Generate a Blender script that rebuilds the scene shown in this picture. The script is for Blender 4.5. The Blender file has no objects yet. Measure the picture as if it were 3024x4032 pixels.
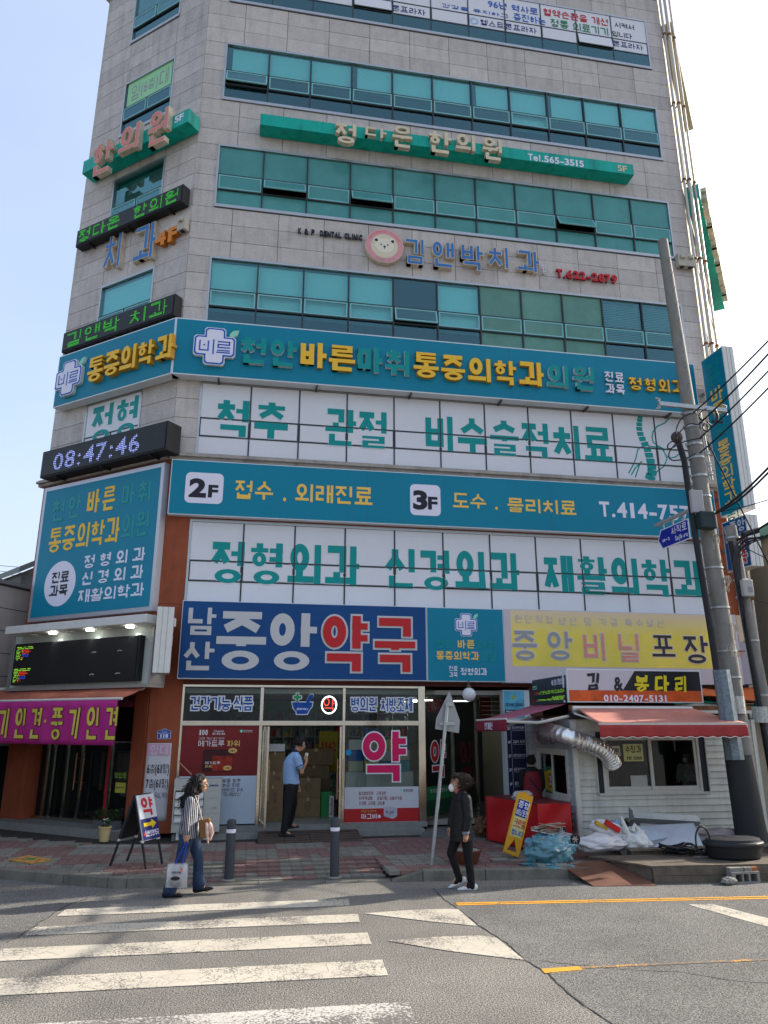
import bpy, bmesh, math, random
from mathutils import Matrix, Vector, noise
random.seed(7)
S = bpy.context.scene
COL = S.collection
R = math.radians

# ------------------------------------------------------------------ camera, sky, sun, exposure
CAM = Vector((2.103, -17.101, 2.4)); F_PX = 2900.0; TILT = R(16.0); YAW = R(10.1)
cd = bpy.data.cameras.new('camera'); cam = bpy.data.objects.new('camera', cd); COL.objects.link(cam)
cam.location = CAM; cam.rotation_euler = (R(90) + TILT, 0, -YAW)
cd.sensor_fit = 'VERTICAL'; cd.sensor_height = 36; cd.sensor_width = 27; cd.lens = F_PX / 4032 * 36
cd.clip_start = 0.1; cd.clip_end = 3000
S.camera = cam

SUN_EL, SUN_AZ = 31.0, 76.0        # azimuth clockwise from +Y
W = bpy.data.worlds.new('World'); S.world = W; W.use_nodes = True
nt = W.node_tree; N = nt.nodes; L = nt.links; N.clear()
out = N.new('ShaderNodeOutputWorld'); bg = N.new('ShaderNodeBackground')
sky = N.new('ShaderNodeTexSky'); sky.sky_type = 'NISHITA'; sky.sun_disc = False
sky.sun_elevation = R(SUN_EL); sky.sun_rotation = R(SUN_AZ); sky.air_density = 1.3; sky.dust_density = 4.0; sky.ozone_density = 2.0
tc = N.new('ShaderNodeTexCoord'); mp = N.new('ShaderNodeMapping'); mp.inputs['Scale'].default_value = (1.2, 1.2, 2.6)
cn = N.new('ShaderNodeTexNoise'); cn.inputs['Scale'].default_value = 1.6; cn.inputs['Detail'].default_value = 5; cn.inputs['Roughness'].default_value = .55
cr = N.new('ShaderNodeMapRange'); cr.inputs[1].default_value = .35; cr.inputs[2].default_value = .75; cr.inputs[3].default_value = .38; cr.inputs[4].default_value = .62
hz = N.new('ShaderNodeMix'); hz.data_type = 'RGBA'; hz.inputs[7].default_value = (2.35, 2.65, 3.4, 1)
L.new(tc.outputs['Generated'], mp.inputs['Vector']); L.new(mp.outputs[0], cn.inputs['Vector']); L.new(cn.outputs['Fac'], cr.inputs[0])
L.new(cr.outputs[0], hz.inputs[0]); L.new(sky.outputs[0], hz.inputs[6]); L.new(hz.outputs[2], bg.inputs['Color'])
bg.inputs['Strength'].default_value = 0.12
L.new(bg.outputs[0], out.inputs[0])
sd = bpy.data.lights.new('sun', 'SUN'); sd.energy = 3.2; sd.angle = R(0.6); sd.color = (1, .92, .80)
sun = bpy.data.objects.new('sun', sd); COL.objects.link(sun)
sun.rotation_euler = (R(90 - SUN_EL), 0, R(180 - SUN_AZ)); sun.location = (30, 10, 30)
S.view_settings.view_transform = 'Standard'; S.view_settings.look = 'None'; S.view_settings.gamma = 1
S.view_settings.exposure = 1.48; S.view_settings.use_curve_mapping = False
S.render.engine = 'CYCLES'; S.cycles.max_bounces = 8; S.cycles.transparent_max_bounces = 12

# ------------------------------------------------------------------ measuring planes from the photograph
_cy, _sy, _ct, _st = math.cos(YAW), math.sin(YAW), math.cos(TILT), math.sin(TILT)
C_R = Vector((_cy, -_sy, 0)); C_F = Vector((_sy * _ct, _cy * _ct, _st)); C_U = Vector((-_sy * _st, -_cy * _st, _ct))
def ray(x, y): return C_F + C_R * ((x - 1512) / F_PX) + C_U * ((2016 - y) / F_PX)
def G(x, y, z=0.0):
    d = ray(x, y); return CAM + d * ((z - CAM.z) / d.z)
class Frame:
    """wall frame: local x along the wall, local -y outward, z up"""
    def __init__(s, ox, oy, deg):
        s.m = Matrix.Translation((ox, oy, 0)) @ Matrix.Rotation(R(deg), 4, 'Z'); s.i = s.m.inverted()
    def px(s, x, y, off=0.0):
        o = s.i @ CAM; d = s.i.to_3x3() @ ray(x, y); t = (-off - o.y) / d.y; p = o + d * t
        return p.x, p.z
def SZ(fr, f, x0, yt, yb, x1, off):
    """rectangle (u0, ztop, u1, zbottom) from the left end of a level line of writing and the x of its right end"""
    u0, z1 = fr.px(*f(x0, yt), off); z0 = fr.px(*f(x0, yb), off)[1]; X = f(x1, 0)[0]; lo, hi = -1500, 4500
    for _ in range(40):
        m = (lo+hi)/2
        if fr.px(X, m, off)[1] > z1: lo = m
        else: hi = m
    return u0, z1, fr.px(X, m, off)[0], z0
M = Frame(0, 0, 0); K = Frame(0, 0, -38.7)
SW = Frame(14.45, 0, 90 - 39.5)
def crop(ox, oy, s): return lambda x, y: (ox + x * s, oy + y * s)
_s = 1008 / 1659
cA, cB, cC = crop(0, 0, _s), crop(1008, 0, _s), crop(2016, 0, _s)
cD, cE, cF = crop(0, 1000, _s), crop(1008, 1000, _s), crop(2016, 1000, _s)
g1, g2, g3, g4 = crop(0, 1900, 800/1659), crop(700, 2000, 800/1659), crop(1400, 2000, 800/1659), crop(2200, 1900, 824/1659)
g5, g6, g7 = crop(0, 2600, 750/1659), crop(650, 2650, 700/1659), crop(1300, 2650, 700/1659)
g8, g9 = crop(1900, 2600, 600/1475), crop(2400, 2600, 624/1534)
h1, h2, h3, h4, h5 = crop(1960, 2940, 400/1659), crop(1860, 2580, 500/1659), crop(2260, 2800, 600/1659), crop(2650, 2500, 374/1655), crop(1680, 2700, 320/1416)
r1, r2, r3 = crop(0, 3300, 1512/1659), crop(1512, 3300, 1512/1659), crop(2400, 3150, 624/1659)
cP, cQ = crop(2550, 1500, 474/1311), crop(2820, 1900, 204/564)
cN = crop(1020, 2800, 360/1531)

# ------------------------------------------------------------------ materials
MATS = {}
def P(name, col, rough=.6, metal=0, var=0, vs=8, bump=0, bs=60, rand=0, emit=None, es=1, spec=.22, streak=0, coat=0, alpha=None):
    if name in MATS: return MATS[name]
    m = bpy.data.materials.new(name); m.use_nodes = True; n = m.node_tree.nodes; l = m.node_tree.links
    b = n['Principled BSDF']; c = (*col, 1)
    b.inputs['Base Color'].default_value = c; b.inputs['Roughness'].default_value = rough; b.inputs['Metallic'].default_value = metal
    b.inputs['Specular IOR Level'].default_value = .5 if metal else spec
    if coat: b.inputs['Coat Weight'].default_value = coat
    if alpha is not None: b.inputs['Alpha'].default_value = alpha
    t = n.new('ShaderNodeTexCoord'); src = None
    def mult(prev, facsock, lo, hi):
        r = n.new('ShaderNodeMapRange'); r.inputs[3].default_value = lo; r.inputs[4].default_value = hi; l.new(facsock, r.inputs[0])
        h = n.new('ShaderNodeVectorMath'); h.operation = 'SCALE'
        if prev is None: h.inputs[0].default_value = col
        else: l.new(prev, h.inputs[0])
        l.new(r.outputs[0], h.inputs['Scale']); return h.outputs[0]
    if var:
        x = n.new('ShaderNodeTexNoise'); x.inputs['Scale'].default_value = vs; x.inputs['Detail'].default_value = 6; x.inputs['Roughness'].default_value = .65
        g = n.new('ShaderNodeNewGeometry'); l.new(g.outputs['Position'], x.inputs['Vector'])
        r = n.new('ShaderNodeMapRange'); r.inputs[1].default_value = .3; r.inputs[2].default_value = .7; l.new(x.outputs['Fac'], r.inputs[0])
        src = mult(src, r.outputs[0], 1 - var, 1 + var)
    if streak:
        g = n.new('ShaderNodeNewGeometry'); mpn = n.new('ShaderNodeMapping'); mpn.inputs['Scale'].default_value = (3.2, 3.2, .35)
        x = n.new('ShaderNodeTexNoise'); x.inputs['Scale'].default_value = 1.5; x.inputs['Detail'].default_value = 5
        l.new(g.outputs['Position'], mpn.inputs[0]); l.new(mpn.outputs[0], x.inputs['Vector'])
        r = n.new('ShaderNodeMapRange'); r.inputs[1].default_value = .5; r.inputs[2].default_value = .75; l.new(x.outputs['Fac'], r.inputs[0])
        src = mult(src, r.outputs[0], 1, 1 - streak)
    if rand:
        o = n.new('ShaderNodeObjectInfo'); src = mult(src, o.outputs['Random'], 1 - rand, 1 + rand)
    if src is not None: l.new(src, b.inputs['Base Color'])
    if bump:
        x = n.new('ShaderNodeTexNoise'); x.inputs['Scale'].default_value = bs; x.inputs['Detail'].default_value = 4
        l.new(t.outputs['Object'], x.inputs['Vector'])
        bb = n.new('ShaderNodeBump'); bb.inputs['Strength'].default_value = bump; bb.inputs['Distance'].default_value = .02
        l.new(x.outputs['Fac'], bb.inputs['Height']); l.new(bb.outputs[0], b.inputs['Normal'])
    if emit:
        b.inputs['Emission Color'].default_value = (*emit, 1); b.inputs['Emission Strength'].default_value = es
    MATS[name] = m; return m
def glassmat(name, tint, refl=.1, rough=.02, refc=(.9, .95, 1)):
    if name in MATS: return MATS[name]
    m = bpy.data.materials.new(name); m.use_nodes = True; n = m.node_tree.nodes; l = m.node_tree.links; n.clear()
    o = n.new('ShaderNodeOutputMaterial'); tr = n.new('ShaderNodeBsdfTransparent'); gl = n.new('ShaderNodeBsdfGlossy'); mx = n.new('ShaderNodeMixShader')
    tr.inputs[0].default_value = (*[c_**.5 for c_ in tint], 1); gl.inputs['Roughness'].default_value = rough; gl.inputs['Color'].default_value = (*refc, 1)
    lw = n.new('ShaderNodeLayerWeight'); fr = n.new('ShaderNodeMath'); fr.operation = 'POWER'; fr.inputs[1].default_value = 4; l.new(lw.outputs['Facing'], fr.inputs[0])
    ad = n.new('ShaderNodeMath'); ad.operation = 'ADD'; ad.inputs[1].default_value = refl*.6+.02; ad.use_clamp = True
    l.new(fr.outputs[0], ad.inputs[0]); l.new(ad.outputs[0], mx.inputs[0]); l.new(tr.outputs[0], mx.inputs[1]); l.new(gl.outputs[0], mx.inputs[2])
    # slightly uneven float glass: wavy reflections
    x = n.new('ShaderNodeTexNoise'); x.inputs['Scale'].default_value = 1.3; bb = n.new('ShaderNodeBump'); bb.inputs['Strength'].default_value = .05
    g = n.new('ShaderNodeNewGeometry'); l.new(g.outputs['Position'], x.inputs['Vector']); l.new(x.outputs['Fac'], bb.inputs['Height']); l.new(bb.outputs[0], gl.inputs['Normal'])
    l.new(mx.outputs[0], o.inputs[0]); MATS[name] = m; return m
def ledmat(name, col, es=1.6, k=34):
    if name in MATS: return MATS[name]
    m = P(name, (.01, .012, .012), .5); n = m.node_tree.nodes; l = m.node_tree.links; b = n['Principled BSDF']
    t = n.new('ShaderNodeTexCoord'); s = n.new('ShaderNodeMapping'); s.inputs['Scale'].default_value = (1, 0, 1)
    v = n.new('ShaderNodeTexVoronoi'); v.inputs['Scale'].default_value = k; v.inputs['Randomness'].default_value = 0
    c = n.new('ShaderNodeMath'); c.operation = 'LESS_THAN'; c.inputs[1].default_value = .34
    e = n.new('ShaderNodeMath'); e.operation = 'MULTIPLY'; e.inputs[1].default_value = es
    l.new(t.outputs['Object'], s.inputs[0]); l.new(s.outputs[0], v.inputs['Vector']); l.new(v.outputs['Distance'], c.inputs[0]); l.new(c.outputs[0], e.inputs[0])
    b.inputs['Emission Color'].default_value = (*col, 1); l.new(e.outputs[0], b.inputs['Emission Strength']); return m

# ------------------------------------------------------------------ mesh collecting
class MB:
    def __init__(s): s.v = []; s.f = []; s.mi = []
    def add(s, vs, fs, mi=0, T=None):
        o = len(s.v)
        for p in vs:
            p = Vector(p); s.v.append(T @ p if T else p)
        for f in fs: s.f.append([i + o for i in f]); s.mi.append(mi)
    def box(s, x0, x1, y0, y1, z0, z1, mi=0, T=None):
        vs = [(x0,y0,z0),(x1,y0,z0),(x1,y1,z0),(x0,y1,z0),(x0,y0,z1),(x1,y0,z1),(x1,y1,z1),(x0,y1,z1)]
        s.add(vs, [(0,3,2,1),(4,5,6,7),(0,1,5,4),(1,2,6,5),(2,3,7,6),(3,0,4,7)], mi, T); return s
    def prism(s, pts, y0, y1, mi=0, side=None, T=None):
        """polygon given in (x,z), counter-clockwise seen from -y; extruded from y0 (front) to y1 (back)"""
        n = len(pts); vs = [(x, y0, z) for x, z in pts] + [(x, y1, z) for x, z in pts]
        s.add(vs, [list(range(n))], mi, T)
        s.add(vs, [list(range(2*n-1, n-1, -1))] + [(i, i+n, (i+1)%n+n, (i+1)%n) for i in range(n)], mi if side is None else side, T); return s
    def slab(s, pts, z0, z1, mi=0, T=None):
        n = len(pts); vs = [(x, y, z0) for x, y in pts] + [(x, y, z1) for x, y in pts]
        s.add(vs, [list(range(n-1, -1, -1)), list(range(n, 2*n))] + [(i, (i+1)%n, (i+1)%n+n, i+n) for i in range(n)], mi, T); return s
    def tube(s, pts, r, n=8, mi=0, caps=True, T=None, ell=1.0):
        pts = [Vector(p) for p in pts]; rs = r if isinstance(r, (list, tuple)) else [r]*len(pts)
        vs = []; fs = []; up = None
        for i, p in enumerate(pts):
            d = (pts[min(i+1, len(pts)-1)] - pts[max(i-1, 0)]); d = d.normalized() if d.length > 1e-9 else Vector((0,0,1))
            if up is None: up = Vector((0,0,1)) if abs(d.z) < .9 else Vector((0,1,0))
            a = d.cross(up).normalized(); b = a.cross(d).normalized(); up = b
            for k in range(n):
                t = 2*math.pi*k/n; vs.append(p + a*math.cos(t)*rs[i] + b*math.sin(t)*rs[i]*ell)
        for i in range(len(pts)-1):
            for k in range(n): fs.append((i*n+k, i*n+(k+1)%n, (i+1)*n+(k+1)%n, (i+1)*n+k))
        if caps: fs.append(list(range(n-1, -1, -1))); fs.append([(len(pts)-1)*n+k for k in range(n)])
        s.add(vs, fs, mi, T); return s
    def lathe(s, prof, c=(0,0,0), n=16, mi=0, T=None):
        vs = []; fs = []
        for r_, z in prof:
            for k in range(n):
                t = 2*math.pi*k/n; vs.append((c[0]+r_*math.cos(t), c[1]+r_*math.sin(t), c[2]+z))
        for i in range(len(prof)-1):
            for k in range(n): fs.append((i*n+k, i*n+(k+1)%n, (i+1)*n+(k+1)%n, (i+1)*n+k))
        fs.append(list(range(n-1, -1, -1))); fs.append([(len(prof)-1)*n+k for k in range(n)])
        s.add(vs, fs, mi, T); return s
    def ball(s, c, r, n=12, mi=0, T=None):
        rx, ry, rz = r if isinstance(r, tuple) else (r, r, r); h = max(4, n//2)
        m2 = Matrix.Translation(c) @ Matrix.Diagonal((rx, ry, rz, 1)); T2 = (T @ m2) if T else m2
        prof = [(math.sin(math.pi*i/h)*.9999+1e-5, -math.cos(math.pi*i/h)) for i in range(h+1)]
        return s.lathe(prof, (0,0,0), n, mi, T2)
    def sheet(s, fn, nu, nv, mi=0, thick=0, T=None):
        """curved sheet from fn(a,b)->(x,y,z), a,b in 0..1; thickness along local -y"""
        vs = [fn(i/nu, j/nv) for j in range(nv+1) for i in range(nu+1)]
        q = [(j*(nu+1)+i, j*(nu+1)+i+1, (j+1)*(nu+1)+i+1, (j+1)*(nu+1)+i) for j in range(nv) for i in range(nu)]
        s.add(vs, q, mi, T)
        if thick:
            s.add([(x, y+thick, z) for x, y, z in vs], [f[::-1] for f in q], mi, T)
        return s
WM = {}
def place(o, W_, parent):
    WM[o] = W_
    if parent is not None:
        o.parent = parent; o.matrix_basis = WM[parent].inverted() @ W_
    else: o.matrix_basis = W_
def meta(o, label=None, cat=None, group=None, kind=None):
    if label: o['label'] = label
    if cat: o['category'] = cat
    if group: o['group'] = group
    if kind: o['kind'] = kind
    return o
def mkmesh(name, mb, mats, c, smooth=False, auto=False):
    me = bpy.data.meshes.new(name); me.from_pydata([tuple(p - c) for p in mb.v], [], mb.f)
    for m in (mats if isinstance(mats, (list, tuple)) else [mats]): me.materials.append(m)
    if any(mb.mi): me.polygons.foreach_set('material_index', mb.mi)
    if smooth:
        me.polygons.foreach_set('use_smooth', [True]*len(me.polygons))
        if auto:
            bm = bmesh.new(); bm.from_mesh(me)
            for e in bm.edges:
                if len(e.link_faces) == 2 and e.calc_face_angle(0) > .6: e.smooth = False
            bm.to_mesh(me); bm.free()
    me.update(); return me
def obj(name, mb, mats, parent=None, fr=None, label=None, cat=None, group=None, kind=None, smooth=False, auto=True, bevel=0):
    if not mb.v: return None
    xs = [p.x for p in mb.v]; ys = [p.y for p in mb.v]; zs = [p.z for p in mb.v]
    c = Vector(((min(xs)+max(xs))/2, (min(ys)+max(ys))/2, min(zs)))
    me = mkmesh(name, mb, mats, c, smooth, auto)
    o = bpy.data.objects.new(name, me); COL.objects.link(o)
    fm = fr.m if isinstance(fr, Frame) else (fr if fr is not None else Matrix.Identity(4))
    place(o, fm @ Matrix.Translation(c), parent)
    if bevel:
        b = o.modifiers.new('bevel', 'BEVEL'); b.width = bevel; b.segments = 2; b.limit_method = 'ANGLE'
    return meta(o, label, cat, group, kind)
def inst(name, me, W_, parent=None, **k):
    o = bpy.data.objects.new(name, me); COL.objects.link(o); place(o, W_, parent); return meta(o, **k)
def thing(name, loc, label, cat, fr=None, group=None, kind=None):
    o = bpy.data.objects.new(name, None); COL.objects.link(o); o.empty_display_size = .1
    fm = fr.m if isinstance(fr, Frame) else (fr if fr is not None else Matrix.Identity(4))
    place(o, fm @ Matrix.Translation(loc), None); return meta(o, label, cat, group, kind)
def bx(name, x0, x1, y0, y1, z0, z1, mat, parent=None, fr=None, **k):
    return obj(name, MB().box(x0, x1, y0, y1, z0, z1), mat, parent, fr, **k)

# ------------------------------------------------------------------ lettering (own Hangul stroke builder)
CH = 'ㄱㄲㄴㄷㄸㄹㅁㅂㅃㅅㅆㅇㅈㅉㅊㅋㅌㅍㅎ'
JU = 'ㅏㅐㅑㅒㅓㅔㅕㅖㅗㅘㅙㅚㅛㅜㅝㅞㅟㅠㅡㅢㅣ'
JO = ['', 'ㄱ', 'ㄲ', 'ㄳ', 'ㄴ', 'ㄵ', 'ㄶ', 'ㄷ', 'ㄹ', 'ㄺ', 'ㄻ', 'ㄼ', 'ㄽ', 'ㄾ', 'ㄿ', 'ㅀ', 'ㅁ', 'ㅂ', 'ㅄ', 'ㅅ', 'ㅆ', 'ㅇ', 'ㅈ', 'ㅊ', 'ㅋ', 'ㅌ', 'ㅍ', 'ㅎ']
NH = {'ㄱ':1.6,'ㄴ':1.6,'ㄷ':2,'ㄹ':3,'ㅁ':2,'ㅂ':2,'ㅅ':1.5,'ㅇ':2,'ㅈ':2,'ㅊ':2.6,'ㅋ':2,'ㅌ':3,'ㅍ':2,'ㅎ':3.6}
PL = {'ㄱ':[[(0,1),(1,1),(1,0)]], 'ㄴ':[[(0,1),(0,0),(1,0)]], 'ㄷ':[[(1,1),(0,1),(0,0),(1,0)]],
      'ㄹ':[[(0,1),(1,1),(1,.5),(0,.5),(0,0),(1,0)]], 'ㅁ':[[(0,0),(0,1),(1,1),(1,0),(0,0)]],
      'ㅂ':[[(0,1),(0,0),(1,0),(1,1)],[(0,.52),(1,.52)]], 'ㅅ':[[(.5,1),(.5,.62),(0,0)],[(.5,.62),(1,0)]],
      'ㅈ':[[(0,1),(1,1)],[(.5,1),(.5,.6),(0,0)],[(.5,.6),(1,0)]],
      'ㅊ':[[(.5,1.0),(.5,.75)],[(0,.74),(1,.74)],[(.5,.74),(.5,.5),(0,0)],[(.5,.5),(1,0)]],
      'ㅋ':[[(0,1),(1,1),(1,0)],[(0,.5),(1,.5)]], 'ㅌ':[[(1,1),(0,1),(0,0),(1,0)],[(0,.5),(1,.5)]],
      'ㅍ':[[(0,1),(1,1)],[(0,0),(1,0)],[(.28,1),(.28,0)],[(.72,1),(.72,0)]],
      'ㅎ':[[(.5,1),(.5,.8)],[(0,.74),(1,.74)]]}
def cons(j, x0, y0, x1, y1, t):
    if j in 'ㄲㄸㅃㅆㅉ':
        b = {'ㄲ':'ㄱ','ㄸ':'ㄷ','ㅃ':'ㅂ','ㅆ':'ㅅ','ㅉ':'ㅈ'}[j]; m = (x0+x1)/2; g = t*.25
        return cons(b, x0, y0, m-g, y1, t*.8) + cons(b, m+g, y0, x1, y1, t*.8)
    ty = min(t, (y1-y0)/(1.3*NH[j])); tx = min(t, (x1-x0)/2.6); o = []
    if j == 'ㅇ': return [('o', (x0+x1)/2, (y0+y1)/2, (x1-x0)/2, (y1-y0)/2, min(tx, (x1-x0)*.36), min(ty*1.1, (y1-y0)*.34))]
    for pl in PL[j]:
        o.append(('l', [(x0+tx/2+(x1-x0-tx)*a, y0+ty/2+(y1-y0-ty)*b) for a, b in pl], tx, ty))
    if j == 'ㅎ':
        yt = y0+(y1-y0)*.60; o.append(('o', (x0+x1)/2, (y0+yt)/2, (x1-x0)*.40, (yt-y0)/2, tx*.95, min(ty, (yt-y0)*.33)))
    return o
def ln(pts, tx, ty): return ('l', pts, tx, ty)
def glyph(c, t):
    """strokes of one Hangul syllable in the unit cell, t = stroke width"""
    k = ord(c) - 0xAC00; ch, ju, jo = CH[k//588], JU[k%588//28], JO[k%28]; o = []
    lo = .40 if jo else .03
    h = t/2
    if ju in 'ㅏㅐㅑㅒㅓㅔㅕㅖㅣ':
        two = ju in 'ㅐㅒㅔㅖ'; xv = .93-h if ju in 'ㅓㅕㅣ' else .80-h*.4
        if two: xv = .97-h
        xs = [xv] if not two else [xv-.20, xv]
        for x in xs: o.append(ln([(x, lo+h), (x, .98-h)], t*.95, t))
        ym = (lo+.98)/2; d = .10 if jo else .15; x1 = .54 if ju != 'ㅣ' else .62
        if two: x1 = .46
        tt = min(t, .62*d*2)
        if ju in 'ㅏㅑ':
            for y in ([ym] if ju == 'ㅏ' else [ym-d, ym+d]): o.append(ln([(xv, y), (1.0-h, y)], t, tt))
        elif ju in 'ㅓㅕ':
            for y in ([ym] if ju == 'ㅓ' else [ym-d, ym+d]): o.append(ln([(xv-.17, y), (xv, y)], t, tt))
            x1 = .52
        elif ju in 'ㅐㅒ':
            for y in ([ym] if ju == 'ㅐ' else [ym-d, ym+d]): o.append(ln([(xs[0], y), (xs[1], y)], t, tt))
        elif ju in 'ㅔㅖ':
            for y in ([ym] if ju == 'ㅔ' else [ym-d, ym+d]): o.append(ln([(xs[0]-.14, y), (xs[0], y)], t, tt))
            x1 = .44
        o += cons(ch, .04, lo+(.02 if jo else .10), x1, .96 if jo else .92, t)
    elif ju in 'ㅗㅛㅜㅠㅡ':
        yb = .40 if jo else .10
        if ju in 'ㅜㅠ' and not jo: yb = .36
        if ju in 'ㅜㅠ' and jo: yb = .50
        ty = min(t, .14 if jo else .2)
        o.append(ln([(.02+h, yb), (.98-h, yb)], t, ty))
        top = yb
        if ju in 'ㅗㅛ':
            for x in ([.5] if ju == 'ㅗ' else [.34, .66]): o.append(ln([(x, yb), (x, yb+(.12 if jo else .22))], t, ty))
            top = yb+(.19 if jo else .27)
        elif ju in 'ㅜㅠ':
            for x in ([.5] if ju == 'ㅜ' else [.34, .66]): o.append(ln([(x, yb), (x, (.40 if jo else .03)+ty/2)], t, ty))
            top = yb+ty*.8+.02
        else: top = yb+ty*.8+.04
        o += cons(ch, .12, top, .88, .98, t)
    else:
        yb = .44 if jo else .16; ty = min(t, .13 if jo else .17); first = {'ㅘ':'ㅗ','ㅙ':'ㅗ','ㅚ':'ㅗ','ㅝ':'ㅜ','ㅞ':'ㅜ','ㅟ':'ㅜ','ㅢ':'ㅡ'}[ju]
        xv = .82 if ju in 'ㅘ' else .92-h*.6
        o.append(ln([(xv, (.36 if jo else .03)+h), (xv, .98-h)], t*.95, t))
        if ju == 'ㅘ': o.append(ln([(xv, .62 if jo else .5), (1-h, .62 if jo else .5)], t, min(t, .14)))
        if ju == 'ㅝ': o.append(ln([(xv-.14, yb-.0+.14), (xv, yb+.14)], t, min(t, .09)))
        if ju in 'ㅙㅞ': o.append(ln([(xv-.17, (.36 if jo else .03)+h), (xv-.17, .98-h)], t*.9, t))
        if first == 'ㅜ' : yb = .50 if jo else .34
        x2 = .66
        o.append(ln([(.02+h, yb), (x2, yb)], t, ty)); top = yb+ty*.8
        if first == 'ㅗ': o.append(ln([(.35, yb), (.35, yb+.12)], t, ty)); top = yb+.17
        if first == 'ㅜ': o.append(ln([(.36, yb), (.36, (.38 if jo else .04)+ty/2)], t, ty))
        o += cons(ch, .08, top, .62, .98, t)
    if jo == 'ㄻ': o += cons('ㄹ', .06, .02, .46, .335, t*.7) + cons('ㅁ', .54, .02, .94, .335, t*.7)
    elif jo: o += cons(jo, .14, .02, .86, .335, t)
    return o
def strokes(mb, c, x, z, w, h, t, yf, yb, mi=0, side=None, e=0.0, skew=0, seg=20):
    """add syllable c in the cell (x,z,w,h) metres, faces at y=yf, back at yb; e grows the outline"""
    k = 0; sc = min(w, h); side = mi if side is None else side
    for q in glyph(c, t):
        k += 1; y = yf - k*.0007
        if q[0] == 'l':
            pts = [(x+a*w, z+b*h) for a, b in q[1]]; tx, ty = q[2]*sc, q[3]*sc
            tx, ty = tx*(w/sc)**.4, ty*(h/sc)**.4
            for (ax, az), (bx_, bz) in zip(pts, pts[1:]):
                k += .25; y = yf - k*.0007
                dx, dz = bx_-ax, bz-az; d = math.hypot(dx, dz)
                if d < 1e-6: continue
                vert = abs(dx) < 1e-6; hor = abs(dz) < 1e-6
                wd = (tx if vert else ty if hor else (tx+ty)/2)/2 + e; ex = ((ty if vert else tx if hor else ty*.5)/2) + e
                ux, uz = dx/d, dz/d; nx, nz = -uz, ux
                P4 = [(ax-ux*ex-nx*wd, az-uz*ex-nz*wd), (bx_+ux*ex-nx*wd, bz+uz*ex-nz*wd), (bx_+ux*ex+nx*wd, bz+uz*ex+nz*wd), (ax-ux*ex+nx*wd, az-uz*ex+nz*wd)]
                mb.prism([(a+skew*(b-z), b) for a, b in P4], y, yb, mi, side)
        else:
            _, cx, cz, rx, rz, tx, tz = q; n = seg; cx = x+cx*w; cz = z+cz*h; rx *= w; rz *= h; tx *= sc; tz *= sc
            tx, tz = tx*(w/sc)**.4, tz*(h/sc)**.4
            tx = min(tx, rx*.72); tz = min(tz, rz*.72)
            O = [(cx+(rx+e)*math.cos(2*math.pi*i/n), cz+(rz+e)*math.sin(2*math.pi*i/n)) for i in range(n)]
            I = [(cx+max(.001, rx-tx-e)*math.cos(2*math.pi*i/n), cz+max(.001, rz-tz-e)*math.sin(2*math.pi*i/n)) for i in range(n)]
            vs = [(a, y, b) for a, b in O]+[(a, y, b) for a, b in I]+[(a, yb, b) for a, b in O]+[(a, yb, b) for a, b in I]
            fs = []; fo = []
            for i in range(n):
                j = (i+1) % n; fs.append((i, j, n+j, n+i)); fo += [(i, 2*n+i, 2*n+j, j), (n+i, n+j, 3*n+j, 3*n+i)]
            mb.add(vs, fs, mi); mb.add(vs, fo, side)
LAT = {}; LXF = [1.25]
def latin(mb, c, x, z, w, h, bold, yf, yb, mi=0, side=None):
    key = (c, bold)
    if key not in LAT:
        cu = bpy.data.curves.new('t', 'FONT'); cu.body = c; cu.offset = bold; cu.extrude = .5; cu.resolution_u = 3
        o = bpy.data.objects.new('t', cu); me = bpy.data.meshes.new_from_object(o)
        LAT[key] = ([v.co.copy() for v in me.vertices], [(list(p.vertices), abs(p.normal.z) > .5) for p in me.polygons])
        bpy.data.objects.remove(o); bpy.data.meshes.remove(me)
    vs, fs = LAT[key]
    if not vs: return
    x0 = min(v.x for v in vs); x1 = max(v.x for v in vs)
    H = .73; wid = x1-x0; sx = min(w/max(wid, .3), h/H*LXF[0]); sz = h/H; ox = x+(w-wid*sx)/2
    P3 = [(ox+(v.x-x0)*sx, yf+(yb-yf)*(.5-v.z), z+v.y*sz) for v in vs]
    for f, fr_ in fs: mb.add([P3[i] for i in f], [list(range(len(f)))], mi if fr_ else (mi if side is None else side))
ADV = {' ': .38, '.': .32, ',': .3, '-': .5, '(': .34, ')': .34, '1': .5, 'I': .3, 'i': .3, 'l': .3, 'j': .3, '·': .34, "'": .2, 'M': .8, 'm': .8, '&': .72, '/': .4, ':': .34}
def adv(c):
    if '\uac00' <= c <= '\ud7a3': return 1.0
    return ADV.get(c, .58)
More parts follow.
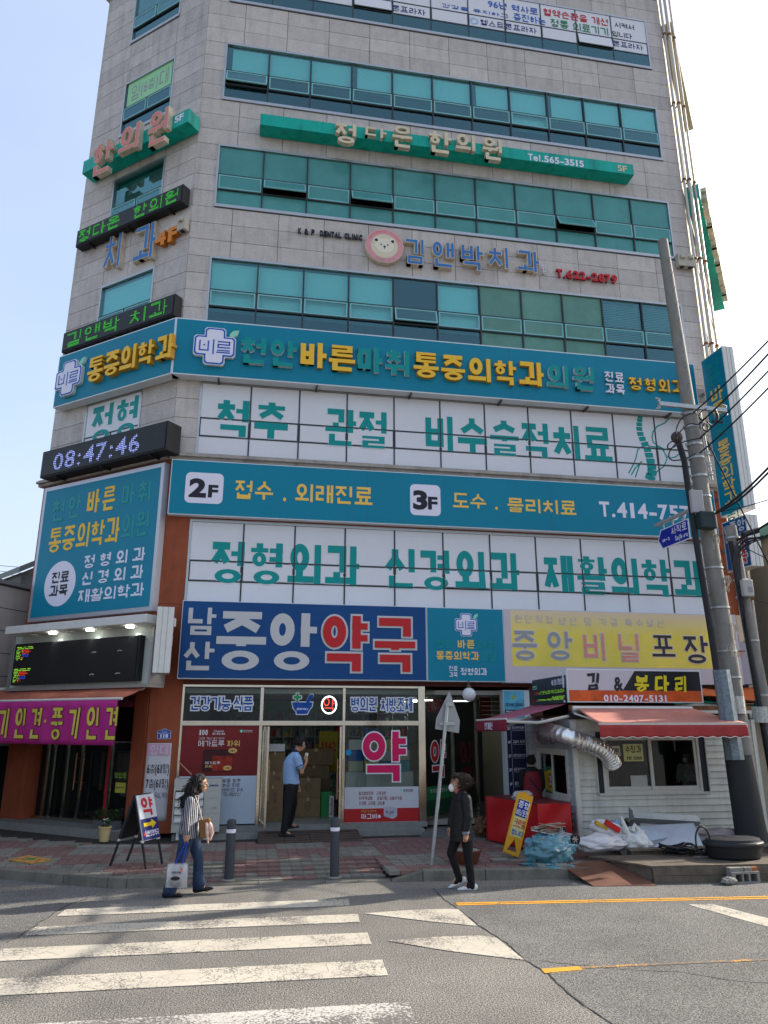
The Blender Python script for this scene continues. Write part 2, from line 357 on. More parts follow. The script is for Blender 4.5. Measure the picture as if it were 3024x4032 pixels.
def text(parent, fr, s, tl, br, off, mat, side=None, t=.13, depth=.004, name='lettering', each=False, e=0, gap=.06, vertical=False, bold=.02, emit=None, sz=None, yy=None):
    """lay the string s into the rectangle between photo points tl and br measured on the wall plane at distance off"""
    if sz: u0, z1, u1, z0 = sz
    else: (u0, z1), (u1, z0) = fr.px(*tl, off), fr.px(*br, off)
    mats = [mat] + ([side] if side else []); sd_ = 1 if side else None
    if vertical:
        chs = [c for c in s]; n = len(chs); ch_ = (z1-z0)/n; res = []
        for i, c in enumerate(chs):
            if c == ' ': continue
            mb = MB(); strokes(mb, c, u0, z1-(i+1)*ch_+ch_*gap/2, u1-u0, ch_*(1-gap), t, -off-depth, -off, 0, sd_, e) if adv(c) == 1 else latin(mb, c, u0, z1-(i+1)*ch_+ch_*gap, u1-u0, ch_*(1-2*gap), bold, -off-depth, -off, 0, sd_)
            res.append(mb)
    else:
        tot = sum(adv(c) for c in s); w = (u1-u0)/tot; x = u0; res = []
        for c in s:
            a = adv(c)*w
            if c != ' ':
                mb = MB()
                if adv(c) == 1: strokes(mb, c, x+a*gap/2, z0, a*(1-gap), z1-z0, t, -off-depth, -off, 0, sd_, e)
                else: latin(mb, c, x+a*.06, z0+(z1-z0)*.04, a*.88, (z1-z0)*.92, bold, -off-depth, -off, 0, sd_)
                res.append(mb)
            x += a
    if each:
        return [obj('letter', mb, mats, parent, fr) for mb in res if mb.v]
    al = MB()
    for mb in res: al.add(mb.v, mb.f); al.mi[-len(mb.mi):] = mb.mi if mb.mi else al.mi[-0:]
    return obj(name, al, mats, parent, fr)

# ------------------------------------------------------------------ shared materials
m_stone = P('granite_cladding', (.50, .455, .425), .75, var=.10, vs=3.2, bump=.12, bs=90, rand=.09, streak=.22)
n = m_stone.node_tree.nodes; l = m_stone.node_tree.links   # fine grey speckle of the granite
_b = n['Principled BSDF']; _src = _b.inputs['Base Color'].links[0].from_socket
_x = n.new('ShaderNodeTexNoise'); _x.inputs['Scale'].default_value = 38; _x.inputs['Detail'].default_value = 3; _g = n.new('ShaderNodeNewGeometry'); l.new(_g.outputs['Position'], _x.inputs['Vector'])
_r = n.new('ShaderNodeMapRange'); _r.inputs[1].default_value = .35; _r.inputs[2].default_value = .65; _r.inputs[3].default_value = .82; _r.inputs[4].default_value = 1.12; l.new(_x.outputs['Fac'], _r.inputs[0])
_h = n.new('ShaderNodeVectorMath'); _h.operation = 'SCALE'; l.new(_src, _h.inputs[0]); l.new(_r.outputs[0], _h.inputs['Scale']); l.new(_h.outputs[0], _b.inputs['Base Color'])
m_joint = P('joint_grey', (.09, .085, .08), .9)
m_terra = P('terracotta_render', (.27, .068, .03), .75, var=.14, vs=2.5, bump=.15, bs=12, streak=.25)
m_mull = P('mullion_dark', (.035, .045, .05), .4)
m_alu = P('aluminium', (.40, .40, .40), .35, .8, var=.06)
m_steel = P('polished_steel', (.62, .57, .48), .16, 1, var=.12, vs=2)
m_glass = glassmat('window_glass', (.42, .78, .77), .14, .02, (.50, .80, .82))
m_glassd = glassmat('window_glass_dim', (.16, .36, .38), .20, .02, (.40, .66, .70))
m_clear = glassmat('shop_glass', (.70, .78, .75), .0)
m_film = P('white_window_film', (.64, .64, .67), .18, var=.03, vs=1.2)
m_tealfilm = P('teal_window_film', (.075, .27, .26), .12, var=.16, vs=.8)
m_greenfilm = P('green_window_film', (.11, .25, .20), .2, var=.18, vs=.9)
m_sash = P('sash_edge', (.20, .46, .47), .3)
m_sasha = P('sash_alu', (.33, .33, .34), .4, .5)
m_blind = P('roller_blind', (.74, .76, .74), .8, var=.03)
m_slat = P('venetian_blind', (.5, .58, .62), .6)
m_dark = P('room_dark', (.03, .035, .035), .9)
m_teal = P('sign_teal', (.0, .19, .29), .45, var=.04, vs=.7)
m_tealt = P('letter_teal', (.0, .25, .24), .4)
m_tealdim = P('letter_dim_teal', (.02, .26, .27), .5)
m_yel = P('letter_yellow', (.80, .47, .035), .4)
m_yelp = P('letter_print_yellow', (.82, .50, .10), .5)
m_yels = P('letter_side_amber', (.55, .27, .02), .5)
m_white = P('letter_white', (.70, .68, .78), .5)
m_whites = P('letter_side_white', (.62, .64, .66), .5)
m_black = P('print_black', (.02, .02, .03), .5)
m_edge = P('sign_edge_white', (.62, .66, .70), .4)
m_blue = P('sign_blue', (.003, .055, .19), .45, var=.10, vs=1.2)
m_navy = P('print_navy', (.02, .03, .14), .5)
m_red = P('letter_red', (.48, .018, .022), .45)
m_magenta = P('letter_magenta', (.62, .01, .10), .45)
m_grey = P('print_grey', (.28, .30, .31), .5)
m_logo = P('logo_blue', (.01, .09, .42), .4)
m_leaf = P('logo_leaf', (.25, .62, .45), .4)
m_bluel = P('letter_blue', (.035, .16, .42), .35)
m_cream = P('letter_cream', (.60, .52, .36), .5, var=.12, vs=6)
m_creams = P('letter_side_cream', (.55, .47, .36), .6, var=.22, vs=5)
m_pink = P('letter_pink', (.62, .20, .17), .5, var=.06)
m_orange = P('letter_orange', (.62, .20, .02), .5)
m_jade = P('sign_jade', (.0, .36, .28), .4, var=.14, vs=1.5, streak=.35)
m_rust = P('rust', (.17, .07, .03), .85, var=.4, vs=9)
m_led = P('led_screen', (.012, .013, .014), .35, bump=.3, bs=120)
m_ledframe = P('led_frame', (.02, .02, .022), .5)
m_ledg = ledmat('led_green', (.05, .75, .03), .33, 24)
m_ledp = ledmat('led_violet', (.35, .42, 1.0), .55, 20)
m_plas = P('white_plastic', (.62, .61, .58), .4, var=.05)
m_lampglow = P('lamp_glow', (.9, .95, .9), .4, emit=(1, .98, .9), es=5)
m_tube = P('fluorescent_tube', (.9, .9, .9), .4, emit=(.95, 1, .98), es=7)

# ------------------------------------------------------------------ the medical building
B = thing('medical_building', (0, 0, 0), 'tall grey stone clinic building with teal window bands and signs on its cut corner', 'building')
ROW = .5045; ZT = [24.67, 21.12, 17.60, 14.06, 10.50, 6.96]      # tops of the window bands, 7F down to 2F
U1 = 14.45; KL = -4.47; WU0, WU1 = .6, 13.88
def zr(j): return 21.12 - ROW * j
wallm = MB()
# backing walls (dark joint colour) set 3 cm behind the stone faces, split round the openings
def wallbox(mb, fr, a, b, z0, z1): mb.box(a, b, .03, .35, z0, z1)
def backing(fr, ua, ub, wa, wb, name):
    mb = MB(); H = WIN_H
    mb.box(ua, wa, .03, .35, 3.22, 26.5); mb.box(wb, ub, .03, .35, 3.22, 26.5)
    zs = [26.5] + [z for t in ZT for z in (t, t-H)] + [3.22]
    for i in range(0, len(zs), 2): mb.box(wa, wb, .031, .351, zs[i+1], zs[i])
    return obj(name, mb, m_joint, B, fr)
WIN_H = 1.92
backing(M, .02, U1-.02, WU0, WU1, 'wall'); backing(K, KL, -.02, -3.16, -1.2, 'wall')
# stone tiles, each its own piece; equal sizes share one mesh
TM = {}
def tile(fr, u0, u1, z0, z1, mat=m_stone, d=.03, y=0.0, parent=B, nm='wall_tile', gap=.007):
    w, h = round(u1-u0-gap, 3), round(z1-z0-gap, 3); key = (w, h, mat.name, d)
    if w < .03 or h < .03: return
    if key not in TM:
        mb = MB(); b = .004
        vs = [(-w/2, 0, 0), (w/2, 0, 0), (w/2, 0, h), (-w/2, 0, h)]
        f = [(-w/2+b, -d, b), (w/2-b, -d, b), (w/2-b, -d, h-b), (-w/2+b, -d, h-b)]
        mb.add(vs+f, [(4,5,6,7), (0,1,5,4), (1,2,6,5), (2,3,7,6), (3,0,4,7)])
        TM[key] = mkmesh(nm, mb, mat, Vector((0,0,0)))
    inst(nm, TM[key], fr.m @ Matrix.Translation(((u0+u1)/2, y+d+random.uniform(-.0025, .0025), z0+gap/2)), parent)
MJ = [0, 1.06] + [2.28+1.219*i for i in range(10)] + [U1]
KJ = [KL, -3.16, -2.2, -1.2, 0]
MJ[-1] = U1
for j in range(-9, 25):
    z1, z0 = zr(j), zr(j+1)
    k = j % 7; solid = k in (4, 5, 6)
    if z1 < 10.4: solid = False
    if z1 > 25.7: solid = True
    if solid:
        if 10.6 < z0 and z1 < 12.1:                       # behind the big teal sign: only the strips that show
            tile(M, 14.0, U1, z0, z1); continue
        for a, b in zip(MJ, MJ[1:]): tile(M, a, b, z0, z1)
        for a, b in zip(KJ, KJ[1:]): tile(K, a, b, z0, z1)
    else:
        tile(M, 0, WU0, z0, z1); tile(M, WU1+.03, U1, z0, z1)
        tile(K, KL, -3.19, z0, z1); tile(K, -1.17, 0, z0, z1)
obj('parapet', MB().box(KL-.12, -.02, -.14, .1, 25.22, 25.42), m_stone, B, K)
# aluminium trims and windows
def panes(win, fr, u0, u1, z0, z1, mat, y=.045, nm='pane'):
    return bx(nm, u0+.012, u1-.012, y, y+.008, z0+.012, z1-.012, mat, win, fr)
def kf(i): return (m_film, m_film, m_film, None)
def k7(i): return (m_film, m_film, m_glassd, None) if i >= 2 else (m_glass, m_glass, m_glassd, 'blind')
def window(fr, edges, zt, kind, open_=(), film=None, nsash=1):
    ua, ub = edges[0], edges[-1]; z2 = zt-.955; z1_ = zt-1.43; zb = zt-WIN_H; f = MB()
    f.box(ua-.045, ub+.045, -.012, .12, zt-.035, zt+.03, 1); f.box(ua-.045, ua+.01, -.012, .12, zb, zt-.036, 1); f.box(ub-.01, ub+.045, -.012, .12, zb, zt-.036, 1)
    f.box(ua-.045, ub+.045, -.035, .12, zb-.09, zb, 1)
    for e in edges[1:-1]: f.box(e-.017, e+.017, -.006, .1, zb+.002, zt-.037, 0)
    for z in (z2, z1_): f.box(ua+.012, ub-.012, -.0045, .098, z-.015, z+.015, 0)
    win = obj('window', f, [m_mull, m_alu], B, fr)
    back = MB().box(ua, ub, 2.4, 2.45, zb-.05, zt+.05).box(ua, ub, .36, 2.4, zt+.0, zt+.03).box(ua, ub, .36, 2.4, zb-.05, zb-.0).box(ua-.03, ua, .36, 2.4, zb, zt).box(ub, ub+.03, .36, 2.4, zb, zt)
    obj('room', back, P('office_room', (.16, .17, .16), .8), win, fr)
    fl = kind in (kf, k7)
    for i, (a, b) in enumerate(zip(edges, edges[1:])):
        mt = kind(i) if callable(kind) else (m_film, None)
        top, mid, bot, bl = mt
        panes(win, fr, a, b, z2, zt-.03, top, .006 if fl else .045); panes(win, fr, a, b, zb, z1_, bot, .006 if fl else .045)
        ns = nsash
        for q in range(ns):
            sa, sb = a+(b-a)*q/ns, a+(b-a)*(q+1)/ns
            if q: bx('mullion', sa-.02, sa+.02, .02, .09, z1_+.02, z2-.02, m_mull, win, fr)
            op = i in open_
            hT = Matrix.Translation((0, -.005, z2-.02)) @ Matrix.Rotation(R(-28 if op is True and mid is m_tealfilm else -16) if op and not fl else R(-9) if op else 0, 4, 'X') @ Matrix.Translation((0, 0, -(z2-.02)))
            s = MB(); ex = (sa+.03, sb-.03, z1_+.022, z2-.022); w_ = .012 if fl else .035; yq = .0062 if fl else -.004
            s.box(ex[0], ex[1], yq, .03, ex[3]-w_, ex[3], 0, hT); s.box(ex[0], ex[1], yq, .03, ex[2], ex[2]+w_, 0, hT)
            s.box(ex[0], ex[0]+w_, yq-.0001, .03, ex[2]+w_, ex[3]-w_, 0, hT); s.box(ex[1]-w_, ex[1], yq-.0001, .03, ex[2]+w_, ex[3]-w_, 0, hT)
            obj('sash', s, m_sash if mid is not m_film else m_sasha, win, fr)
            obj('pane', MB().box(ex[0]+w_, ex[1]-w_, .0065 if fl else .004, .012, ex[2]+w_, ex[3]-w_, 0, hT), mid, win, fr)
        if bl == 'blind':
            zz = z2+random.choice([.0, -.02, .02]); bx('blind', a+.03+random.choice([0, 0, .14]), b-.03, .10, .105, zz, zt-.08, m_blind, win, fr)
        elif bl == 'full': bx('blind', a+.02, b-.02, .12, .125, z1_-.1, zt-.1, m_blind, win, fr)
        elif bl == 'slat':
            s = MB(); z = zt-.08
            while z > zb+.05:
                s.box(a+.03, b-.03, .18, .215, z-.03, z-.024); z -= .055
            obj('blind', s, m_slat, win, fr, kind='stuff')
    win['z'] = [z1_+.022, z2-.022, z2-.02]; return win
ME = [.6, 1.80, 3.0, 4.2, 5.41, 6.62, 7.82, 9.02, 10.23, 11.43, 12.65, 13.88]
KE = [-3.16, -1.2]
fw = (m_film, m_film, m_film, None)
def k6(i): return (m_glass, m_glass, m_glassd, 'blind' if i not in (7,) else 'full')
def k5(i): return (m_tealfilm, m_tealfilm, m_tealfilm, None)
def k4(i):
    if i == 4: return (m_glassd, m_glass, m_glassd, None)
    if i in (6, 7, 8): return (m_greenfilm, m_greenfilm, m_greenfilm, None)
    if i > 8: return (m_glass, m_glass, m_glassd, 'slat')
    return (m_glass, m_glass, m_glassd, 'full')
w7 = window(M, ME, ZT[0], k7, (3, 9)); window(M, ME, ZT[1], k6, (0,)); window(M, ME, ZT[2], k5, (1, 3, 8)); window(M, ME, ZT[3], k4, (4,))
w3 = window(M, ME[:-1]+[13.88], ZT[4], kf); w2 = window(M, ME, ZT[5], kf, (5, 8))
window(K, KE, ZT[0], lambda i: (m_glass, m_glass, m_glassd, None), (), None, 2)
w6k = window(K, KE, ZT[1], lambda i: (m_glassd, m_glassd, m_glassd, None), (), None, 2)
window(K, KE, ZT[2], lambda i: (m_glass, m_glass, m_glassd, 'slat'), (), None, 2)
window(K, KE, ZT[3], lambda i: (m_glass, m_glass, m_glassd, 'full'), (), None, 2)
w3k = window(K, KE, ZT[4], kf, (), None, 2)
# rooms seen through the open sashes, floor slabs behind
# prints on the window films: children of their windows
def on_sash(win, src, u0, u1, deg):
    """copy of the part of a film print that lies on a tilted sash"""
    z0, z1, zh = win['z']; bm = bmesh.new(); bm.from_mesh(src.data); off = (WM[win].inverted() @ WM[src]).translation
    c0 = (M.i @ WM[src]).translation
    for co, no in (((u0-c0.x, 0, 0), (1, 0, 0)), ((u1-c0.x, 0, 0), (-1, 0, 0)), ((0, 0, z0-c0.z), (0, 0, 1)), ((0, 0, z1-c0.z), (0, 0, -1))):
        bmesh.ops.bisect_plane(bm, geom=bm.verts[:]+bm.edges[:]+bm.faces[:], plane_co=co, plane_no=no, clear_inner=True)
    if not bm.faces: bm.free(); return
    me = bpy.data.meshes.new('lettering'); bm.to_mesh(me); bm.free(); me.materials.append(src.data.materials[0])
    hT = Matrix.Translation((0, -.007, zh)) @ Matrix.Rotation(R(deg), 4, 'X') @ Matrix.Translation((0, 0, -zh)); inst('lettering', me, hT @ WM[src], win)
def filmtext(win, fr, s, a, b, mat=m_tealt, t=.15, off=-.001, border=True, y=-.0):
    if border: text(win, fr, s, a, b, -.0042, P('film_outline', (.62, .64, .66), .3), t=t, depth=.0008, e=.022, name='lettering_outline')
    return text(win, fr, s, a, b, -.0012, mat, t=t, depth=.0015)
filmtext(w3, M, '척추', cD(1400, 930+0), cE(215, 1215), t=.2)
filmtext(w3, M, '관절', cE(442, 990), cE(868, 1272), t=.19)
filmtext(w3, M, '비수술적치료', cE(1082, 1035), cF(665, 1358), t=.19)
filmtext(w2, M, '정형외과', g2(268, 255), g2(1490, 655), t=.2)
on_sash(w2, filmtext(w2, M, '신경외과', g3(225, 315), g3(1355, 700), t=.2), 6.66, 7.78, -9)
on_sash(w2, filmtext(w2, M, '재활의학과', g3(1515, 372), g4(1165, 925), t=.2), 10.27, 11.39, -9)
filmtext(w3k, K, '정형', cD(600, 990), cD(893, 1165), t=.18)
b7 = text(w7, M, '96년 역사로', cB(1500, 0), cC(172, 100), -.0012, m_logo, t=.13, depth=.0015)
text(w7, M, '건강을 유지하고', cB(1200, 20), cB(1640, 118), -.0012, m_logo, t=.13, depth=.0015)
text(w7, M, '증진하는', cC(5, 82), cC(222, 165), -.0012, m_logo, t=.13, depth=.0015)
text(w7, M, '혈액순환을 개선', cC(198, 50), cC(630, 172), -.0012, m_red, t=.13, depth=.0015)
text(w7, M, '정통 의료기기', cC(245, 118), cC(632, 235), -.0012, P('letter_green', (.01, .2, .1), .5), t=.13, depth=.0015)
text(w7, M, '시켜서', cC(660, 140), cC(797, 198), -.0012, m_black, t=.12, depth=.0015)
text(w7, M, '입니다', cC(645, 198), cC(780, 255), -.0012, m_black, t=.12, depth=.0015)
for a, b, c in (((650, 0), (700, 10), 0), ((1390, 118), (1660, 200), 0)): pass
text(w7, M, '헬스트론프라자', cB(708, 0), cB(1100, 105), -.0012, m_navy, t=.13, depth=.0015)
text(w7, M, '헬스트론프라자', cB(1450, 122), cC(162, 222), -.0012, m_navy, t=.13, depth=.0015)
text(w7, M, '헬스트론프라자', cC(498, 235), cC(852, 330), -.0012, m_navy, t=.13, depth=.0015)
for p in (cB(668, 14), cB(1413, 138), cC(465, 245)):
    u, z = M.px(*p, 0); mb = MB()
    for q in range(10):
        a = 2*math.pi*q/10; b_ = a+.75
        mb.prism([(u+.07*math.cos(a), z+.07*math.sin(a)), (u+.155*math.cos(b_-.1), z+.155*math.sin(b_-.1)), (u+.16*math.cos(b_+.12), z+.16*math.sin(b_+.12)), (u+.07*math.cos(a+.35), z+.07*math.sin(a+.35))], -.001, .002)
    obj('swirl_logo', mb, P('logo_swirl', (.06, .30, .62), .5), w7, M)
# spine and back drawing on the right-hand 3F panes
mb = MB(); sp = [(830, 1055), (828, 1078), (825, 1104), (825, 1133), (832, 1166), (845, 1198), (862, 1232), (878, 1268), (888, 1304), (898, 1342), (906, 1380), (908, 1416), (896, 1448)]
for i, (x, y) in enumerate(sp):
    u, z = M.px(*cF(x, y), 0); w_ = .075+.006*i; h_ = .048+.003*i; a = [-.0, 0, .0, 0, .1, .2, .25, .15, .1, .05, 0, -.2, -.5][i]
    q = [(-w_, h_*.8), (-w_*.75, h_), (w_*.75, h_), (w_, h_*.6), (w_*.9, -h_), (-w_*.9, -h_)][::-1]
    mb.prism([(u+c*math.cos(a)-d*math.sin(a), z+c*math.sin(a)+d*math.cos(a)) for c, d in q], .0005, .003)
def stroke_line(mb, pts, wd, fr, off=-.003):
    P5 = [fr.px(*p, off) for p in pts]
    for i, ((a, b), (c, d)) in enumerate(zip(P5, P5[1:])):
        L_ = math.hypot(c-a, d-b) or 1; nx, nz = -(d-b)/L_*wd/2, (c-a)/L_*wd/2; ex, ez = (c-a)/L_*wd*.4, (d-b)/L_*wd*.4; y = -off-.0015-.0001*i
        mb.prism([(a-nx-ex, b-nz-ez), (c-nx+ex, d-nz+ez), (c+nx+ex, d+nz+ez), (a+nx-ex, b+nz-ez)], y, -off)
for pl in ([(1022, 1060), (990, 1095), (940, 1118), (915, 1150), (907, 1185), (915, 1220), (945, 1243), (980, 1262), (993, 1300), (1020, 1325), (1060, 1315), (1095, 1285)],
           [(868, 1222), (885, 1245), (920, 1250), (965, 1255), (990, 1290), (1005, 1330), (985, 1375), (940, 1410), (905, 1430)],
           [(850, 1245), (815, 1268), (803, 1320), (790, 1360), (757, 1418)], [(838, 1345), (825, 1370), (800, 1445)], [(835, 1350), (800, 1385), (775, 1430)], [(868, 1220), (850, 1235), (850, 1260)]):
    stroke_line(mb, [cF(*p) for p in pl], .035, M)
obj('spine_drawing', mb, m_tealt, w3, M)
# lime rental banner inside the 6F corner window
(a, b), (c, d) = K.px(*cA(832, 560), -.03), K.px(*cA(1118, 560-.5*286), -.03)
u0, z1 = K.px(*cA(835, 545), -.03); u1, _ = K.px(*cA(1120, 400), -.03); zb_ = K.px(*cA(830, 688), -.03)[1]
bn = bx('rental_banner', u0, u1, .036, .042, zb_, z1-.02, P('banner_lime', (.30, .60, .32), .6), w6k, K)
zz = [zb_+.16, z1-.14]; wd = u1-u0
text(w6k, K, '임', None, None, -.036, m_grey, t=.11, depth=.002, sz=(u0+.08*wd, zz[1]-.02, u0+.30*wd, zz[0]-.05))
text(w6k, K, '(6층)', None, None, -.036, m_grey, t=.08, depth=.002, sz=(u0+.31*wd, zz[1]-.10, u0+.70*wd, zz[0]+.05))
text(w6k, K, '대', None, None, -.036, m_grey, t=.11, depth=.002, sz=(u0+.72*wd, zz[1]-.02, u0+.94*wd, zz[0]-.05))
# cornice under the 3F windows
for fr, a, b, dz in ((M, -.02, U1+.1, 0), (K, KL-.12, 0.0, .002)):
    mb = MB().box(a, b, -.12, .03, 8.40+dz, 8.47+dz).box(a, b, -.20, .03, 8.471+dz, 8.53+dz).box(a, b, -.14, .03, 8.531+dz, 8.575+dz)
    obj('cornice', mb, P('cornice_stone', (.34, .31, .28), .8, var=.2, vs=3, streak=.3, bump=.2, bs=30), B, fr)
# terracotta piers and lower storeys
bx('terracotta_pier', 0, WU0-.05, -.03, .03, 4.98, 8.40, m_terra, B, M); bx('terracotta_pier', WU1+.05, U1, -.03, .03, 4.98, 8.40, m_terra, B, M)
mb = MB().box(KL, -.0, -.028, .03, 3.0, 8.39); obj('terracotta_pier', mb, m_terra, B, K)
mb = MB().box(WU0-.05, WU1+.05, -.028, .03, 7.0, 8.39); obj('terracotta_band', mb, m_terra, B, M)
mb = MB().box(-.0, .67, -.05, .35, .2, 4.97); obj('corner_pillar', mb, m_terra, B, M, bevel=.006)
mb = MB().box(-.40, .001, -.048, .35, .2, 4.96); obj('corner_pillar', mb, m_terra, B, K, bevel=.006)
mb = MB().box(KL, -3.75, -.045, .35, .2, 4.9); obj('corner_pillar', mb, m_terra, B, K, bevel=.006)
mb = MB().box(.671, U1, -.02, .35, 3.22, 4.96); obj('lintel', mb, P('lintel_brown', (.12, .035, .025), .6), B, M)
mb = MB().box(13.6, U1, -.05, .35, .1, 3.21); obj('corner_pillar', mb, m_terra, B, M)
mb = MB().box(8.62, 8.95, -.04, .35, .1, 3.21); obj('middle_pillar', mb, P('pillar_brown', (.10, .035, .03), .6, var=.1), B, M)
# sunlit side wall and roof
mb = MB().box(0, 10, .0, .3, 0, 26.5); obj('side_wall', mb, P('side_wall_cream', (.42, .37, .28), .8, var=.08, vs=1.5, streak=.2), B, SW)
for z in (6, 9.5, 13, 16.6, 20.2):
    for u in (2.2, 5.4): obj('side_window', MB().box(u, u+1.4, -.03, .0, z, z+1.3, 0).box(u+.06, u+.67, -.036, -.03, z+.06, z+1.24, 1).box(u+.73, u+1.34, -.036, -.03, z+.06, z+1.24, 1), [m_alu, m_mull], B, SW)
kx, ky = (K.m @ Vector((KL, 0, 0))).xy
sx, sy = (SW.m @ Vector((10, 0, 0))).xy
obj('roof', MB().slab([(0, .4), (U1-.2, .4), (sx-.3, sy), (kx+.5, sy), (kx+.5, ky+.3)], 26.3, 26.5), m_joint, B)
obj('rear_wall', MB().box(kx, sx, sy, sy+.3, 0, 26.49).box(kx, kx+.3, ky, sy, 0, 26.48), m_stone, B)
# cable and stains: small bracket boxes on the stone
for fr, p, o_ in ((K, cA(1187, 1455), .0), (M, cF(1095, 45), .0), (M, cF(1148, 50), .0)):
    u, z = fr.px(*p, .12); lab = 'beige floodlight box fixed to the stone ' + ('beside the slanting lit green sign' if fr is K else ('left of the pair by the right edge' if p == cF(1095, 45) else 'right of the pair by the right edge'))
    t_ = thing('wall_lamp_box', (u, 0, z-.2), lab, 'light box', fr, 'beige boxes on the upper stone wall')
    obj('housing', MB().prism([(u-.13, z-.2), (u+.13, z-.2), (u+.13, z+.2), (u-.13, z+.2)], -.2, -.031), P('box_beige', (.42, .39, .32), .6, var=.1), t_, fr, bevel=.01)
    obj('hood', MB().box(u-.07, u+.07, -.27, -.2, z+.02, z+.12), P('box_beige', (.4,.4,.3)), t_, fr, bevel=.02)
    obj('socket', MB().box(u-.05, u+.05, -.17, -.08, z-.23, z-.2), m_black, t_, fr)
# downpipes on the right-hand corner
for i, (u, d, r_) in enumerate(((14.38+.10, .09, .04), (14.38+.27, .10, .055), (14.38+.50, .02, .035))):
    t_ = thing('drain_pipe', (u, -d+.0, .3), ['thin bright drain pipe nearest the stone corner', 'thick steel drain pipe beside the right stone corner', 'outermost drain pipe on the sunlit side wall'][i], 'drain pipe', M, 'steel pipes down the right corner')
    obj('pipe', MB().tube([(u, -d, 3.4), (u, -d, 26)], r_, 12), P('pipe_steel', (.45, .41, .36), .4, .7, var=.1), t_, M, smooth=True)
    for z in (5.5, 8.9, 12.8, 15.6, 18.4, 21.3, 24.1): obj('clamp', MB().tube([(u, -d, z), (u, -d, z+.07)], r_+.014, 12).box(u-.015, u+.015, -d, .12, z+.02, z+.05), m_rust, t_, M)
bx('side_ledge', .35, 5.2, -.34, .0, 24.55, 24.95, P('duct_beige', (.36, .33, .25), .7, var=.1), B, SW)

# ------------------------------------------------------------------ signs on the upper wall
def signbox(name, fr, tl, br, off, back, label, cat='sign', mat=m_teal, edge=m_edge, ew=.035, z=None, u=None, group=None, body=m_edge, pname='panel'):
    u0, z1 = fr.px(*tl, off); u1, z0 = fr.px(*br, off)
    if u: u0, u1 = u[0] if u[0] is not None else u0, u[1] if u[1] is not None else u1
    if z: z0, z1 = z[0] if z[0] is not None else z0, z[1] if z[1] is not None else z1
    t_ = thing(name, (u0, 0, z0), label, cat, fr, group)
    obj('sign_box', MB().box(u0, u1, -off, -back, z0, z1), body, t_, fr)
    mb = MB(); e = ew
    obj(pname, MB().box(u0+e, u1-e, -off-.006, -off, z0+e, z1-e), mat, t_, fr)
    return t_, u0, u1, z0, z1
def logo_mark(t_, fr, u, z, s, off, d=.1, leaf=True):
    """white cross with blue outline, strokes inside, and a leaf"""
    def cross(e, r):
        q = []; a, b = .20*s+e, .42*s+e; a2 = .22*s+e
        for sx, sz in ((1,1),(-1,1),(-1,-1),(1,-1)):
            pts = [(b, .02), (b, a2-r), (b-r, a2), (a+r*.2, a2), (a, a2+r*.2), (a, b-r), (a-r, b)]
            pts = [(x*sx, y*sz) for x, y in pts]
            q += pts if sx*sz > 0 else pts[::-1]
        return [(u+x, z+y) for x, y in q]
    obj('logo_plate', MB().prism(cross(.03*s, .05*s), -off-d, -off), [m_whites], t_, fr)
    obj('logo_outline', MB().prism(cross(.012*s, .05*s), -off-d-.004, -off-d), [m_logo], t_, fr)
    obj('logo_cross', MB().prism(cross(-.022*s, .04*s), -off-d-.008, -off-d-.004), [m_white], t_, fr)
    mb = MB(); y0 = -off-d-.012; y1 = -off-d-.008; w = .035*s
    def seg(x0, z0_, x1, z1_): mb.box(u+x0*s, u+x1*s, y0, y1, z+z0_*s, z+z1_*s)
    seg(-.33, -.10, -.30, .12); seg(-.33, -.13, -.12, -.10); seg(-.15, -.10, -.12, .12); seg(-.04, -.20, -.01, .16)
    for k, zz in enumerate((.13, .06, -.01, -.08)): seg(.06, zz-.03, .33, zz)
    seg(.30, .06, .33, .13); seg(.06, -.01, .09, .06); seg(.04, -.16, .34, -.13)
    obj('logo_strokes', mb, m_logo, t_, fr)
    obj('logo_dot', MB().prism([(u-.22*s+.022*s*math.cos(a*math.pi/4), z+.01*s+.022*s*math.sin(a*math.pi/4)) for a in range(8)], y0, y1), m_logo, t_, fr)
    if leaf:
        L_ = [(.30, .24), (.36, .25), (.46, .31), (.50, .44), (.38, .42), (.31, .34)]
        obj('logo_leaf', MB().prism([(u+a*s, z+b*s) for a, b in L_], -off-d*.8, -off, 0, 1), [m_leaf, m_whites], t_, fr)
# jade bar, 5F, main front
t_, u0, u1, z0, z1 = signbox('channel_sign', M, cB(30, 735), cC(790, 1135), .45, .03, 'long jade green bar sign with cream letters above the 5F windows', mat=m_jade, body=m_jade, ew=.002)
def channel(t_, fr, s, spots, off, d, mat, side, t=.15, outline=None, e=.0):
    for c, (tl, br) in zip(s, spots):
        if fr is K: q_ = .10*(br[1]-tl[1]); tl = (tl[0]+q_, tl[1]); br = (br[0]-q_, br[1])
        (u0_, z1_), (u1_, z0_) = fr.px(*tl, off+d), fr.px(*br, off+d)
        mb = MB()
        if outline:
            strokes(mb, c, u0_, z0_, u1_-u0_, z1_-z0_, t, -off-d+.004, -off, 1, 1, e=e); strokes(mb, c, u0_, z0_, u1_-u0_, z1_-z0_, t, -off-d-.003, -off-d+.02, 0, 1)
        else: strokes(mb, c, u0_, z0_, u1_-u0_, z1_-z0_, t, -off-d, -off, 0, 1)
        obj('letter', mb, [mat, side], t_, fr)
channel(t_, M, '정다운한의원', [(cB(512, 785), cB(660, 940)), (cB(700, 812), cB(850, 900)), (cB(882, 805), cB(1016, 968)), (cB(1115, 838), cB(1272, 1005)), (cB(1290, 858), cB(1430, 985)), (cB(1465, 882), cB(1605, 1050))], .456, .13, m_cream, m_creams, t=.16)
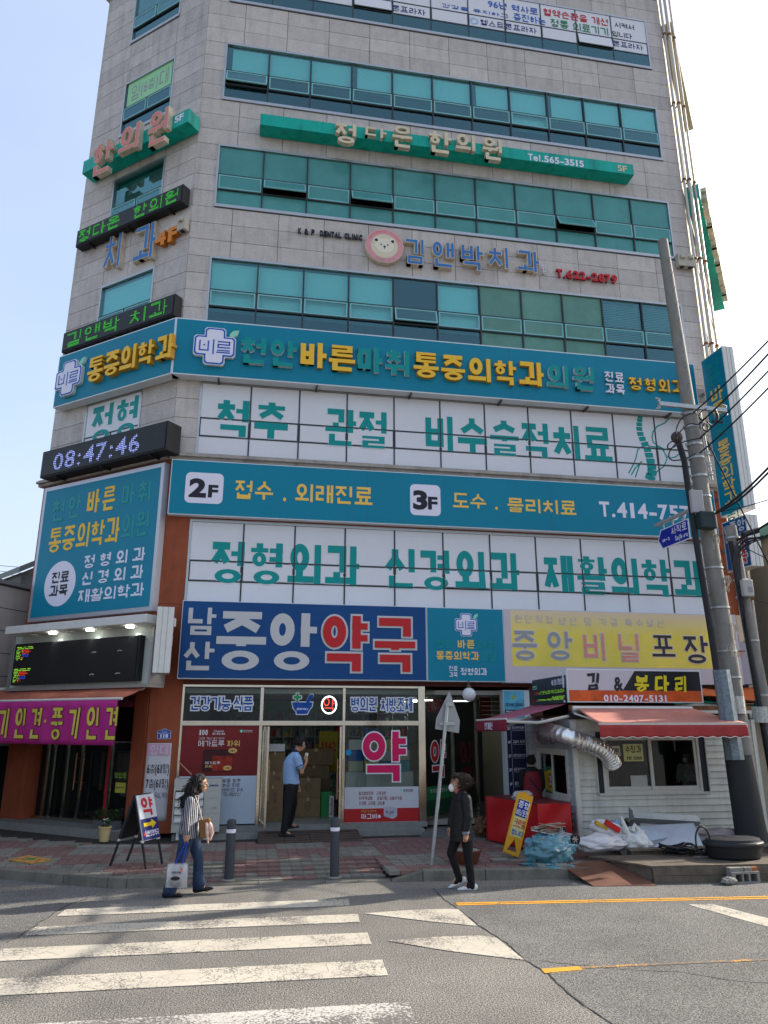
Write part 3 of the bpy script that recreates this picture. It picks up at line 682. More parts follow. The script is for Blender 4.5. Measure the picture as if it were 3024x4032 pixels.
text(t_, M, 'Tel.565-3515', None, None, .456, m_white, depth=.01, bold=.025, sz=SZ(M, cC, 100, 992, 1036, 465, .456))
text(t_, M, '5F', None, None, .456, m_cream, depth=.01, bold=.025, sz=SZ(M, cC, 678, 1066, 1108, 745, .456))
# jade bar, corner face
t_, u0, u1, z0, z1 = signbox('channel_sign', K, cA(545, 1060), cA(1225, 788), .45, .03, 'jade green bar sign with pink letters on the cut corner at 5F', mat=m_jade, body=m_jade, ew=.002, z=(17.86, 18.30), u=(-4.05, .06))
channel(t_, K, '한의원', [(cA(597, 945), cA(725, 1100)), (cA(772, 845), cA(905, 945)), (cA(955, 745), cA(1095, 905))], .456, .16, m_pink, m_creams, t=.14, outline=1, e=.02)
text(t_, K, '5F', None, None, .456, m_white, depth=.01, bold=.03, sz=SZ(K, cA, 1133, 758, 800, 1195, .456))
def led(fr, u0, u1, z0, z1, off, back, label, s, sz, mat=m_ledg, group='dot matrix screens on the cut corner', t=.13, weight=.1):
    t_ = thing('led_sign', (u0, 0, z0), label, 'led sign', fr, group)
    obj('housing', MB().box(u0-.03, u1+.03, -off+.02, -back, z0-.04, z1+.04), m_ledframe, t_, fr, bevel=.008)
    sc = bx('screen', u0, u1, -off, -off+.02, z0, z1, m_led, t_, fr)
    br = MB()
    for q in (.12, .5, .88): u = u0+(u1-u0)*q; bx('bracket', u-.02, u+.02, -off+.06, .02, z0-.09, z0-.045, m_ledframe, t_, fr)
    if s: text(t_, fr, s, None, None, off, mat, t=t, depth=.003, sz=sz, name='lettering', bold=.01, gap=.1)
    return t_
led(K, -4.12, -.12, 15.55, 16.02, .3, .03, 'upper green dot matrix screen on the cut corner beside the 5F window', '정다운  한의원', (-4.08, 15.99, -.16, 15.58))
led(K, -4.12, -.06, 12.20, 12.72, .3, .03, 'lower green dot matrix screen just above the teal band sign', '김앤박 치과', (-4.02, 12.68, -.2, 12.24), t=.12)
led(K, -4.03, .28, 8.50, 9.14, .5, .03, 'clock screen with violet digits over the corner cornice', '08:47:46', (-3.6, 9.06, -.5, 8.56), m_ledp)
# dentist letters
t_ = thing('wall_lettering', (*K.px(*cA(700, 1646), .1)[:1], 0, 14.3), 'blue and orange box letters fixed to the corner wall at 4F', 'wall letters', K)
channel(t_, K, '치과', [((407, 928), (483, 1052)), ((524, 900), (617, 1013))], .0, .14, m_bluel, m_creams, t=.13, outline=1, e=.02)
mb = MB(); (a, b), (c, d) = K.px(616, 925, .12), K.px(702, 975, .12)
text(t_, K, '4F', None, None, .031, m_orange, P('letter_side_orange', (.4, .12, .01), .6), depth=.13, sz=(a, b+.02, c, b-.42), each=True, bold=.05)
t_ = thing('wall_lettering', (2.6, 0, 15), 'small black latin letters on the stone above the 4F windows', 'wall letters', M)
LXF[0] = 1.7; text(t_, M, 'K & P  DENTAL CLINIC', None, None, .031, m_black, depth=.04, each=True, bold=.04, sz=SZ(M, cB, 272, 1476, 1512, 690, .05)); LXF[0] = 1.25
t_ = thing('round_plaque', (5.2, 0, 14.6), 'round pink plaque with a cream bear face beside blue letters', 'plaque', M)
u, z = M.px(*cB(832, 1595), .15); rr = .53
def disc(mb, u, z, r, y0, y1, mi=0, side=None, n=40, sx=1, sz=1): mb.prism([(u+r*sx*math.cos(2*math.pi*i/n), z+r*sz*math.sin(2*math.pi*i/n)) for i in range(n)], y0, y1, mi, side)
mb = MB(); disc(mb, u, z, rr, -.16, -.031); obj('rim', mb, m_creams, t_, M)
mb = MB(); disc(mb, u, z, rr-.015, -.165, -.16); obj('face_panel', mb, P('plaque_pink', (.62, .28, .30), .5), t_, M)
mb = MB(); disc(mb, u, z-.01, rr*.70, -.169, -.165); obj('inner_disc', mb, P('plaque_cream', (.62, .55, .40), .5), t_, M)
mb = MB(); disc(mb, u, z+.0, rr*.45, -.173, -.169, sx=1.1, sz=.95); disc(mb, u-.21, z+.17, .085, -.1732, -.169); disc(mb, u+.21, z+.17, .085, -.1732, -.169); obj('bear_head', mb, P('bear_white', (.70, .64, .52), .6), t_, M)
mb = MB()
for q in (-1, 1): disc(mb, u+q*.225, z+.155, .045, -.176, -.1732, n=16); disc(mb, u+q*.09, z+.03, .022, -.177, -.173, n=12)
disc(mb, u, z-.03, .035, -.177, -.173, n=12, sz=.8); mb.box(u-.008, u+.008, -.1765, -.173, z-.11, z-.05); obj('bear_features', mb, m_black, t_, M)
for i, c in enumerate('K&P DENTAL CLINIC'):
    if c == ' ': continue
    a = R(150-i*7.5); mb = MB(); latin(mb, c, -.03, -.03, .06, .06, .02, -.168, -.165)
    T_ = Matrix.Translation((u+.46*math.cos(a), 0, z+.46*math.sin(a)-.01)) @ Matrix.Rotation(-(a-math.pi/2), 4, 'Y'); mb.v = [T_ @ v for v in mb.v]; obj('lettering', mb, m_pink, t_, M)
for i, c in enumerate('SINCE 2010'):
    if c == ' ': continue
    a = R(240+i*7); mb = MB(); latin(mb, c, -.028, -.028, .055, .055, .02, -.168, -.165)
    T_ = Matrix.Translation((u+.45*math.cos(a), 0, z+.45*math.sin(a))) @ Matrix.Rotation(-(a+math.pi/2), 4, 'Y'); mb.v = [T_ @ v for v in mb.v]; obj('lettering', mb, m_grey, t_, M)
t_ = thing('wall_lettering', (6.2, 0, 14.6), 'row of five blue box letters with cream sides over the 4F windows', 'wall letters', M)
q4 = crop(1440, 900, 760/1659)
channel(t_, M, '김앤박치과', [(q4(338, 75), q4(512, 318)), (q4(566, 100), q4(768, 345)), (q4(815, 128), q4(1015, 370)), (q4(1048, 145), q4(1240, 350)), (q4(1298, 180), q4(1495, 385))], .0, .15, m_bluel, m_creams, t=.125, outline=1, e=.02)
text(t_, M, '의원', q4(1508, 318), q4(1548, 400), .031, m_whites, depth=.04, vertical=True, t=.15)
t_ = thing('wall_lettering', (11, 0, 14.3), 'red phone number letters on the stone above the 4F windows', 'wall letters', M)
text(t_, M, 'T.622-2879', None, None, .031, m_red, P('letter_side_red', (.25, .02, .02), .5), depth=.07, each=True, bold=.045, sz=SZ(M, cF, 285, 92, 145, 682, .1))

# teal band sign across 3F: main length and corner length
OF = .32
t_, u0, u1, z0, z1 = signbox('band_sign', M, cD(1185, 418), cF(1210, 1035), OF, .03, 'long teal band sign with raised yellow and teal letters over the 3F windows', u=(-.110, 13.86), z=(10.50, 12.02), ew=.03)
logo_mark(t_, M, *M.px(*cD(1392, 610), OF), 1.12, OF)
ty = [(cE(-65, 0), cE(0, 0))]
def tl_(s, spots, mat, side, t=.15, d=.1, e=0): channel(t_, cur, s, spots, OF, d, mat, side, t)
cur = M
tl_('천안', [(cD(1560, 525), cE(75, 722)), (cE(92, 545), cE(262, 740))], m_tealt, m_whites, .2)
tl_('바른', [(cE(285, 562), cE(455, 748)), (cE(472, 582), cE(645, 768))], m_yel, m_yels, .2)
tl_('마취', [(cE(655, 592), cE(822, 778)), (cE(838, 612), cE(1003, 795))], m_tealt, m_whites, .2)
tl_('통증의학과', [(cE(1018, 628), cE(1188, 812)), (cE(1196, 645), cE(1360, 828)), (cE(1368, 665), cE(1532, 838)), (cE(1538, 680), (2036, 1521)), (cF(38, 690), cF(210, 865))], m_yel, m_yels, .18)
tl_('의원', [(cF(222, 708), cF(378, 875)), (cF(388, 718), cF(550, 892))], m_tealt, m_whites, .18)
tl_('진료', [(cF(598, 758), cF(662, 830)), (cF(665, 765), cF(728, 835))], m_white, m_whites, .14, .06)
tl_('과목', [(cF(605, 838), cF(668, 905)), (cF(672, 842), cF(735, 912))], m_white, m_whites, .14, .06)
tl_('정형외과', [(cF(755, 795), cF(850, 885)), (cF(855, 800), cF(940, 893)), (cF(945, 808), cF(1030, 900)), (cF(1035, 815), cF(1125, 905))], m_yel, m_yels, .15, .08)
for u in (1, 3.4, 5.8, 8.2, 10.6, 13): bx('bracket', u-.02, u+.02, -.3, .0, 10.44, 10.497, m_joint, t_, M)
obj('seam', MB().box(8.45, 8.458, -OF-.0075, -OF-.006, 10.53, 11.99), m_joint, t_, M)
t_, u0, u1, z0, z1 = signbox('band_sign', K, cD(385, 685), cD(1155, 780), OF, .03, 'short teal band sign with logo and yellow letters on the cut corner', u=(-4.14, .11), z=(10.50, 12.02), ew=.03)
logo_mark(t_, K, *K.px(*cD(462, 812), OF), 1.12, OF)
cur = K
tl_('통증의학과', [(cD(562, 678), cD(672, 812)), (cD(668, 640), cD(780, 772)), (cD(772, 605), cD(888, 738)), (cD(886, 575), cD(1000, 705)), (cD(1005, 540), cD(1125, 670))], m_yel, m_yels, .18, .14)
# lower band sign 2F/3F
t_, u0, u1, z0, z1 = signbox('band_sign', M, cD(1120, 1322), g4(1262, 460), .22, .03, 'teal band sign with 2F and 3F badges between the two white window rows', u=(.06, 14.02), z=(7.02, 8.36), ew=.02)
def rr_(mb, u0, u1, z0, z1, r, y0, y1, mi=0):
    pts = []
    for cx, cz, a0 in ((u1-r, z1-r, 0), (u0+r, z1-r, 90), (u0+r, z0+r, 180), (u1-r, z0+r, 270)):
        for k in range(6): a = R(a0+18*k); pts.append((cx+r*math.cos(a), cz+r*math.sin(a)))
    mb.prism(pts, y0, y1, mi)
o = .226
for s, a, b in (('2F', cD(1208, 1412), cD(1440, 1622)), ('3F', cE(998, 1490), cE(1198, 1700))):
    (ua, zb_), (ub, za_) = M.px(*a, o), M.px(*b, o); mb = MB(); rr_(mb, ua, ub, za_, zb_, .12, -o-.003, -o); obj('badge', mb, m_white, t_, M)
    w_ = ub-ua; h_ = zb_-za_; mb = MB(); latin(mb, s[0], ua+w_*.08, za_+h_*.22, w_*.5, h_*.58, .05, -o-.007, -o-.003); latin(mb, s[1], ua+w_*.56, za_+h_*.22, w_*.36, h_*.40, .04, -o-.007, -o-.003); obj('lettering', mb, m_black, t_, M)
text(t_, M, '접수 .', cD(1520, 1462), cE(205, 1605), o, m_yelp, t=.13, depth=.004)
text(t_, M, '외래진료', cE(252, 1485), cE(760, 1632), o, m_yelp, t=.14, depth=.004)
text(t_, M, '도수 .', cE(1268, 1545), (1966, 2008), o, m_yelp, t=.13, depth=.004)
text(t_, M, '물리치료', (1993, 1958), g4(148, 262), o, m_yelp, t=.14, depth=.004)
text(t_, M, 'T.414-7575', g4(312, 140), g4(1135, 310), o, m_white, depth=.004, bold=.03)
for u in (4.7, 9.4): bx('seam', u, u+.006, -.2275, -.226, 7.04, 8.34, m_joint, t_, M)
# big corner board
t_, u0, u1, z0, z1 = signbox('clinic_board', K, g1(385, 60), g1(1260, 1000), .2, .03, 'big teal board with yellow and white writing on the cut corner', u=(-4.19, .03), z=(4.80, 8.28), ew=.10, body=P('frame_silver', (.42, .42, .46), .35, .5))
o = .206
def ktext(s, a, b, mat, t=.14, **k): return text(t_, K, s, None, None, o, mat, t=t, depth=.004, sz=k['sz'], gap=k.get('gap', .06))
def kz(x, y): return K.px(*g1(x, y), o)
def krow(s, xl, xr, ytl, ybl, mat, t=.15, gap=.06):
    (a, z1_), (_, z0_), (b, _) = kz(xl, ytl), kz(xl, ybl), kz(xr, ytl)
    return text(t_, K, s, None, None, o, mat, t=t, depth=.004, sz=(a, z1_, kz(xr, ytl-80)[0], z0_), gap=gap)
krow('천안', 432, 690, 140, 330, m_tealdim, .15, .2); krow('바른', 712, 970, 65, 265, m_yel, .17, .2); krow('마취', 992, 1262, 20, 200, m_tealdim, .15, .2)
krow('통증의학과', 410, 990, 375, 580, m_yel, .15, .08); krow('의원', 998, 1240, 262, 468, m_tealdim, .15, .1)
krow('정형외과', 675, 1210, 600, 708, m_white, .15, .28); krow('신경외과', 655, 1195, 738, 845, m_white, .15, .28); krow('재활의학과', 640, 1185, 878, 985, m_white, .14, .05)
mb = MB(); uc, zc = kz(488, 825); disc(mb, uc, zc, .56, -o-.003, -o); obj('badge', mb, m_white, t_, K)
text(t_, K, '진료', None, None, o+.003, m_black, t=.15, depth=.004, sz=(uc-.33, zc+.30, uc+.33, zc+.02)); text(t_, K, '과목', None, None, o+.003, m_black, t=.15, depth=.004, sz=(uc-.35, zc-.03, uc+.33, zc-.31))

# shop signs over the ground floor
o = .42
t_, u0, u1, z0, z1 = signbox('pharmacy_sign', M, g2(40, 748), g3(590, 1418), o-.006, .03, 'blue sign with white and red lettering over the pharmacy front', u=(.57, 6.07), z=(3.32, 5.01), ew=.015, mat=m_blue)
mw = P('print_offwhite', (.50, .50, .50), .5)
text(t_, M, '남', g2(75, 805), g2(312, 1045), o, mw, t=.15, depth=.004); text(t_, M, '산', g2(38, 1085), g2(298, 1332), o, mw, t=.15, depth=.004)
text(t_, M, '중', g2(322, 828), g2(718, 1338), o, mw, t=.19, depth=.004, gap=0); text(t_, M, '앙', g2(745, 838), g2(1128, 1340), o, mw, t=.19, depth=.004, gap=0)
for s, a, b in (('약', g2(1160, 860), g2(1560, 1350)), ('국', g3(140, 880), g3(508, 1355))):
    text(t_, M, s, a, b, o, mw, t=.19, depth=.003, e=.045, name='lettering_outline'); text(t_, M, s, a, b, o+.012, m_red, t=.19, depth=.004)
t_, u0, u1, z0, z1 = signbox('clinic_sign', M, g3(575, 812), g3(1232, 1425), o-.006, .03, 'square teal panel with logo between the blue and yellow signs', u=(6.08, 7.94), z=(3.315, 5.005), ew=.015)
logo_mark(t_, M, *M.px(*g3(902, 955), o), .60, o, d=.004)
text(t_, M, '천안', g3(650, 1070), g3(805, 1145), o, m_tealt, t=.13, gap=.2); text(t_, M, '바른', g3(825, 1075), g3(978, 1150), o, m_yelp, t=.15, gap=.15); text(t_, M, '마취', g3(990, 1080), g3(1148, 1152), o, m_tealt, t=.13, gap=.2)
text(t_, M, '통증의학과', g3(655, 1168), g3(1010, 1245), o, m_yelp, t=.15); text(t_, M, '의원', g3(1020, 1175), g3(1152, 1250), o, m_tealt, t=.14)
text(t_, M, '진료', g3(760, 1290), g3(835, 1332), o, m_white, t=.12); text(t_, M, '과목', g3(763, 1340), g3(835, 1382), o, m_white, t=.12); text(t_, M, '정형외과', g3(855, 1305), g3(1075, 1368), o, m_white, t=.14)
# faded yellow vinyl sign
my = P('sign_yellow_faded', (.74, .60, .10), .5, var=.10, vs=1.2)
t_, u0, u1, z0, z1 = signbox('vinyl_sign', M, g3(1200, 828), g4(1390, 1600), o-.006, .03, 'faded yellow and pink vinyl shop sign right of the teal panel', u=(7.95, 14.05), z=(3.30, 5.02), ew=.01, mat=P('sign_faded_pink', (.52, .46, .50), .5, var=.05, vs=1.5), pname='panel')
n_ = my.node_tree.nodes; l_ = my.node_tree.links; b_ = n_['Principled BSDF']  # sun-bleached print: washes out to pinkish white in streaks and towards the top edge
src_ = b_.inputs['Base Color'].links[0].from_socket; g_ = n_.new('ShaderNodeNewGeometry'); mp_ = n_.new('ShaderNodeMapping'); mp_.inputs['Scale'].default_value = (1.1, 0, .12)
x_ = n_.new('ShaderNodeTexNoise'); x_.inputs['Scale'].default_value = 2.2; x_.inputs['Detail'].default_value = 3; l_.new(g_.outputs['Position'], mp_.inputs[0]); l_.new(mp_.outputs[0], x_.inputs['Vector'])
sp_ = n_.new('ShaderNodeSeparateXYZ'); l_.new(g_.outputs['Position'], sp_.inputs[0]); rz_ = n_.new('ShaderNodeMapRange'); rz_.inputs[1].default_value = 4.45; rz_.inputs[2].default_value = 5.05; l_.new(sp_.outputs['Z'], rz_.inputs[0])
rx_ = n_.new('ShaderNodeMapRange'); rx_.inputs[1].default_value = .56; rx_.inputs[2].default_value = .72; rx_.inputs[4].default_value = .55; l_.new(x_.outputs['Fac'], rx_.inputs[0])
mx_ = n_.new('ShaderNodeMath'); mx_.operation = 'MAXIMUM'; l_.new(rz_.outputs[0], mx_.inputs[0]); l_.new(rx_.outputs[0], mx_.inputs[1])
mc_ = n_.new('ShaderNodeMix'); mc_.data_type = 'RGBA'; mc_.inputs[7].default_value = (.66, .52, .40, 1); l_.new(mx_.outputs[0], mc_.inputs[0]); l_.new(src_, mc_.inputs[6]); l_.new(mc_.outputs[2], b_.inputs['Base Color'])
bx('printed_field', 8.12, 13.95, -o-.002, -o, 3.68, 4.99, my, t_, M)
o2 = o+.002; mp2 = P('print_faded_red', (.66, .26, .20), .6, var=.15, vs=3)
halo = P('print_halo', (.62, .55, .50), .6)
for s, a, b, mt in (('중', g3(1272, 995), g3(1492, 1248), m_grey), ('앙', g3(1555, 1000), g4(118, 1412), m_grey), ('비', g4(185, 1185), g4(385, 1418), mp2), ('닐', g4(462, 1190), g4(660, 1425), mp2), ('포', g4(725, 1205), g4(932, 1388), P('print_brownblack', (.045, .035, .04), .6)), ('장', g4(978, 1208), g4(1200, 1440), P('print_brownblack', (0, 0, 0)))):
    text(t_, M, s, a, b, o2, halo, t=.12, depth=.002, e=.022, gap=0, name='lettering_outline'); text(t_, M, s, a, b, o2+.009, mt, t=.12, depth=.003, gap=0)
text(t_, M, '원단직접', g3(1285, 872), g3(1625, 945), o2, P('print_ghost', (.50, .45, .46), .6), t=.10, gap=.25)
text(t_, M, '생산 및 가공 특수생산', g4(-20, 1065), g4(850, 1150), o2, P('print_ghost', (.5, .45, .46)), t=.10, gap=.3)
t2 = bx('sign_return', 14.06, 14.5, -o+.01, .0, 3.32, 5.0, P('sign_return_grey', (.33, .31, .35), .6), t_, M)
bx('sign_return_top', 14.06, 14.52, -o, .0, 4.35, 5.01, P('sign_return_peach', (.55, .42, .30), .6), t_, M)
text(t_, M, '설봉', g4(1400, 1325), g4(1465, 1385), o, P('print_peach', (.62, .30, .18), .6), t=.10)

# projecting vertical signs on the right-hand corner (slightly turned boxes)
def vsign(fr, u0, u1, z0, z1, d, label, front, name='vertical_sign'):
    t_ = thing(name, (u0, 0, z0), label, 'sign', fr, 'vertical box signs on the right corner')
    obj('sign_box', MB().box(u0, u1, -d, 0, z0, z1, 0), m_plas, t_, fr)
    obj('panel', MB().box(u0+.03, u1-.03, -d-.006, -d, z0+.03, z1-.03), front, t_, fr)
    for q in (.32, .64): bx('seam', u1, u1+.004, -d*q-.006, -d*q+.006, z0, z1, m_grey, t_, fr)
    br = MB()
    for q in (.12, .45, .8): z = z0+(z1-z0)*q; br.box(u0-.36, u0, -d*.6, -d*.6+.06, z, z+.08); br.box(u0-.38, u0-.33, -d*.9, -d*.1, z-.16, z+.24)
    obj('bracket', br, P('bracket_grey', (.22, .22, .23), .5, .5), t_, fr)
    return t_
# the boxes stick out from the corner towards the street: front panel faces left
V1 = Frame(14.37, -.35, -88)
za, zb2 = M.px(2758, 1425, .35)[1], M.px(2846, 2039, .35)[1]
t_ = vsign(V1, .0, .92, zb2, za, .32, 'tall teal box sign with amber letters sticking out from the right corner', m_teal)
z = za-.2; hh = (za-zb2-.5)/11
for s, mt, k_ in (('천안', m_tealt, 1), ('바른', m_yelp, 1.15), ('마취', m_tealt, .8), ('통증의학과', m_yelp, .98), ('의원', m_tealt, .7)):
    text(t_, V1, s, None, None, .326, mt, t=.14, depth=.004, sz=(.22, z, .72, z-hh*k_*len(s)), vertical=True); z -= hh*k_*len(s)+.05
za, zb2 = M.px(2851, 2062, .35)[1], M.px(2875, 2256, .35)[1]
t_ = vsign(V1, .0, .92, zb2, za, .33, 'short blue box sign with white and red letters under the tall teal one', m_blue)
H_ = za-zb2
text(t_, V1, '남산', None, None, .336, mw, t=.13, depth=.004, sz=(.06, za-.1, .26, za-.1-H_*.36), vertical=True); text(t_, V1, '중앙', None, None, .336, mw, t=.15, depth=.004, sz=(.28, za-.06, .88, za-.06-H_*.25))
text(t_, V1, '약국', None, None, .336, mw, t=.15, depth=.002, e=.03, sz=(.34, za-H_*.33, .82, zb2+.1), vertical=True, name='lettering_outline'); text(t_, V1, '약국', None, None, .345, m_red, t=.15, depth=.004, sz=(.34, za-H_*.33, .82, zb2+.1), vertical=True)
# green sign high on the side wall
t_ = thing('side_sign', (.5, 0, 12), 'jade bar sign with cream letters on the sunlit side wall', 'sign', SW)
ue = 7.6
obj('sign_box', MB().box(.25, ue, -.45, -.05, 17.92, 18.36), m_jade, t_, SW)
for i in range(6): u = .7+(ue-1.2)*i/6; mb = MB(); strokes(mb, '정다운한의원'[i], u, 17.7, .75, .85, .16, -.62, -.456, 0, 1); obj('letter', mb, [m_cream, m_creams], t_, SW)

# ------------------------------------------------------------------ ground: road, kerbs, pavement
m_asph = P('asphalt', (.165, .155, .138), .85, var=.22, vs=.7, bump=.9, bs=70)
n = m_asph.node_tree.nodes; l = m_asph.node_tree.links; _b = n['Principled BSDF']; _src = _b.inputs['Base Color'].links[0].from_socket
_x = n.new('ShaderNodeTexNoise'); _x.inputs['Scale'].default_value = 55; _x.inputs['Detail'].default_value = 4; _g = n.new('ShaderNodeNewGeometry'); l.new(_g.outputs['Position'], _x.inputs['Vector'])
_r = n.new('ShaderNodeMapRange'); _r.inputs[1].default_value = .36; _r.inputs[2].default_value = .64; _r.inputs[3].default_value = .45; _r.inputs[4].default_value = 1.65; l.new(_x.outputs['Fac'], _r.inputs[0])
_h = n.new('ShaderNodeVectorMath'); _h.operation = 'SCALE'; l.new(_src, _h.inputs[0]); l.new(_r.outputs[0], _h.inputs['Scale']); l.new(_h.outputs[0], _b.inputs['Base Color'])
m_asph2 = m_asph.copy(); m_asph2.name = 'asphalt_patch'
for nd in m_asph2.node_tree.nodes:
    if nd.type == 'VECT_MATH' and not nd.inputs[0].is_linked: nd.inputs[0].default_value = (.135, .130, .122)
obj('ground', MB().slab([(-400, -400), (400, -400), (400, 600), (-400, 600)], -.12, -.03), P('ground_grey', (.12, .115, .10), .9, var=.2, vs=.1), None, kind='structure')
road = obj('road', MB().slab([(-60, -60), (70, -60), (70, 3), (-60, 3)], -.029, 0), m_asph, None, kind='structure')
def crackpoly(edge, other, z): return edge + other[::-1]
# newer asphalt east of the jagged seam
seam = [(4.98, -5.2), (4.96, -5.9), (5.02, -6.6), (5.03, -7.4), (5.12, -8.1), (5.10, -8.75), (5.17, -9.2), (5.13, -9.8), (5.2, -10.5), (5.16, -11.6), (5.25, -14)]
obj('road_patch', MB().slab([(70, -14), (70, -5.2)] + seam, .0, .004), m_asph2, road)
obj('road_patch', MB().slab([(.31, -4.5), (-.0, -4.95), (-.21, -5.31), (-.3, -6.0), (-.4, -6.8), (-.48, -7.2), (-.9, -7.6), (-2, -7.4), (-9, -5), (-9, 0), (-2, -2.9)], .0, .0038), m_asph2, road)
m_crack = P('crack_dark', (.04, .038, .035), 1)
def ribbon(pts, w, z, jag=.03, seed=1):
    rd = random.Random(seed); q = []
    for (a, b), (c, d) in zip(pts, pts[1:]):
        k = max(2, int(math.hypot(c-a, d-b)/.09))
        for i in range(k): q.append((a+(c-a)*i/k+rd.uniform(-jag, jag), b+(d-b)*i/k+rd.uniform(-jag, jag)))
    mb = MB()
    for i in range(len(q)-1):
        (a, b), (c, d) = q[i], q[i+1]; L_ = math.hypot(c-a, d-b) or 1; w_ = w*rd.uniform(.5, 1.5)
        nx, ny = -(d-b)/L_*w_/2, (c-a)/L_*w_/2
        mb.add([(a-nx, b-ny, z), (c-nx, d-ny, z), (c+nx, d+ny, z), (a+nx, b+ny, z)], [(0, 1, 2, 3)])
    return mb
obj('crack', ribbon(seam, .012, .0062, .012), m_crack, road)
obj('crack', ribbon([(5.25, -8.8), (5.9, -9.2), (6.4, -9.35), (6.9, -9.75), (7.6, -10.0), (8.6, -10.1)], .010, .0062, .02, 3), m_crack, road)
obj('crack', ribbon([(-.0, -4.95), (-.21, -5.31), (-.3, -6.0), (-.4, -6.8), (-.48, -7.2)], .014, .0061, .015, 5), m_crack, road)
# worn paint: the aggregate shows through
def paint(name, col, wear):
    m = P(name, col, .6, var=.10, vs=1.2); n = m.node_tree.nodes; l = m.node_tree.links; b = n['Principled BSDF']; src = b.inputs['Base Color'].links[0].from_socket
    g = n.new('ShaderNodeNewGeometry'); x = n.new('ShaderNodeTexNoise'); x.inputs['Scale'].default_value = 42; x.inputs['Detail'].default_value = 5; x.inputs['Roughness'].default_value = .7
    x2 = n.new('ShaderNodeTexNoise'); x2.inputs['Scale'].default_value = 1.6; v = n.new('ShaderNodeTexVoronoi'); v.feature = 'DISTANCE_TO_EDGE'; v.inputs['Scale'].default_value = 4.2
    for q in (x, x2, v): l.new(g.outputs['Position'], q.inputs['Vector'])
    a = n.new('ShaderNodeMath'); a.operation = 'MULTIPLY_ADD'; a.inputs[1].default_value = .55; l.new(x2.outputs['Fac'], a.inputs[0]); l.new(x.outputs['Fac'], a.inputs[2])
    r = n.new('ShaderNodeMapRange'); r.inputs[1].default_value = wear; r.inputs[2].default_value = wear+.05; l.new(a.outputs[0], r.inputs[0])
    c = n.new('ShaderNodeMath'); c.operation = 'LESS_THAN'; c.inputs[1].default_value = .012; l.new(v.outputs['Distance'], c.inputs[0])
    mx = n.new('ShaderNodeMath'); mx.operation = 'MAXIMUM'; l.new(r.outputs[0], mx.inputs[0])
    c2 = n.new('ShaderNodeMath'); c2.operation = 'MULTIPLY'; c2.inputs[1].default_value = .6; l.new(c.outputs[0], c2.inputs[0]); l.new(c2.outputs[0], mx.inputs[1])
    k = n.new('ShaderNodeMix'); k.data_type = 'RGBA'; k.inputs[7].default_value = (.13, .12, .11, 1); l.new(mx.outputs[0], k.inputs[0]); l.new(src, k.inputs[6]); l.new(k.outputs[2], b.inputs['Base Color']); return m
m_wp = paint('road_paint_white', (.46, .42, .345), .82); m_wp2 = paint('road_paint_worn', (.46, .44, .40), .74); m_yp = paint('road_paint_yellow', (.62, .30, .03), .88); m_yp2 = paint('road_paint_yellow_worn', (.55, .28, .04), .70)
def mark(pts, mat, z=.004): return obj('road_marking', MB().slab(pts, z, z+.004), mat, road)
for y0, y1, a, b, mt in ((-5.58, -5.95, -.2, 3.63, m_wp), (-6.46, -6.84, -.36, 3.64, m_wp), (-7.36, -7.82, -.47, 3.63, m_wp), (-8.42, -8.90, -.42, 3.62, m_wp), (-9.66, -10.2, -.35, 3.64, m_wp2), (-10.8, -11.3, -.35, 3.6, m_wp2)):
    mark([(a, y1), (b-.03, y1-.08), (b, y0-.06), (a+.03, y0)], mt)
mark([(3.72, -6.50), (4.48, -7.05), (5.0, -7.36), (5.0, -6.50), (4.84, -6.46), (4.4, -6.43)], m_wp); mark([(3.80, -7.80), (4.39, -8.30), (5.09, -8.75), (5.07, -7.90), (4.9, -7.78), (4.43, -7.74)], m_wp)
mark([(5.06, -6.20), (12, -6.79), (12, -6.73), (5.06, -6.14)], m_yp, .0045); mark([(5.05, -6.29), (12, -6.91), (12, -6.85), (5.05, -6.23)], m_yp, .0045)
mark([(5.14, -9.19), (5.56, -9.16), (5.56, -9.05), (5.15, -9.06)], m_yp, .0045); mark([(5.56, -9.12), (12, -9.42), (12, -9.36), (5.56, -9.06)], m_yp2, .0045)
mark([(8.49, -8.05), (9.5, -11.2), (9.95, -11.2), (9.0, -8.5), (8.52, -6.82), (8.17, -6.80)], m_wp, .0045)
# kerbs
KP = [(-9, .9), (-5.5, -1.2), (-3.2, -2.45), (-1.7, -3.27), (-.6, -3.86), (.13, -4.28), (.42, -4.36), (1.0, -4.36)]
def kerb(pts, parent, h0=.15, hs=None):
    for i, ((a, b), (c, d)) in enumerate(zip(pts, pts[1:])):
        L_ = math.hypot(c-a, d-b); k = max(1, round(L_/1.0))
        for j in range(k):
            p = (a+(c-a)*j/k, b+(d-b)*j/k); q = (a+(c-a)*(j+1)/k, b+(d-b)*(j+1)/k); l_ = math.hypot(q[0]-p[0], q[1]-p[1])
            ang = math.atan2(q[1]-p[1], q[0]-p[0]); T_ = Matrix.Translation((p[0], p[1], 0)) @ Matrix.Rotation(ang, 4, 'Z')
            ha = hs[i] if hs else h0; hb = hs[i+1] if hs else h0
            mb = MB(); g = .006; o_ = .012
            mb.add([(g, 0, -.02), (l_-g, 0, -.02), (l_-g, .16, -.02), (g, .16, -.02), (g, o_, ha-.015), (l_-g, o_, hb-.015), (l_-g, .16, hb), (g, .16, ha), (g, .03, ha), (l_-g, .03, hb)],
                   [(0, 3, 2, 1), (0, 1, 5, 4), (4, 5, 9, 8), (8, 9, 6, 7), (3, 7, 6, 2), (1, 2, 6, 9, 5), (0, 4, 8, 7, 3)], 0, T_)
            obj('kerb_stone', mb, P('kerb_concrete', (.15, .14, .115), .85, var=.22, vs=4, bump=.5, bs=25, rand=.12, streak=.3), parent)
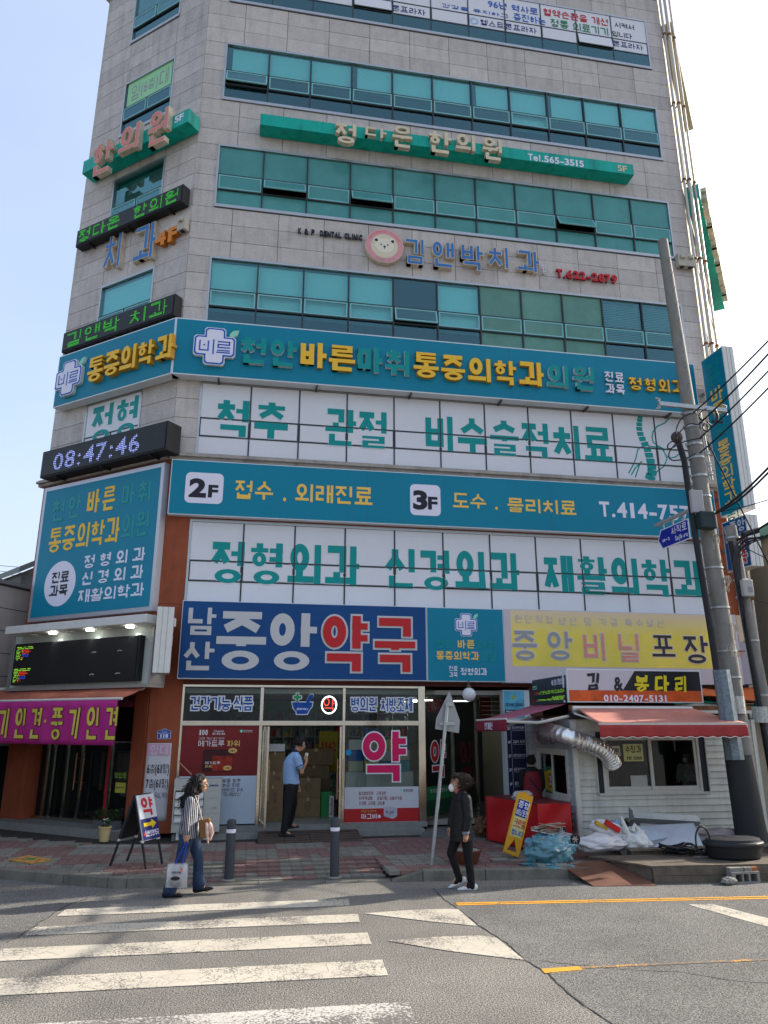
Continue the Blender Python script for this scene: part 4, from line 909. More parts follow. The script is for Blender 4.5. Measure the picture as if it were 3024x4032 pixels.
pav = obj('pavement', MB().slab([(-9, 1.1), (-5.5, -1.0), (-1.7, -3.1), (.13, -4.12), (1.0, -4.20), (1.0, -3.22), (4.55, -3.22), (4.6, -4.42), (5, -4.5), (7.3, -4.72), (9.4, -4.9), (14, -5.2), (20, -5.2), (20, 2), (-9, 4)], -.02, .105), P('mortar_sand', (.045, .04, .035), .95, var=.2), None, kind='structure')
mb = MB(); mb.add([(1.0, -4.3, -.02), (4.58, -4.5, -.02), (4.55, -3.2, -.02), (1.0, -3.2, -.02), (1.0, -4.3, -.01), (4.58, -4.5, -.01), (4.55, -3.2, .10), (1.0, -3.2, .10)], [(0, 3, 2, 1), (4, 5, 6, 7), (0, 1, 5, 4), (1, 2, 6, 5), (2, 3, 7, 6), (3, 0, 4, 7)]); obj('pavement_slope', mb, P('mortar_sand', (0, 0, 0)), pav)
kerb(KP, pav); kerb([(1.0, -4.36), (1.35, -4.38)], pav, hs=[.15, .03]); kerb([(1.35, -4.38), (4.45, -4.58)], pav, h0=.028)
kerb([(4.45, -4.60), (4.95, -4.64)], pav, hs=[.03, .16]); kerb([(4.95, -4.64), (5.95, -4.73), (7.3, -4.86), (9.5, -5.0), (14, -5.25)], pav, h0=.16)
# interlocking pavers
def pav_h(x, y):
    h = .14
    if 1.0 < x < 4.5 and y < -3.1: h = .14-(.14-.035)*min(1, (-3.1-y)/1.1)
    return h
def inside(x, y):
    lx = [(-9, 1.0), (-5.5, -1.05), (-1.7, -3.12), (.13, -4.12), (.42, -4.20), (1.0, -4.20), (1.3, -4.20), (4.4, -4.40), (4.5, -4.44), (4.95, -4.48), (7.3, -4.70), (9.5, -4.84)]
    for (a, b), (c, d) in zip(lx, lx[1:]):
        if a <= x < c and y < b+(d-b)*(x-a)/(c-a): return False
    if x < -.65: return y < (-.73)-(x+.65)*.60-.02
    if x < 5.7: return y < -1.02
    if x < 8.2: return y < -1.0
    return y < -2.4
PW, PLN = .186, .25
q = .018
pp = [(0, 0), (PW, 0), (PW+q, PLN*.25), (PW-q, PLN*.75), (PW, PLN), (0, PLN), (-q, PLN*.75), (q, PLN*.25)]
cx_ = PW/2; cy_ = PLN/2; sh = .945
pvm = {}
cols = {'r': P('paver_red', (.19, .115, .100), .85, var=.16, vs=7, bump=.5, bs=40, rand=.18), 'g': P('paver_green_grey', (.185, .175, .145), .85, var=.14, vs=7, bump=.5, bs=40, rand=.16)}
for k_, mt in cols.items():
    mb = MB().slab([((x-cx_)*sh, (y-cy_)*sh) for x, y in pp], -.055, 0); pvm[k_] = mkmesh('paving_stone', mb, mt, Vector((0, 0, 0)))
lst = []
rd = random.Random(3)
for i in range(-32, 52):
    for j in range(-21, 6):
        x = i*PW+.05; y = j*PLN+.1
        if not inside(x, y): continue
        if 2.3 < x < 4.5 and y > -1.35: continue
        bi, bj = math.floor((i+.5)/5), math.floor((j+100)/4); c = 'r' if (bi+bj) % 2 else 'g'
        if x > 4.6: c = 'r' if (bj % 3) else c
        if rd.random() < .03: c = 'g' if c == 'r' else 'r'
        lst.append((math.hypot(x-CAM.x, y-CAM.y), x, y, c))
lst.sort(); rest = {'r': MB(), 'g': MB()}
for k_, (d, x, y, c) in enumerate(lst):
    h = pav_h(x, y)+rd.uniform(-.003, .003); T_ = Matrix.Translation((x, y, h)) @ Matrix.Rotation(rd.uniform(-.02, .02), 4, 'Z') @ Matrix.Rotation(rd.uniform(-.012, .012), 4, 'X')
    if k_ < 295: inst('paving_stone', pvm[c], T_, pav)
    else: rest[c].slab([((a-cx_)*sh, (b-cy_)*sh) for a, b in pp], -.05, 0, 0, T_)
for c in 'rg': obj('paving_stones', rest[c], cols[c], pav, kind='stuff')

# ------------------------------------------------------------------ neighbouring buildings
NB = Frame(-3.9, 3.4, 180+62)       # wall facing the street corner; runs away to the right
NBF = Frame(-3.9, 3.4, 62)
t_ = thing('neighbour_building', (-6, 0, 0), 'low mushroom grey rendered building with grooved walls left of the clinic', 'building', NBF)
ztop = NBF.px(20, 2302)[1]
obj('wall', MB().box(-12, 2.5, .03, .3, 0, ztop), m_joint, t_, NBF)
m_nb = P('render_mushroom', (.42, .37, .34), .85, var=.06, vs=1.5, streak=.12)
z = ztop-.02; i = 0
while z > 2.2:
    bx('render_panel', -12, 2.45, -.0, .03, max(0, z-.56), z-.02, m_nb, t_, NBF); z -= .56
bx('wall_base', -12, 2.45, -.01, .03, 0, z-.02, P('dark_green_wall', (.012, .02, .018), .6), t_, NBF)
obj('coping', MB().box(-12, 2.6, -.10, .5, ztop, ztop+.10), P('coping_grey', (.2, .2, .2), .6), t_, NBF)
t_ = thing('shed', (-4.4, 6.2, 0), 'small grey corrugated roof hut rising behind the low grooved building', 'shed', Frame(-4.6, 7.0, 35))
SF = Frame(-4.6, 7.0, 35); ua, zt_ = SF.px(90, 2222); 
obj('wall', MB().box(ua, ua+3.2, 0, 2, 0, zt_-.25), P('shed_wall', (.16, .16, .15), .8, var=.3, vs=2), t_, SF)
mb = MB(); mb.add([(ua-.15, -.2, zt_-.3), (ua+1.6, -.2, zt_+.75), (ua+1.6, 2.2, zt_+.75), (ua-.15, 2.2, zt_-.3), (ua-.15, -.2, zt_-.12), (ua+1.6, -.2, zt_+.93), (ua+1.6, 2.2, zt_+.93), (ua-.15, 2.2, zt_-.12)], [(0, 3, 2, 1), (4, 5, 6, 7), (0, 1, 5, 4), (1, 2, 6, 5), (2, 3, 7, 6), (3, 0, 4, 7)])
obj('roof', mb, P('shed_roof', (.2, .21, .20), .6), t_, SF)
mb = MB().prism([(ua, zt_-.26), (ua+1.55, zt_-.26), (ua+1.55, zt_+.68)], -.02, .1); obj('gable', mb, P('shed_gable', (.24, .24, .23), .8), t_, SF)
# building beyond the side street on the right (its long shadow lies over the pavement)
t_ = thing('corner_shop_building', (20, 0, 0), 'plain two storey shop with teal eave beyond the side street at the far right', 'building')
obj('wall', MB().box(19.6, 30, -1.2, 9, 0, 8.6), P('shop_cream', (.40, .36, .30), .8, var=.1), t_)
obj('eave', MB().box(19.3, 30.3, -1.5, 9.3, 8.6, 8.95), P('eave_teal', (.10, .25, .28), .5), t_)
for i in range(14):
    for j in range(8):
        bx('brick', 19.57, 19.6, -1.1+.62*j, -.50+.62*j, 4.9+.25*i, 5.13+.25*i, P('brick_pale', (.38, .30, .25), .85, rand=.25), t_)

# ------------------------------------------------------------------ ground floor of the clinic: pharmacy front
m_plinth = P('plinth_stone', (.22, .215, .20), .7, var=.12, bump=.2)
FZ = .32
bx('plinth', .70, 5.96, -.46, .3, .10, .22, m_plinth, B, M); bx('plinth', .67, 6.1, -.10, .3, .2201, FZ, m_plinth, B, M)
bx('shop_floor', .3, 13.6, .30, 5.5, .2, FZ-.003, P('floor_tile', (.30, .28, .24), .25, var=.1), B, M)
bx('shop_ceiling', .36, 13.6, .36, 5.5, 3.05, 3.15, P('ceiling_white', (.55, .55, .52), .8), B, M)
bx('shop_wall', .30, 13.6, 5.4, 5.5, .3, 3.1, P('shop_wall_cream', (.22, .20, .15), .8), B, M)
bx('shop_wall', .30, .36, .36, 5.4, .3, 3.1, P('shop_wall_cream', (0, 0, 0)), B, M); bx('shop_wall', 13.55, 13.6, .36, 5.4, .3, 3.1, P('shop_wall_cream', (0, 0, 0)), B, M)
bx('shop_wall', 8.7, 8.8, .36, 5.4, .3, 3.1, P('shop_wall_cream', (0, 0, 0)), B, M)
f = MB()
f.box(.67, 5.94, -.03, .06, 3.17, 3.22).box(.67, 5.94, -.04, .06, 2.35, 2.45).box(.67, .72, -.032, .05, FZ, 3.17)
f.box(2.36, 2.43, -.035, .06, FZ, 3.168).box(4.20, 4.26, -.035, .06, FZ, 3.168).box(5.94, 6.10, -.05, .10, FZ-.08, 3.22)
sf = obj('storefront_frame', f, m_steel, B, M, bevel=.004)
for a, b in ((.72, 2.36), (2.43, 4.20), (4.26, 5.94)): bx('pane', a, b, .0, .008, 2.45, 3.17, m_clear, sf, M)
bx('pane', .72, 2.36, .0, .008, FZ, 2.35, m_clear, sf, M); bx('pane', 4.26, 5.94, .0, .008, FZ, 2.35, m_clear, sf, M)
# open glass doors swung inwards / outwards
for u, ang, s_, x_ in ((2.46, 84, 1, 0), (4.17, 97, 1, 1)):
    D = Matrix.Translation((u, -.0, 0)) @ Matrix.Rotation(R(-ang), 4, 'Z')
    d_ = MB(); d_.box(0, .82, -.02, .02, FZ+.02, FZ+.10).box(0, .82, -.02, .02, 2.26, 2.33).box(0, .04, -.02, .02, FZ+.1, 2.26).box(.78, .82, -.02, .02, FZ+.1, 2.26)
    dr = obj('door', d_, m_steel, B, D)
    obj('pane', MB().box(.04, .78, -.005, .005, FZ+.1, 2.26), m_clear, dr, D)
    for yy in (-.07, .05): obj('handle', MB().box(.68, .72, yy, yy+.02, FZ+.55, FZ+1.35).box(.69, .71, min(yy, .0), max(yy+.02, .0), FZ+.7, FZ+.72).box(.69, .71, min(yy, .0), max(yy+.02, .0), FZ+1.18, FZ+1.2), P('wood_handle', (.42, .25, .12), .5), dr, D)
# window lettering on the upper lights
def outl(s, a, b, mt, off=.006, t=.14, e=.026, par=sf, fr=M):
    text(par, fr, s, a, b, off, P('print_white_outline', (.74, .76, .80), .5), t=t, depth=.003, e=e, name='lettering_outline'); text(par, fr, s, a, b, off+.01, mt, t=t, depth=.003)
m_pb = P('print_blue', (.005, .07, .34), .5)
outl('건강기능', g6(238, 215), g6(612, 350), m_pb); outl('식품', g6(638, 215), g6(818, 355), m_pb)
outl('병의원', g7(192, 225), g7(440, 360), m_pb); outl('처방조제', g7(472, 228), g7(770, 365), m_pb)
# mortar sign
mb = MB(); mb2 = MB(); u, z = M.px(*g6(1282, 330), .01)
def bowl(e): return [(u+x*1, z+y) for x, y in ([(-.13-e*.6, -.12-e), (.11+e*.6, -.12-e), (.13+e, -.07), (.205+e, .04), (.225+e, .13+e), (-.235-e, .13+e), (-.20-e, .0), (-.13-e, -.08)])]
mb.prism(bowl(.02), -.012, -.008); mb2.prism(bowl(0), -.018, -.012)
pe = [(.06, .10), (.13, .10), (.235, .25), (.225, .30), (.165, .305), (.13, .27)]
mb.prism([(u+a*1.08-.01, z+b*1.05) for a, b in pe], -.0125, -.008); mb2.prism([(u+a, z+b) for a, b in pe], -.0185, -.012)
obj('mortar_outline', mb, P('print_white_outline', (0, 0, 0)), sf, M); obj('mortar_symbol', mb2, m_pb, sf, M)
for s_, mt, y in ((.105, P('print_white_outline', (0, 0, 0)), -.012), (.085, P('cross_green', (.02, .30, .10), .5), -.016)):
    k_ = .042 if s_ > .1 else .026; obj('cross', MB().box(u-.12-k_, u-.12+k_, y, -.008, z+.24-s_, z+.24+s_).box(u-.12-s_, u-.12+s_, y-.0005, -.008, z+.24-k_, z+.24+k_), mt, sf, M)
mb = MB()
for i, c in enumerate('pharmacy'): latin(mb, c, u-.125+.031*i, z-.03, .031, .055, .02, -.021, -.0185)
obj('lettering', mb, m_white, sf, M)
u, z = M.px(*g6(1530, 298), .02); mb = MB(); mb.tube([(u+.165*math.cos(2*math.pi*i/28), -.03, z+.185*math.sin(2*math.pi*i/28)) for i in range(29)], .014, 8, caps=False); obj('neon_ring', mb, P('neon_white', (.8, .8, .8), .4, emit=(.85, 1, .95), es=1.3), sf, M, smooth=True)
text(sf, M, '약', g6(1470, 225), g6(1590, 370), .02, P('neon_red', (.7, .05, .04), .4, emit=(1, .1, .08), es=.35), t=.08, depth=.015)
# big magenta word on the right pane and posters
outl('약', g7(275, 535), g7(722, 1020), m_magenta, t=.15, e=.028)
t_ = thing('shop_poster', (.72, 0, FZ), 'dark red poster with a drawn medicine box left of the pharmacy door', 'poster', M)
ua, ub = .725, 2.355; zt_, zm, zb_ = M.px(*g6(150, 492))[1], M.px(*g6(150, 965))[1], FZ+.03
bx('red_field', ua, ub, -.012, -.0, zm, zt_-.005, P('poster_red', (.16, .012, .014), .35, var=.25, vs=1.2), t_, M)
bx('white_field', ua, ub, -.0121, -.0, zb_, zm, P('poster_white', (.46, .52, .60), .4, var=.06, vs=1), t_, M)
mp3 = P('poster_lettering_white', (.60, .55, .56), .5); mg = P('poster_gold', (.65, .42, .12), .4)
O_ = .0125
text(t_, M, '100', g6(318, 528), g6(400, 578), O_, mp3, depth=.002, bold=.05); text(t_, M, 'Vitamin', g6(455, 530), g6(548, 552), O_, mp3, depth=.002); text(t_, M, 'B1-B2-B6', g6(443, 556), g6(560, 576), O_, mp3, depth=.002, bold=.03)
text(t_, M, '유한양행', g6(730, 530), g6(815, 555), O_, mp3, t=.12, depth=.002); mb = MB(); u, z = M.px(*g6(712, 542), O_); disc(mb, u, z, .03, -.0145, -.0125, n=14); obj('tree_logo', mb, m_leaf, t_, M)
text(t_, M, '고함량 기능성 활성 비타민', g6(312, 598), g6(558, 620), O_, mp3, t=.09, depth=.002); text(t_, M, '메가트루', g6(308, 628), g6(553, 686), O_, mp3, t=.12, depth=.002); text(t_, M, '파워', g6(578, 628), g6(700, 686), O_, mg, t=.13, depth=.002)
(a, b), (c, d) = M.px(*g6(355, 728), O_), M.px(*g6(630, 920), O_)
bx('printed_box', a, c, -.015, -.0125, d, b, P('poster_box', (.045, .008, .01), .4, var=.3, vs=5), t_, M); bx('printed_box_lid', a+.03, c+.02, -.0148, -.0125, b, b+.03, P('poster_box_lid', (.02, .01, .01), .4), t_, M)
bx('printed_glow', a+.2, c-.01, -.0156, -.015, d+.02, b-.1, P('poster_glow', (.25, .02, .01), .5, var=.7, vs=6), t_, M)
text(t_, M, '메가트루', g6(372, 825), g6(515, 852), .0158, mp3, t=.12, depth=.002); text(t_, M, '파워', g6(372, 858), g6(440, 885), .0158, mg, t=.12, depth=.002)
for p, s, w_ in ((g6(632, 724), 'NEW', .075), (g6(582, 886), '100', .07)):
    mb = MB(); u, z = M.px(*p, .016); disc(mb, u, z, w_, -.018, -.0158, n=24, sx=1.25, sz=.7); obj('gold_seal', mb, mg, t_, M); mb = MB()
    for i, c_ in enumerate(s): latin(mb, c_, u-.055+.037*i, z-.02, .035, .04, .03, -.0195, -.018)
    obj('lettering', mb, P('poster_box', (0, 0, 0)), t_, M)
for i, s in enumerate(('병중 병후', '눈의 피로', '비타민 D·K', '구내염/신')): text(t_, M, s, g6(535, 985+43*i), g6([708, 698, 730, 705][i], 1018+43*i), O_, P('poster_ink', (.06, .06, .09), .6), t=.09, depth=.002)
t_ = thing('shop_poster', (4.3, 0, FZ), 'white and red poster under the large magenta word on the right pane', 'poster', M)
(a, b), (c, d) = M.px(*g7(140, 1068), .01), M.px(*g7(820, 1380), .01); zr_ = M.px(*g7(500, 1262), .01)[1]
bx('white_field', 4.27, 5.93, -.012, -.0, zr_, b, P('poster_white2', (.55, .55, .58), .4), t_, M); bx('red_field', 4.27, 5.93, -.0121, -.0, d, zr_, P('poster_red2', (.42, .02, .02), .4), t_, M); bx('edge', 4.27, 5.93, -.014, -.0, d-.03, d, m_alu, t_, M)
mr = P('poster_ink_red', (.25, .03, .04), .6)
for s, a, b in (('말초혈행장애', (268, 1105), (402, 1137)), ('근육경련', (432, 1105), (524, 1137)), ('어깨·목결림', (268, 1152), (398, 1182)), ('손발저림,', (437, 1150), (542, 1182)), ('손발차가움', (552, 1150), (672, 1182)), ('신경통,', (268, 1198), (342, 1230)), ('근육통,', (355, 1198), (430, 1230)), ('관절통', (442, 1198), (510, 1230))): text(t_, M, s, g7(*a), g7(*b), O_, mr, t=.10, depth=.002)
text(t_, M, '유한양행', g7(682, 1083), g7(775, 1107), O_, P('poster_ink', (0, 0, 0)), t=.11, depth=.002); mb = MB(); u, z = M.px(*g7(662, 1093), O_); disc(mb, u, z, .03, -.0145, -.0125, n=14); obj('tree_logo', mb, m_leaf, t_, M)
text(t_, M, '근육경련 및 혈액순환', g7(288, 1278), g7(430, 1300), O_, mg, t=.1, depth=.002); text(t_, M, '마그비', g7(288, 1315), g7(440, 1360), O_, m_white, t=.15, depth=.002); mb = MB(); u, z = M.px(*g7(458, 1338), O_); disc(mb, u, z, .035, -.0145, -.0125, n=14); obj('logo_dot', mb, m_white, t_, M)
a, b = M.px(*g7(500, 1245), .014); c, d = M.px(*g7(625, 1360), .014); obj('printed_box', MB().prism([(a, d+.06), (c-.1, d), (c, d+.05), (c, b-.03), (a+.08, b), (a, b-.01)], -.016, -.0125), P('printed_box_grey', (.45, .42, .48), .4, var=.2, vs=9), t_, M)
text(t_, M, '마그비', g7(518, 1285), g7(592, 1312), .0165, P('poster_ink', (0, 0, 0)), t=.14, depth=.001)
# things inside: shelf wall, cartons, counter
t_ = thing('wall_shelf', (1.0, 4.2, FZ), 'tall white pigeonhole shelf full of medicine packs inside the pharmacy', 'shelf', M)
mb = MB(); x0, x1, y0, y1 = .9, 6.6, 4.3, 4.75
for i in range(14): u = x0+(x1-x0)*i/13; mb.box(u-.012, u+.012, y0, y1, FZ, 2.75)
for j in range(7): z = .75+.32*j; mb.box(x0, x1, y0-.003, y1, z-.012, z+.012)
mb.box(x0, x1, y1, y1+.02, FZ, 2.75); obj('carcass', mb, P('shelf_white', (.5, .5, .46), .5), t_, M)
bx('fascia', x0, x1, y0-.02, y0-.004, 2.72, 2.98, P('fascia_green', (.10, .28, .05), .5), t_, M)
pkc = [(.5, .48, .44), (.10, .16, .35), (.45, .05, .04), (.55, .45, .08), (.08, .25, .16), (.30, .30, .33), (.42, .20, .25), (.05, .05, .08)]
rd = random.Random(5); pk = [MB() for _ in pkc]
for i in range(13):
    for j in range(6):
        u = x0+(x1-x0)*i/13+.03; e = u+(x1-x0)/13-.06; z = .764+.32*j
        while u < e-.04:
            w_ = rd.uniform(.04, .13); w_ = min(w_, e-u)
            if rd.random() < .85: pk[rd.randrange(len(pkc))].box(u, u+w_-.006, y0+rd.uniform(.02, .12), y0+.3, z, z+rd.uniform(.10, .27))
            u += w_
for i, mb in enumerate(pk): obj('medicine_packs', mb, P('pack_%s' % ['white', 'blue', 'red', 'yellow', 'green', 'grey', 'pink', 'black'][i], pkc[i], .5), t_, M, kind='stuff')
m_card = P('cardboard', (.21, .14, .075), .85, var=.12, vs=5, rand=.15)
def carton(u0, u1, y0, y1, z0, z1, label, mat=m_card, txt=None, tape=True, group='cartons stacked inside the pharmacy'):
    t_ = thing('carton', (u0, y0, z0), label, 'box', M, group)
    obj('body', MB().box(u0, u1, y0, y1, z0, z1), mat, t_, M, bevel=.004)
    if tape: obj('tape', MB().box(u0+(u1-u0)*.46, u0+(u1-u0)*.54, y0-.002, y1, z1, z1+.002).box(u0+(u1-u0)*.46, u0+(u1-u0)*.54, y0-.002, y0, z1-.07, z1), P('tape_tan', (.45, .33, .18), .3), t_, M)
    if txt:
        for s, a, b, c, d, mt, kw in txt: text(t_, M, s, None, None, -y0, mt, t=.1, depth=.002, sz=(u0+(u1-u0)*a, z0+(z1-z0)*b, u0+(u1-u0)*c, z0+(z1-z0)*d), **kw)
    return t_
ink = P('carton_ink', (.09, .06, .04), .7)
carton(2.50, 2.96, .55, 1.0, FZ, 1.06, 'upright tan carton at the foot of the left stack inside the door', txt=[('우루사', .55, .8, .72, .3, ink, {'vertical': True})])
carton(2.50, 2.98, .55, 1.0, 1.064, 1.36, 'flat tan carton second in the left stack inside the door', txt=[('약품', .5, .6, .8, .35, ink, {})])
carton(2.52, 2.98, .56, 1.0, 1.364, 1.78, 'open white topped carton crowning the left stack inside the door')
obj('flap', MB().box(2.54, 2.96, .5, .54, 1.79, 1.95), P('card_white', (.55, .54, .52), .7), S.objects['carton.002'], M)
seal = lambda t_, u, z, y: (lambda mb: (mb.tube([(u+.075*math.cos(R(60*i+30)), y, z+.09*math.sin(R(60*i+30))) for i in range(7)], .006, 4, caps=False), obj('hexagon_mark', mb, ink, t_, M)))(MB())
c1 = carton(3.28, 3.86, 1.2, 1.65, FZ, .74, 'lower tan carton with a hexagon mark in the pharmacy doorway'); c2 = carton(3.28, 3.86, 1.2, 1.65, .744, 1.17, 'upper tan carton with a hexagon mark in the pharmacy doorway')
for c_, z in ((c1, .55), (c2, .97)): seal(c_, 3.57, z, 1.196); text(c_, M, '한방', None, None, -1.2, ink, t=.12, depth=.002, sz=(3.53, z+.03, 3.61, z-.03))
carton(3.38, 4.12, 1.9, 2.4, 1.10, 1.42, 'wide tan carton under the top one behind the doorway stack'); carton(3.36, 4.22, 1.85, 2.35, 1.424, 1.80, 'long tan carton lying on top behind the doorway stack')
carton(3.40, 4.16, 1.9, 2.4, FZ, 1.096, 'tall shaded carton at the back of the doorway stack', mat=P('cardboard_dark', (.16, .11, .07), .85))
t2 = carton(3.88, 4.12, 1.18, 1.5, FZ, .86, 'green drinks pack with a white end standing in the doorway', mat=P('pack_bright_green', (.02, .22, .06), .45), tape=False)
bx('white_end', 4.06, 4.16, 1.1, 1.18, FZ, .78, P('pack_end_white', (.55, .55, .55), .5), t2, M)
mb = MB()
for i, c_ in enumerate('Bacchus'): latin(mb, c_, -.03, .055*i, .06, .05, .03, 0, .003)
Tm = Matrix.Translation((4.135, 1.096, FZ+.05)) @ Matrix.Rotation(R(-90), 4, 'Y'); mb = MB()
for i, c_ in enumerate('Bacchus'): latin(mb, c_, .052*i, 0, .048, .06, .03, 0, .003)
mb.v = [Tm @ v for v in mb.v]; obj('lettering', mb, m_red, t2, M)
t2 = carton(4.30, 4.62, 1.3, 1.6, .80, 1.22, 'violet pack standing on a dark red one right of the doorway', mat=P('pack_violet', (.06, .04, .28), .45), tape=False); carton(4.30, 4.9, 1.3, 1.7, FZ, .796, 'dark red gift carton under the violet pack', mat=P('pack_maroon', (.16, .02, .02), .5), tape=False)
rd = random.Random(9)
for i in range(4):
    for j in range(3 if i != 1 else 4):
        u = 4.42+.36*i; z = 1.34+.235*j
        carton(u, u+.33, .45, .7, z, z+.225, 'small packed box in the window stack, %s row, %s from the left' % (['bottom', 'second', 'third', 'top'][j], ['first', 'second', 'third', 'fourth'][i]), mat=P('windowbox_%d' % ((i*3+j) % 5), [(.42, .38, .28), (.03, .10, .32), (.45, .45, .42), (.5, .42, .1), (.05, .25, .33)][(i*3+j) % 5], .5), tape=False, group='boxes stacked behind the right pane')
bx('display_bench', 4.35, 5.9, .4, .95, .9, 1.33, P('bench_white', (.4, .4, .38), .6), B, M)
t_ = thing('standing_banner', (4.7, 2, FZ), 'yellow roll up banner with red figures inside the pharmacy', 'banner', M)
bx('sheet', 3.95, 4.45, 2.9, 2.92, 1.2, 2.2, P('banner_yellow', (.42, .33, .03), .6), t_, M); text(t_, M, '1142', None, None, -2.9, m_red, depth=.003, sz=(4.0, 1.95, 4.4, 1.7), bold=.04)
# fluorescent lamps that can be seen burning in the shop
for i, (u, y) in enumerate(((7.0, 3.9), (6.9, 2.7), (7.6, 3.3))):
    t_ = thing('ceiling_lamp', (u, y, 3.0), 'lit fluorescent tube lamp on the shop ceiling, %s from the left' % ['first', 'second', 'third'][i], 'ceiling lamp', M, 'fluorescent lamps inside the pharmacy')
    bx('fitting', u-.6, u+.6, y-.05, y+.05, 3.01, 3.05, P('fitting_white', (.6, .6, .6), .5), t_, M); obj('tube', MB().tube([(u-.57, y, 2.99), (u+.57, y, 2.99)], .014, 8), m_tube, t_, M)
# slanting recessed glazing right of the steel post
RG = Frame(6.10, .05, 43.4); u1 = RG.px(*h5(470, 1500), 0)[0]; u2 = RG.px(*h5(885, 1500), 0)[0]
f = MB().box(0, u2, -.03, .05, 3.14, 3.2).box(0, u2, -.02, .05, .34, .40).box(u1-.025, u1+.025, -.03, .05, .4, 3.14).box(u2-.03, u2+.03, -.03, .05, .34, 3.14)
rg = obj('recessed_glazing', f, m_steel, B, RG)
bx('pane', .02, u1-.025, 0, .008, .4, 3.14, m_clear, rg, RG); bx('pane', u1+.025, u2-.03, 0, .008, .4, 3.14, glassmat('dim_shop_glass', (.22, .26, .25), .03), rg, RG)
mdr = P('print_darkred', (.22, .015, .018), .5)
outl('약', h5(50, 940), h5(345, 1600), P('print_red', (.38, .02, .02), .5), par=rg, fr=RG, off=.004, t=.15, e=.025)
text(rg, RG, '병의원 처방', h5(0, 205), h5(300, 480), .004, mdr, t=.12, depth=.003)
outl('약', h5(555, 945), h5(830, 1640), P('print_red_dim', (.10, .01, .012), .5), par=rg, fr=RG, off=.004, t=.15, e=.0)
zz = RG.px(*h5(200, 1745), 0)[1]; bx('green_strip', .03, u1-.03, -.010, 0, zz-.28, zz, P('print_green', (.02, .14, .05), .5), rg, RG)
text(rg, RG, '가격표기안내', None, None, .011, P('print_pale', (.4, .45, .4), .5), t=.08, sz=(.15, zz-.05, .9, zz-.14)); bx('dark_strip', .03, u1-.03, -.009, 0, zz-.62, zz-.281, P('print_dkgreen', (.015, .05, .025), .5), rg, RG); bx('white_strip', .03, u1-.03, -.009, 0, .40, zz-.621, P('poster_white', (0, 0, 0)), rg, RG)
bx('opening_hours_sticker', 5.68, 5.9, -.010, 0, 2.0, 2.25, P('sticker_dark', (.03, .035, .03), .5), sf, M)
mb = MB(); u, z = M.px(*g7(172, 742), .01); disc(mb, u, z, .065, -.012, -.0); obj('sticker', mb, P('sticker_blue', (.01, .25, .50), .4), sf, M)
# directory board
t_ = thing('directory_board', (7.9, -.2, .3), 'tall white and navy floor directory standing left of the brown pillar', 'sign board', M)
zt_ = M.px(*h2(360, 455), .25)[1]; ua = 7.93; ub = 8.42
bx('casing', ua-.02, ub+.13, -.25, -.02, .36, zt_, P('board_white', (.50, .54, .58), .4), t_, M)
bx('header', ua, ub, -.256, -.25, zt_-.62, zt_-.02, P('board_sky', (.10, .36, .50), .4, var=.4, vs=3), t_, M)
bx('navy_field', ua+.03, ub-.02, -.2565, -.25, .40, zt_-.68, P('board_navy', (.018, .02, .05), .4), t_, M)
mb = MB(); disc(mb, (ua+ub)/2-.02, zt_-.16, .05, -.26, -.256, n=16); obj('crest', mb, P('crest_green', (.25, .38, .12), .5), t_, M)
text(t_, M, '중앙메디칼타워', None, None, .256, P('print_navy', (0, 0, 0)), t=.12, depth=.003, sz=(ua+.04, zt_-.29, ub-.04, zt_-.37)); bx('dark_tab', ua+.01, ua+.30, -.259, -.256, zt_-.51, zt_-.44, P('board_navy', (0, 0, 0)), t_, M); text(t_, M, 'Infomaion', None, None, .2595, m_white, depth=.002, sz=(ua+.03, zt_-.45, ua+.26, zt_-.50))
bx('rule', ua+.13, ua+.135, -.259, -.2565, .42, zt_-.72, m_white, t_, M)
for i, (f_, s) in enumerate((('5F', '정다운한의원'), ('4F', '김&박 치과'), ('3F', '바른가정의학과'), ('2F', '바른가정의학과'), ('1F', '중앙비닐'), ('1F', '중앙약국'), ('1F', '풍기인견'))):
    z = zt_-.82-.30*i; text(t_, M, f_, None, None, .2595, m_white, depth=.002, sz=(ua+.045, z, ua+.115, z-.07)); text(t_, M, s, None, None, .2595, m_white, t=.1, depth=.002, sz=(ua+.16, z+.01, ub-.04, z-.06)); bx('rule', ua+.16, ub-.04, -.259, -.2565, z-.085, z-.080, m_white, t_, M)
# price list deep in the lobby, dark passage
t_ = thing('floor_list', (7.2, 1.2, 2.3), 'dark red and grey floor list board hanging in the shaded lobby', 'sign board', M)
for j in range(6): bx('red_cell', 8.0, 8.32, 1.9, 1.92, 2.95-.11*j, 3.04-.11*j, P('cell_red', (.10, .012, .01), .6), t_, M); bx('grey_cell', 8.33, 8.55, 1.9, 1.92, 2.95-.11*j, 3.04-.11*j, P('cell_grey', (.12, .12, .12), .6), t_, M)
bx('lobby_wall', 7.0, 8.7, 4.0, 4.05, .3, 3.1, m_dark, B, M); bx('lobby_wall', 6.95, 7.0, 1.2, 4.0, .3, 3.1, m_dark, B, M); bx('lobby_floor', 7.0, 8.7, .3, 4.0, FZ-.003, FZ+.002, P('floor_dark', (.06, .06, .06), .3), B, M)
obj('entrance_mat', MB().slab([(5.72, -1.02), (6.9, -1.72), (7.75, -.68), (8.3, .3), (6.2, .3)], .14, .165), P('mat_grey', (.12, .12, .12), .95, var=.1, bump=.3, bs=120), None, label='large grey entrance mat before the recessed glass doorway', cat='mat')
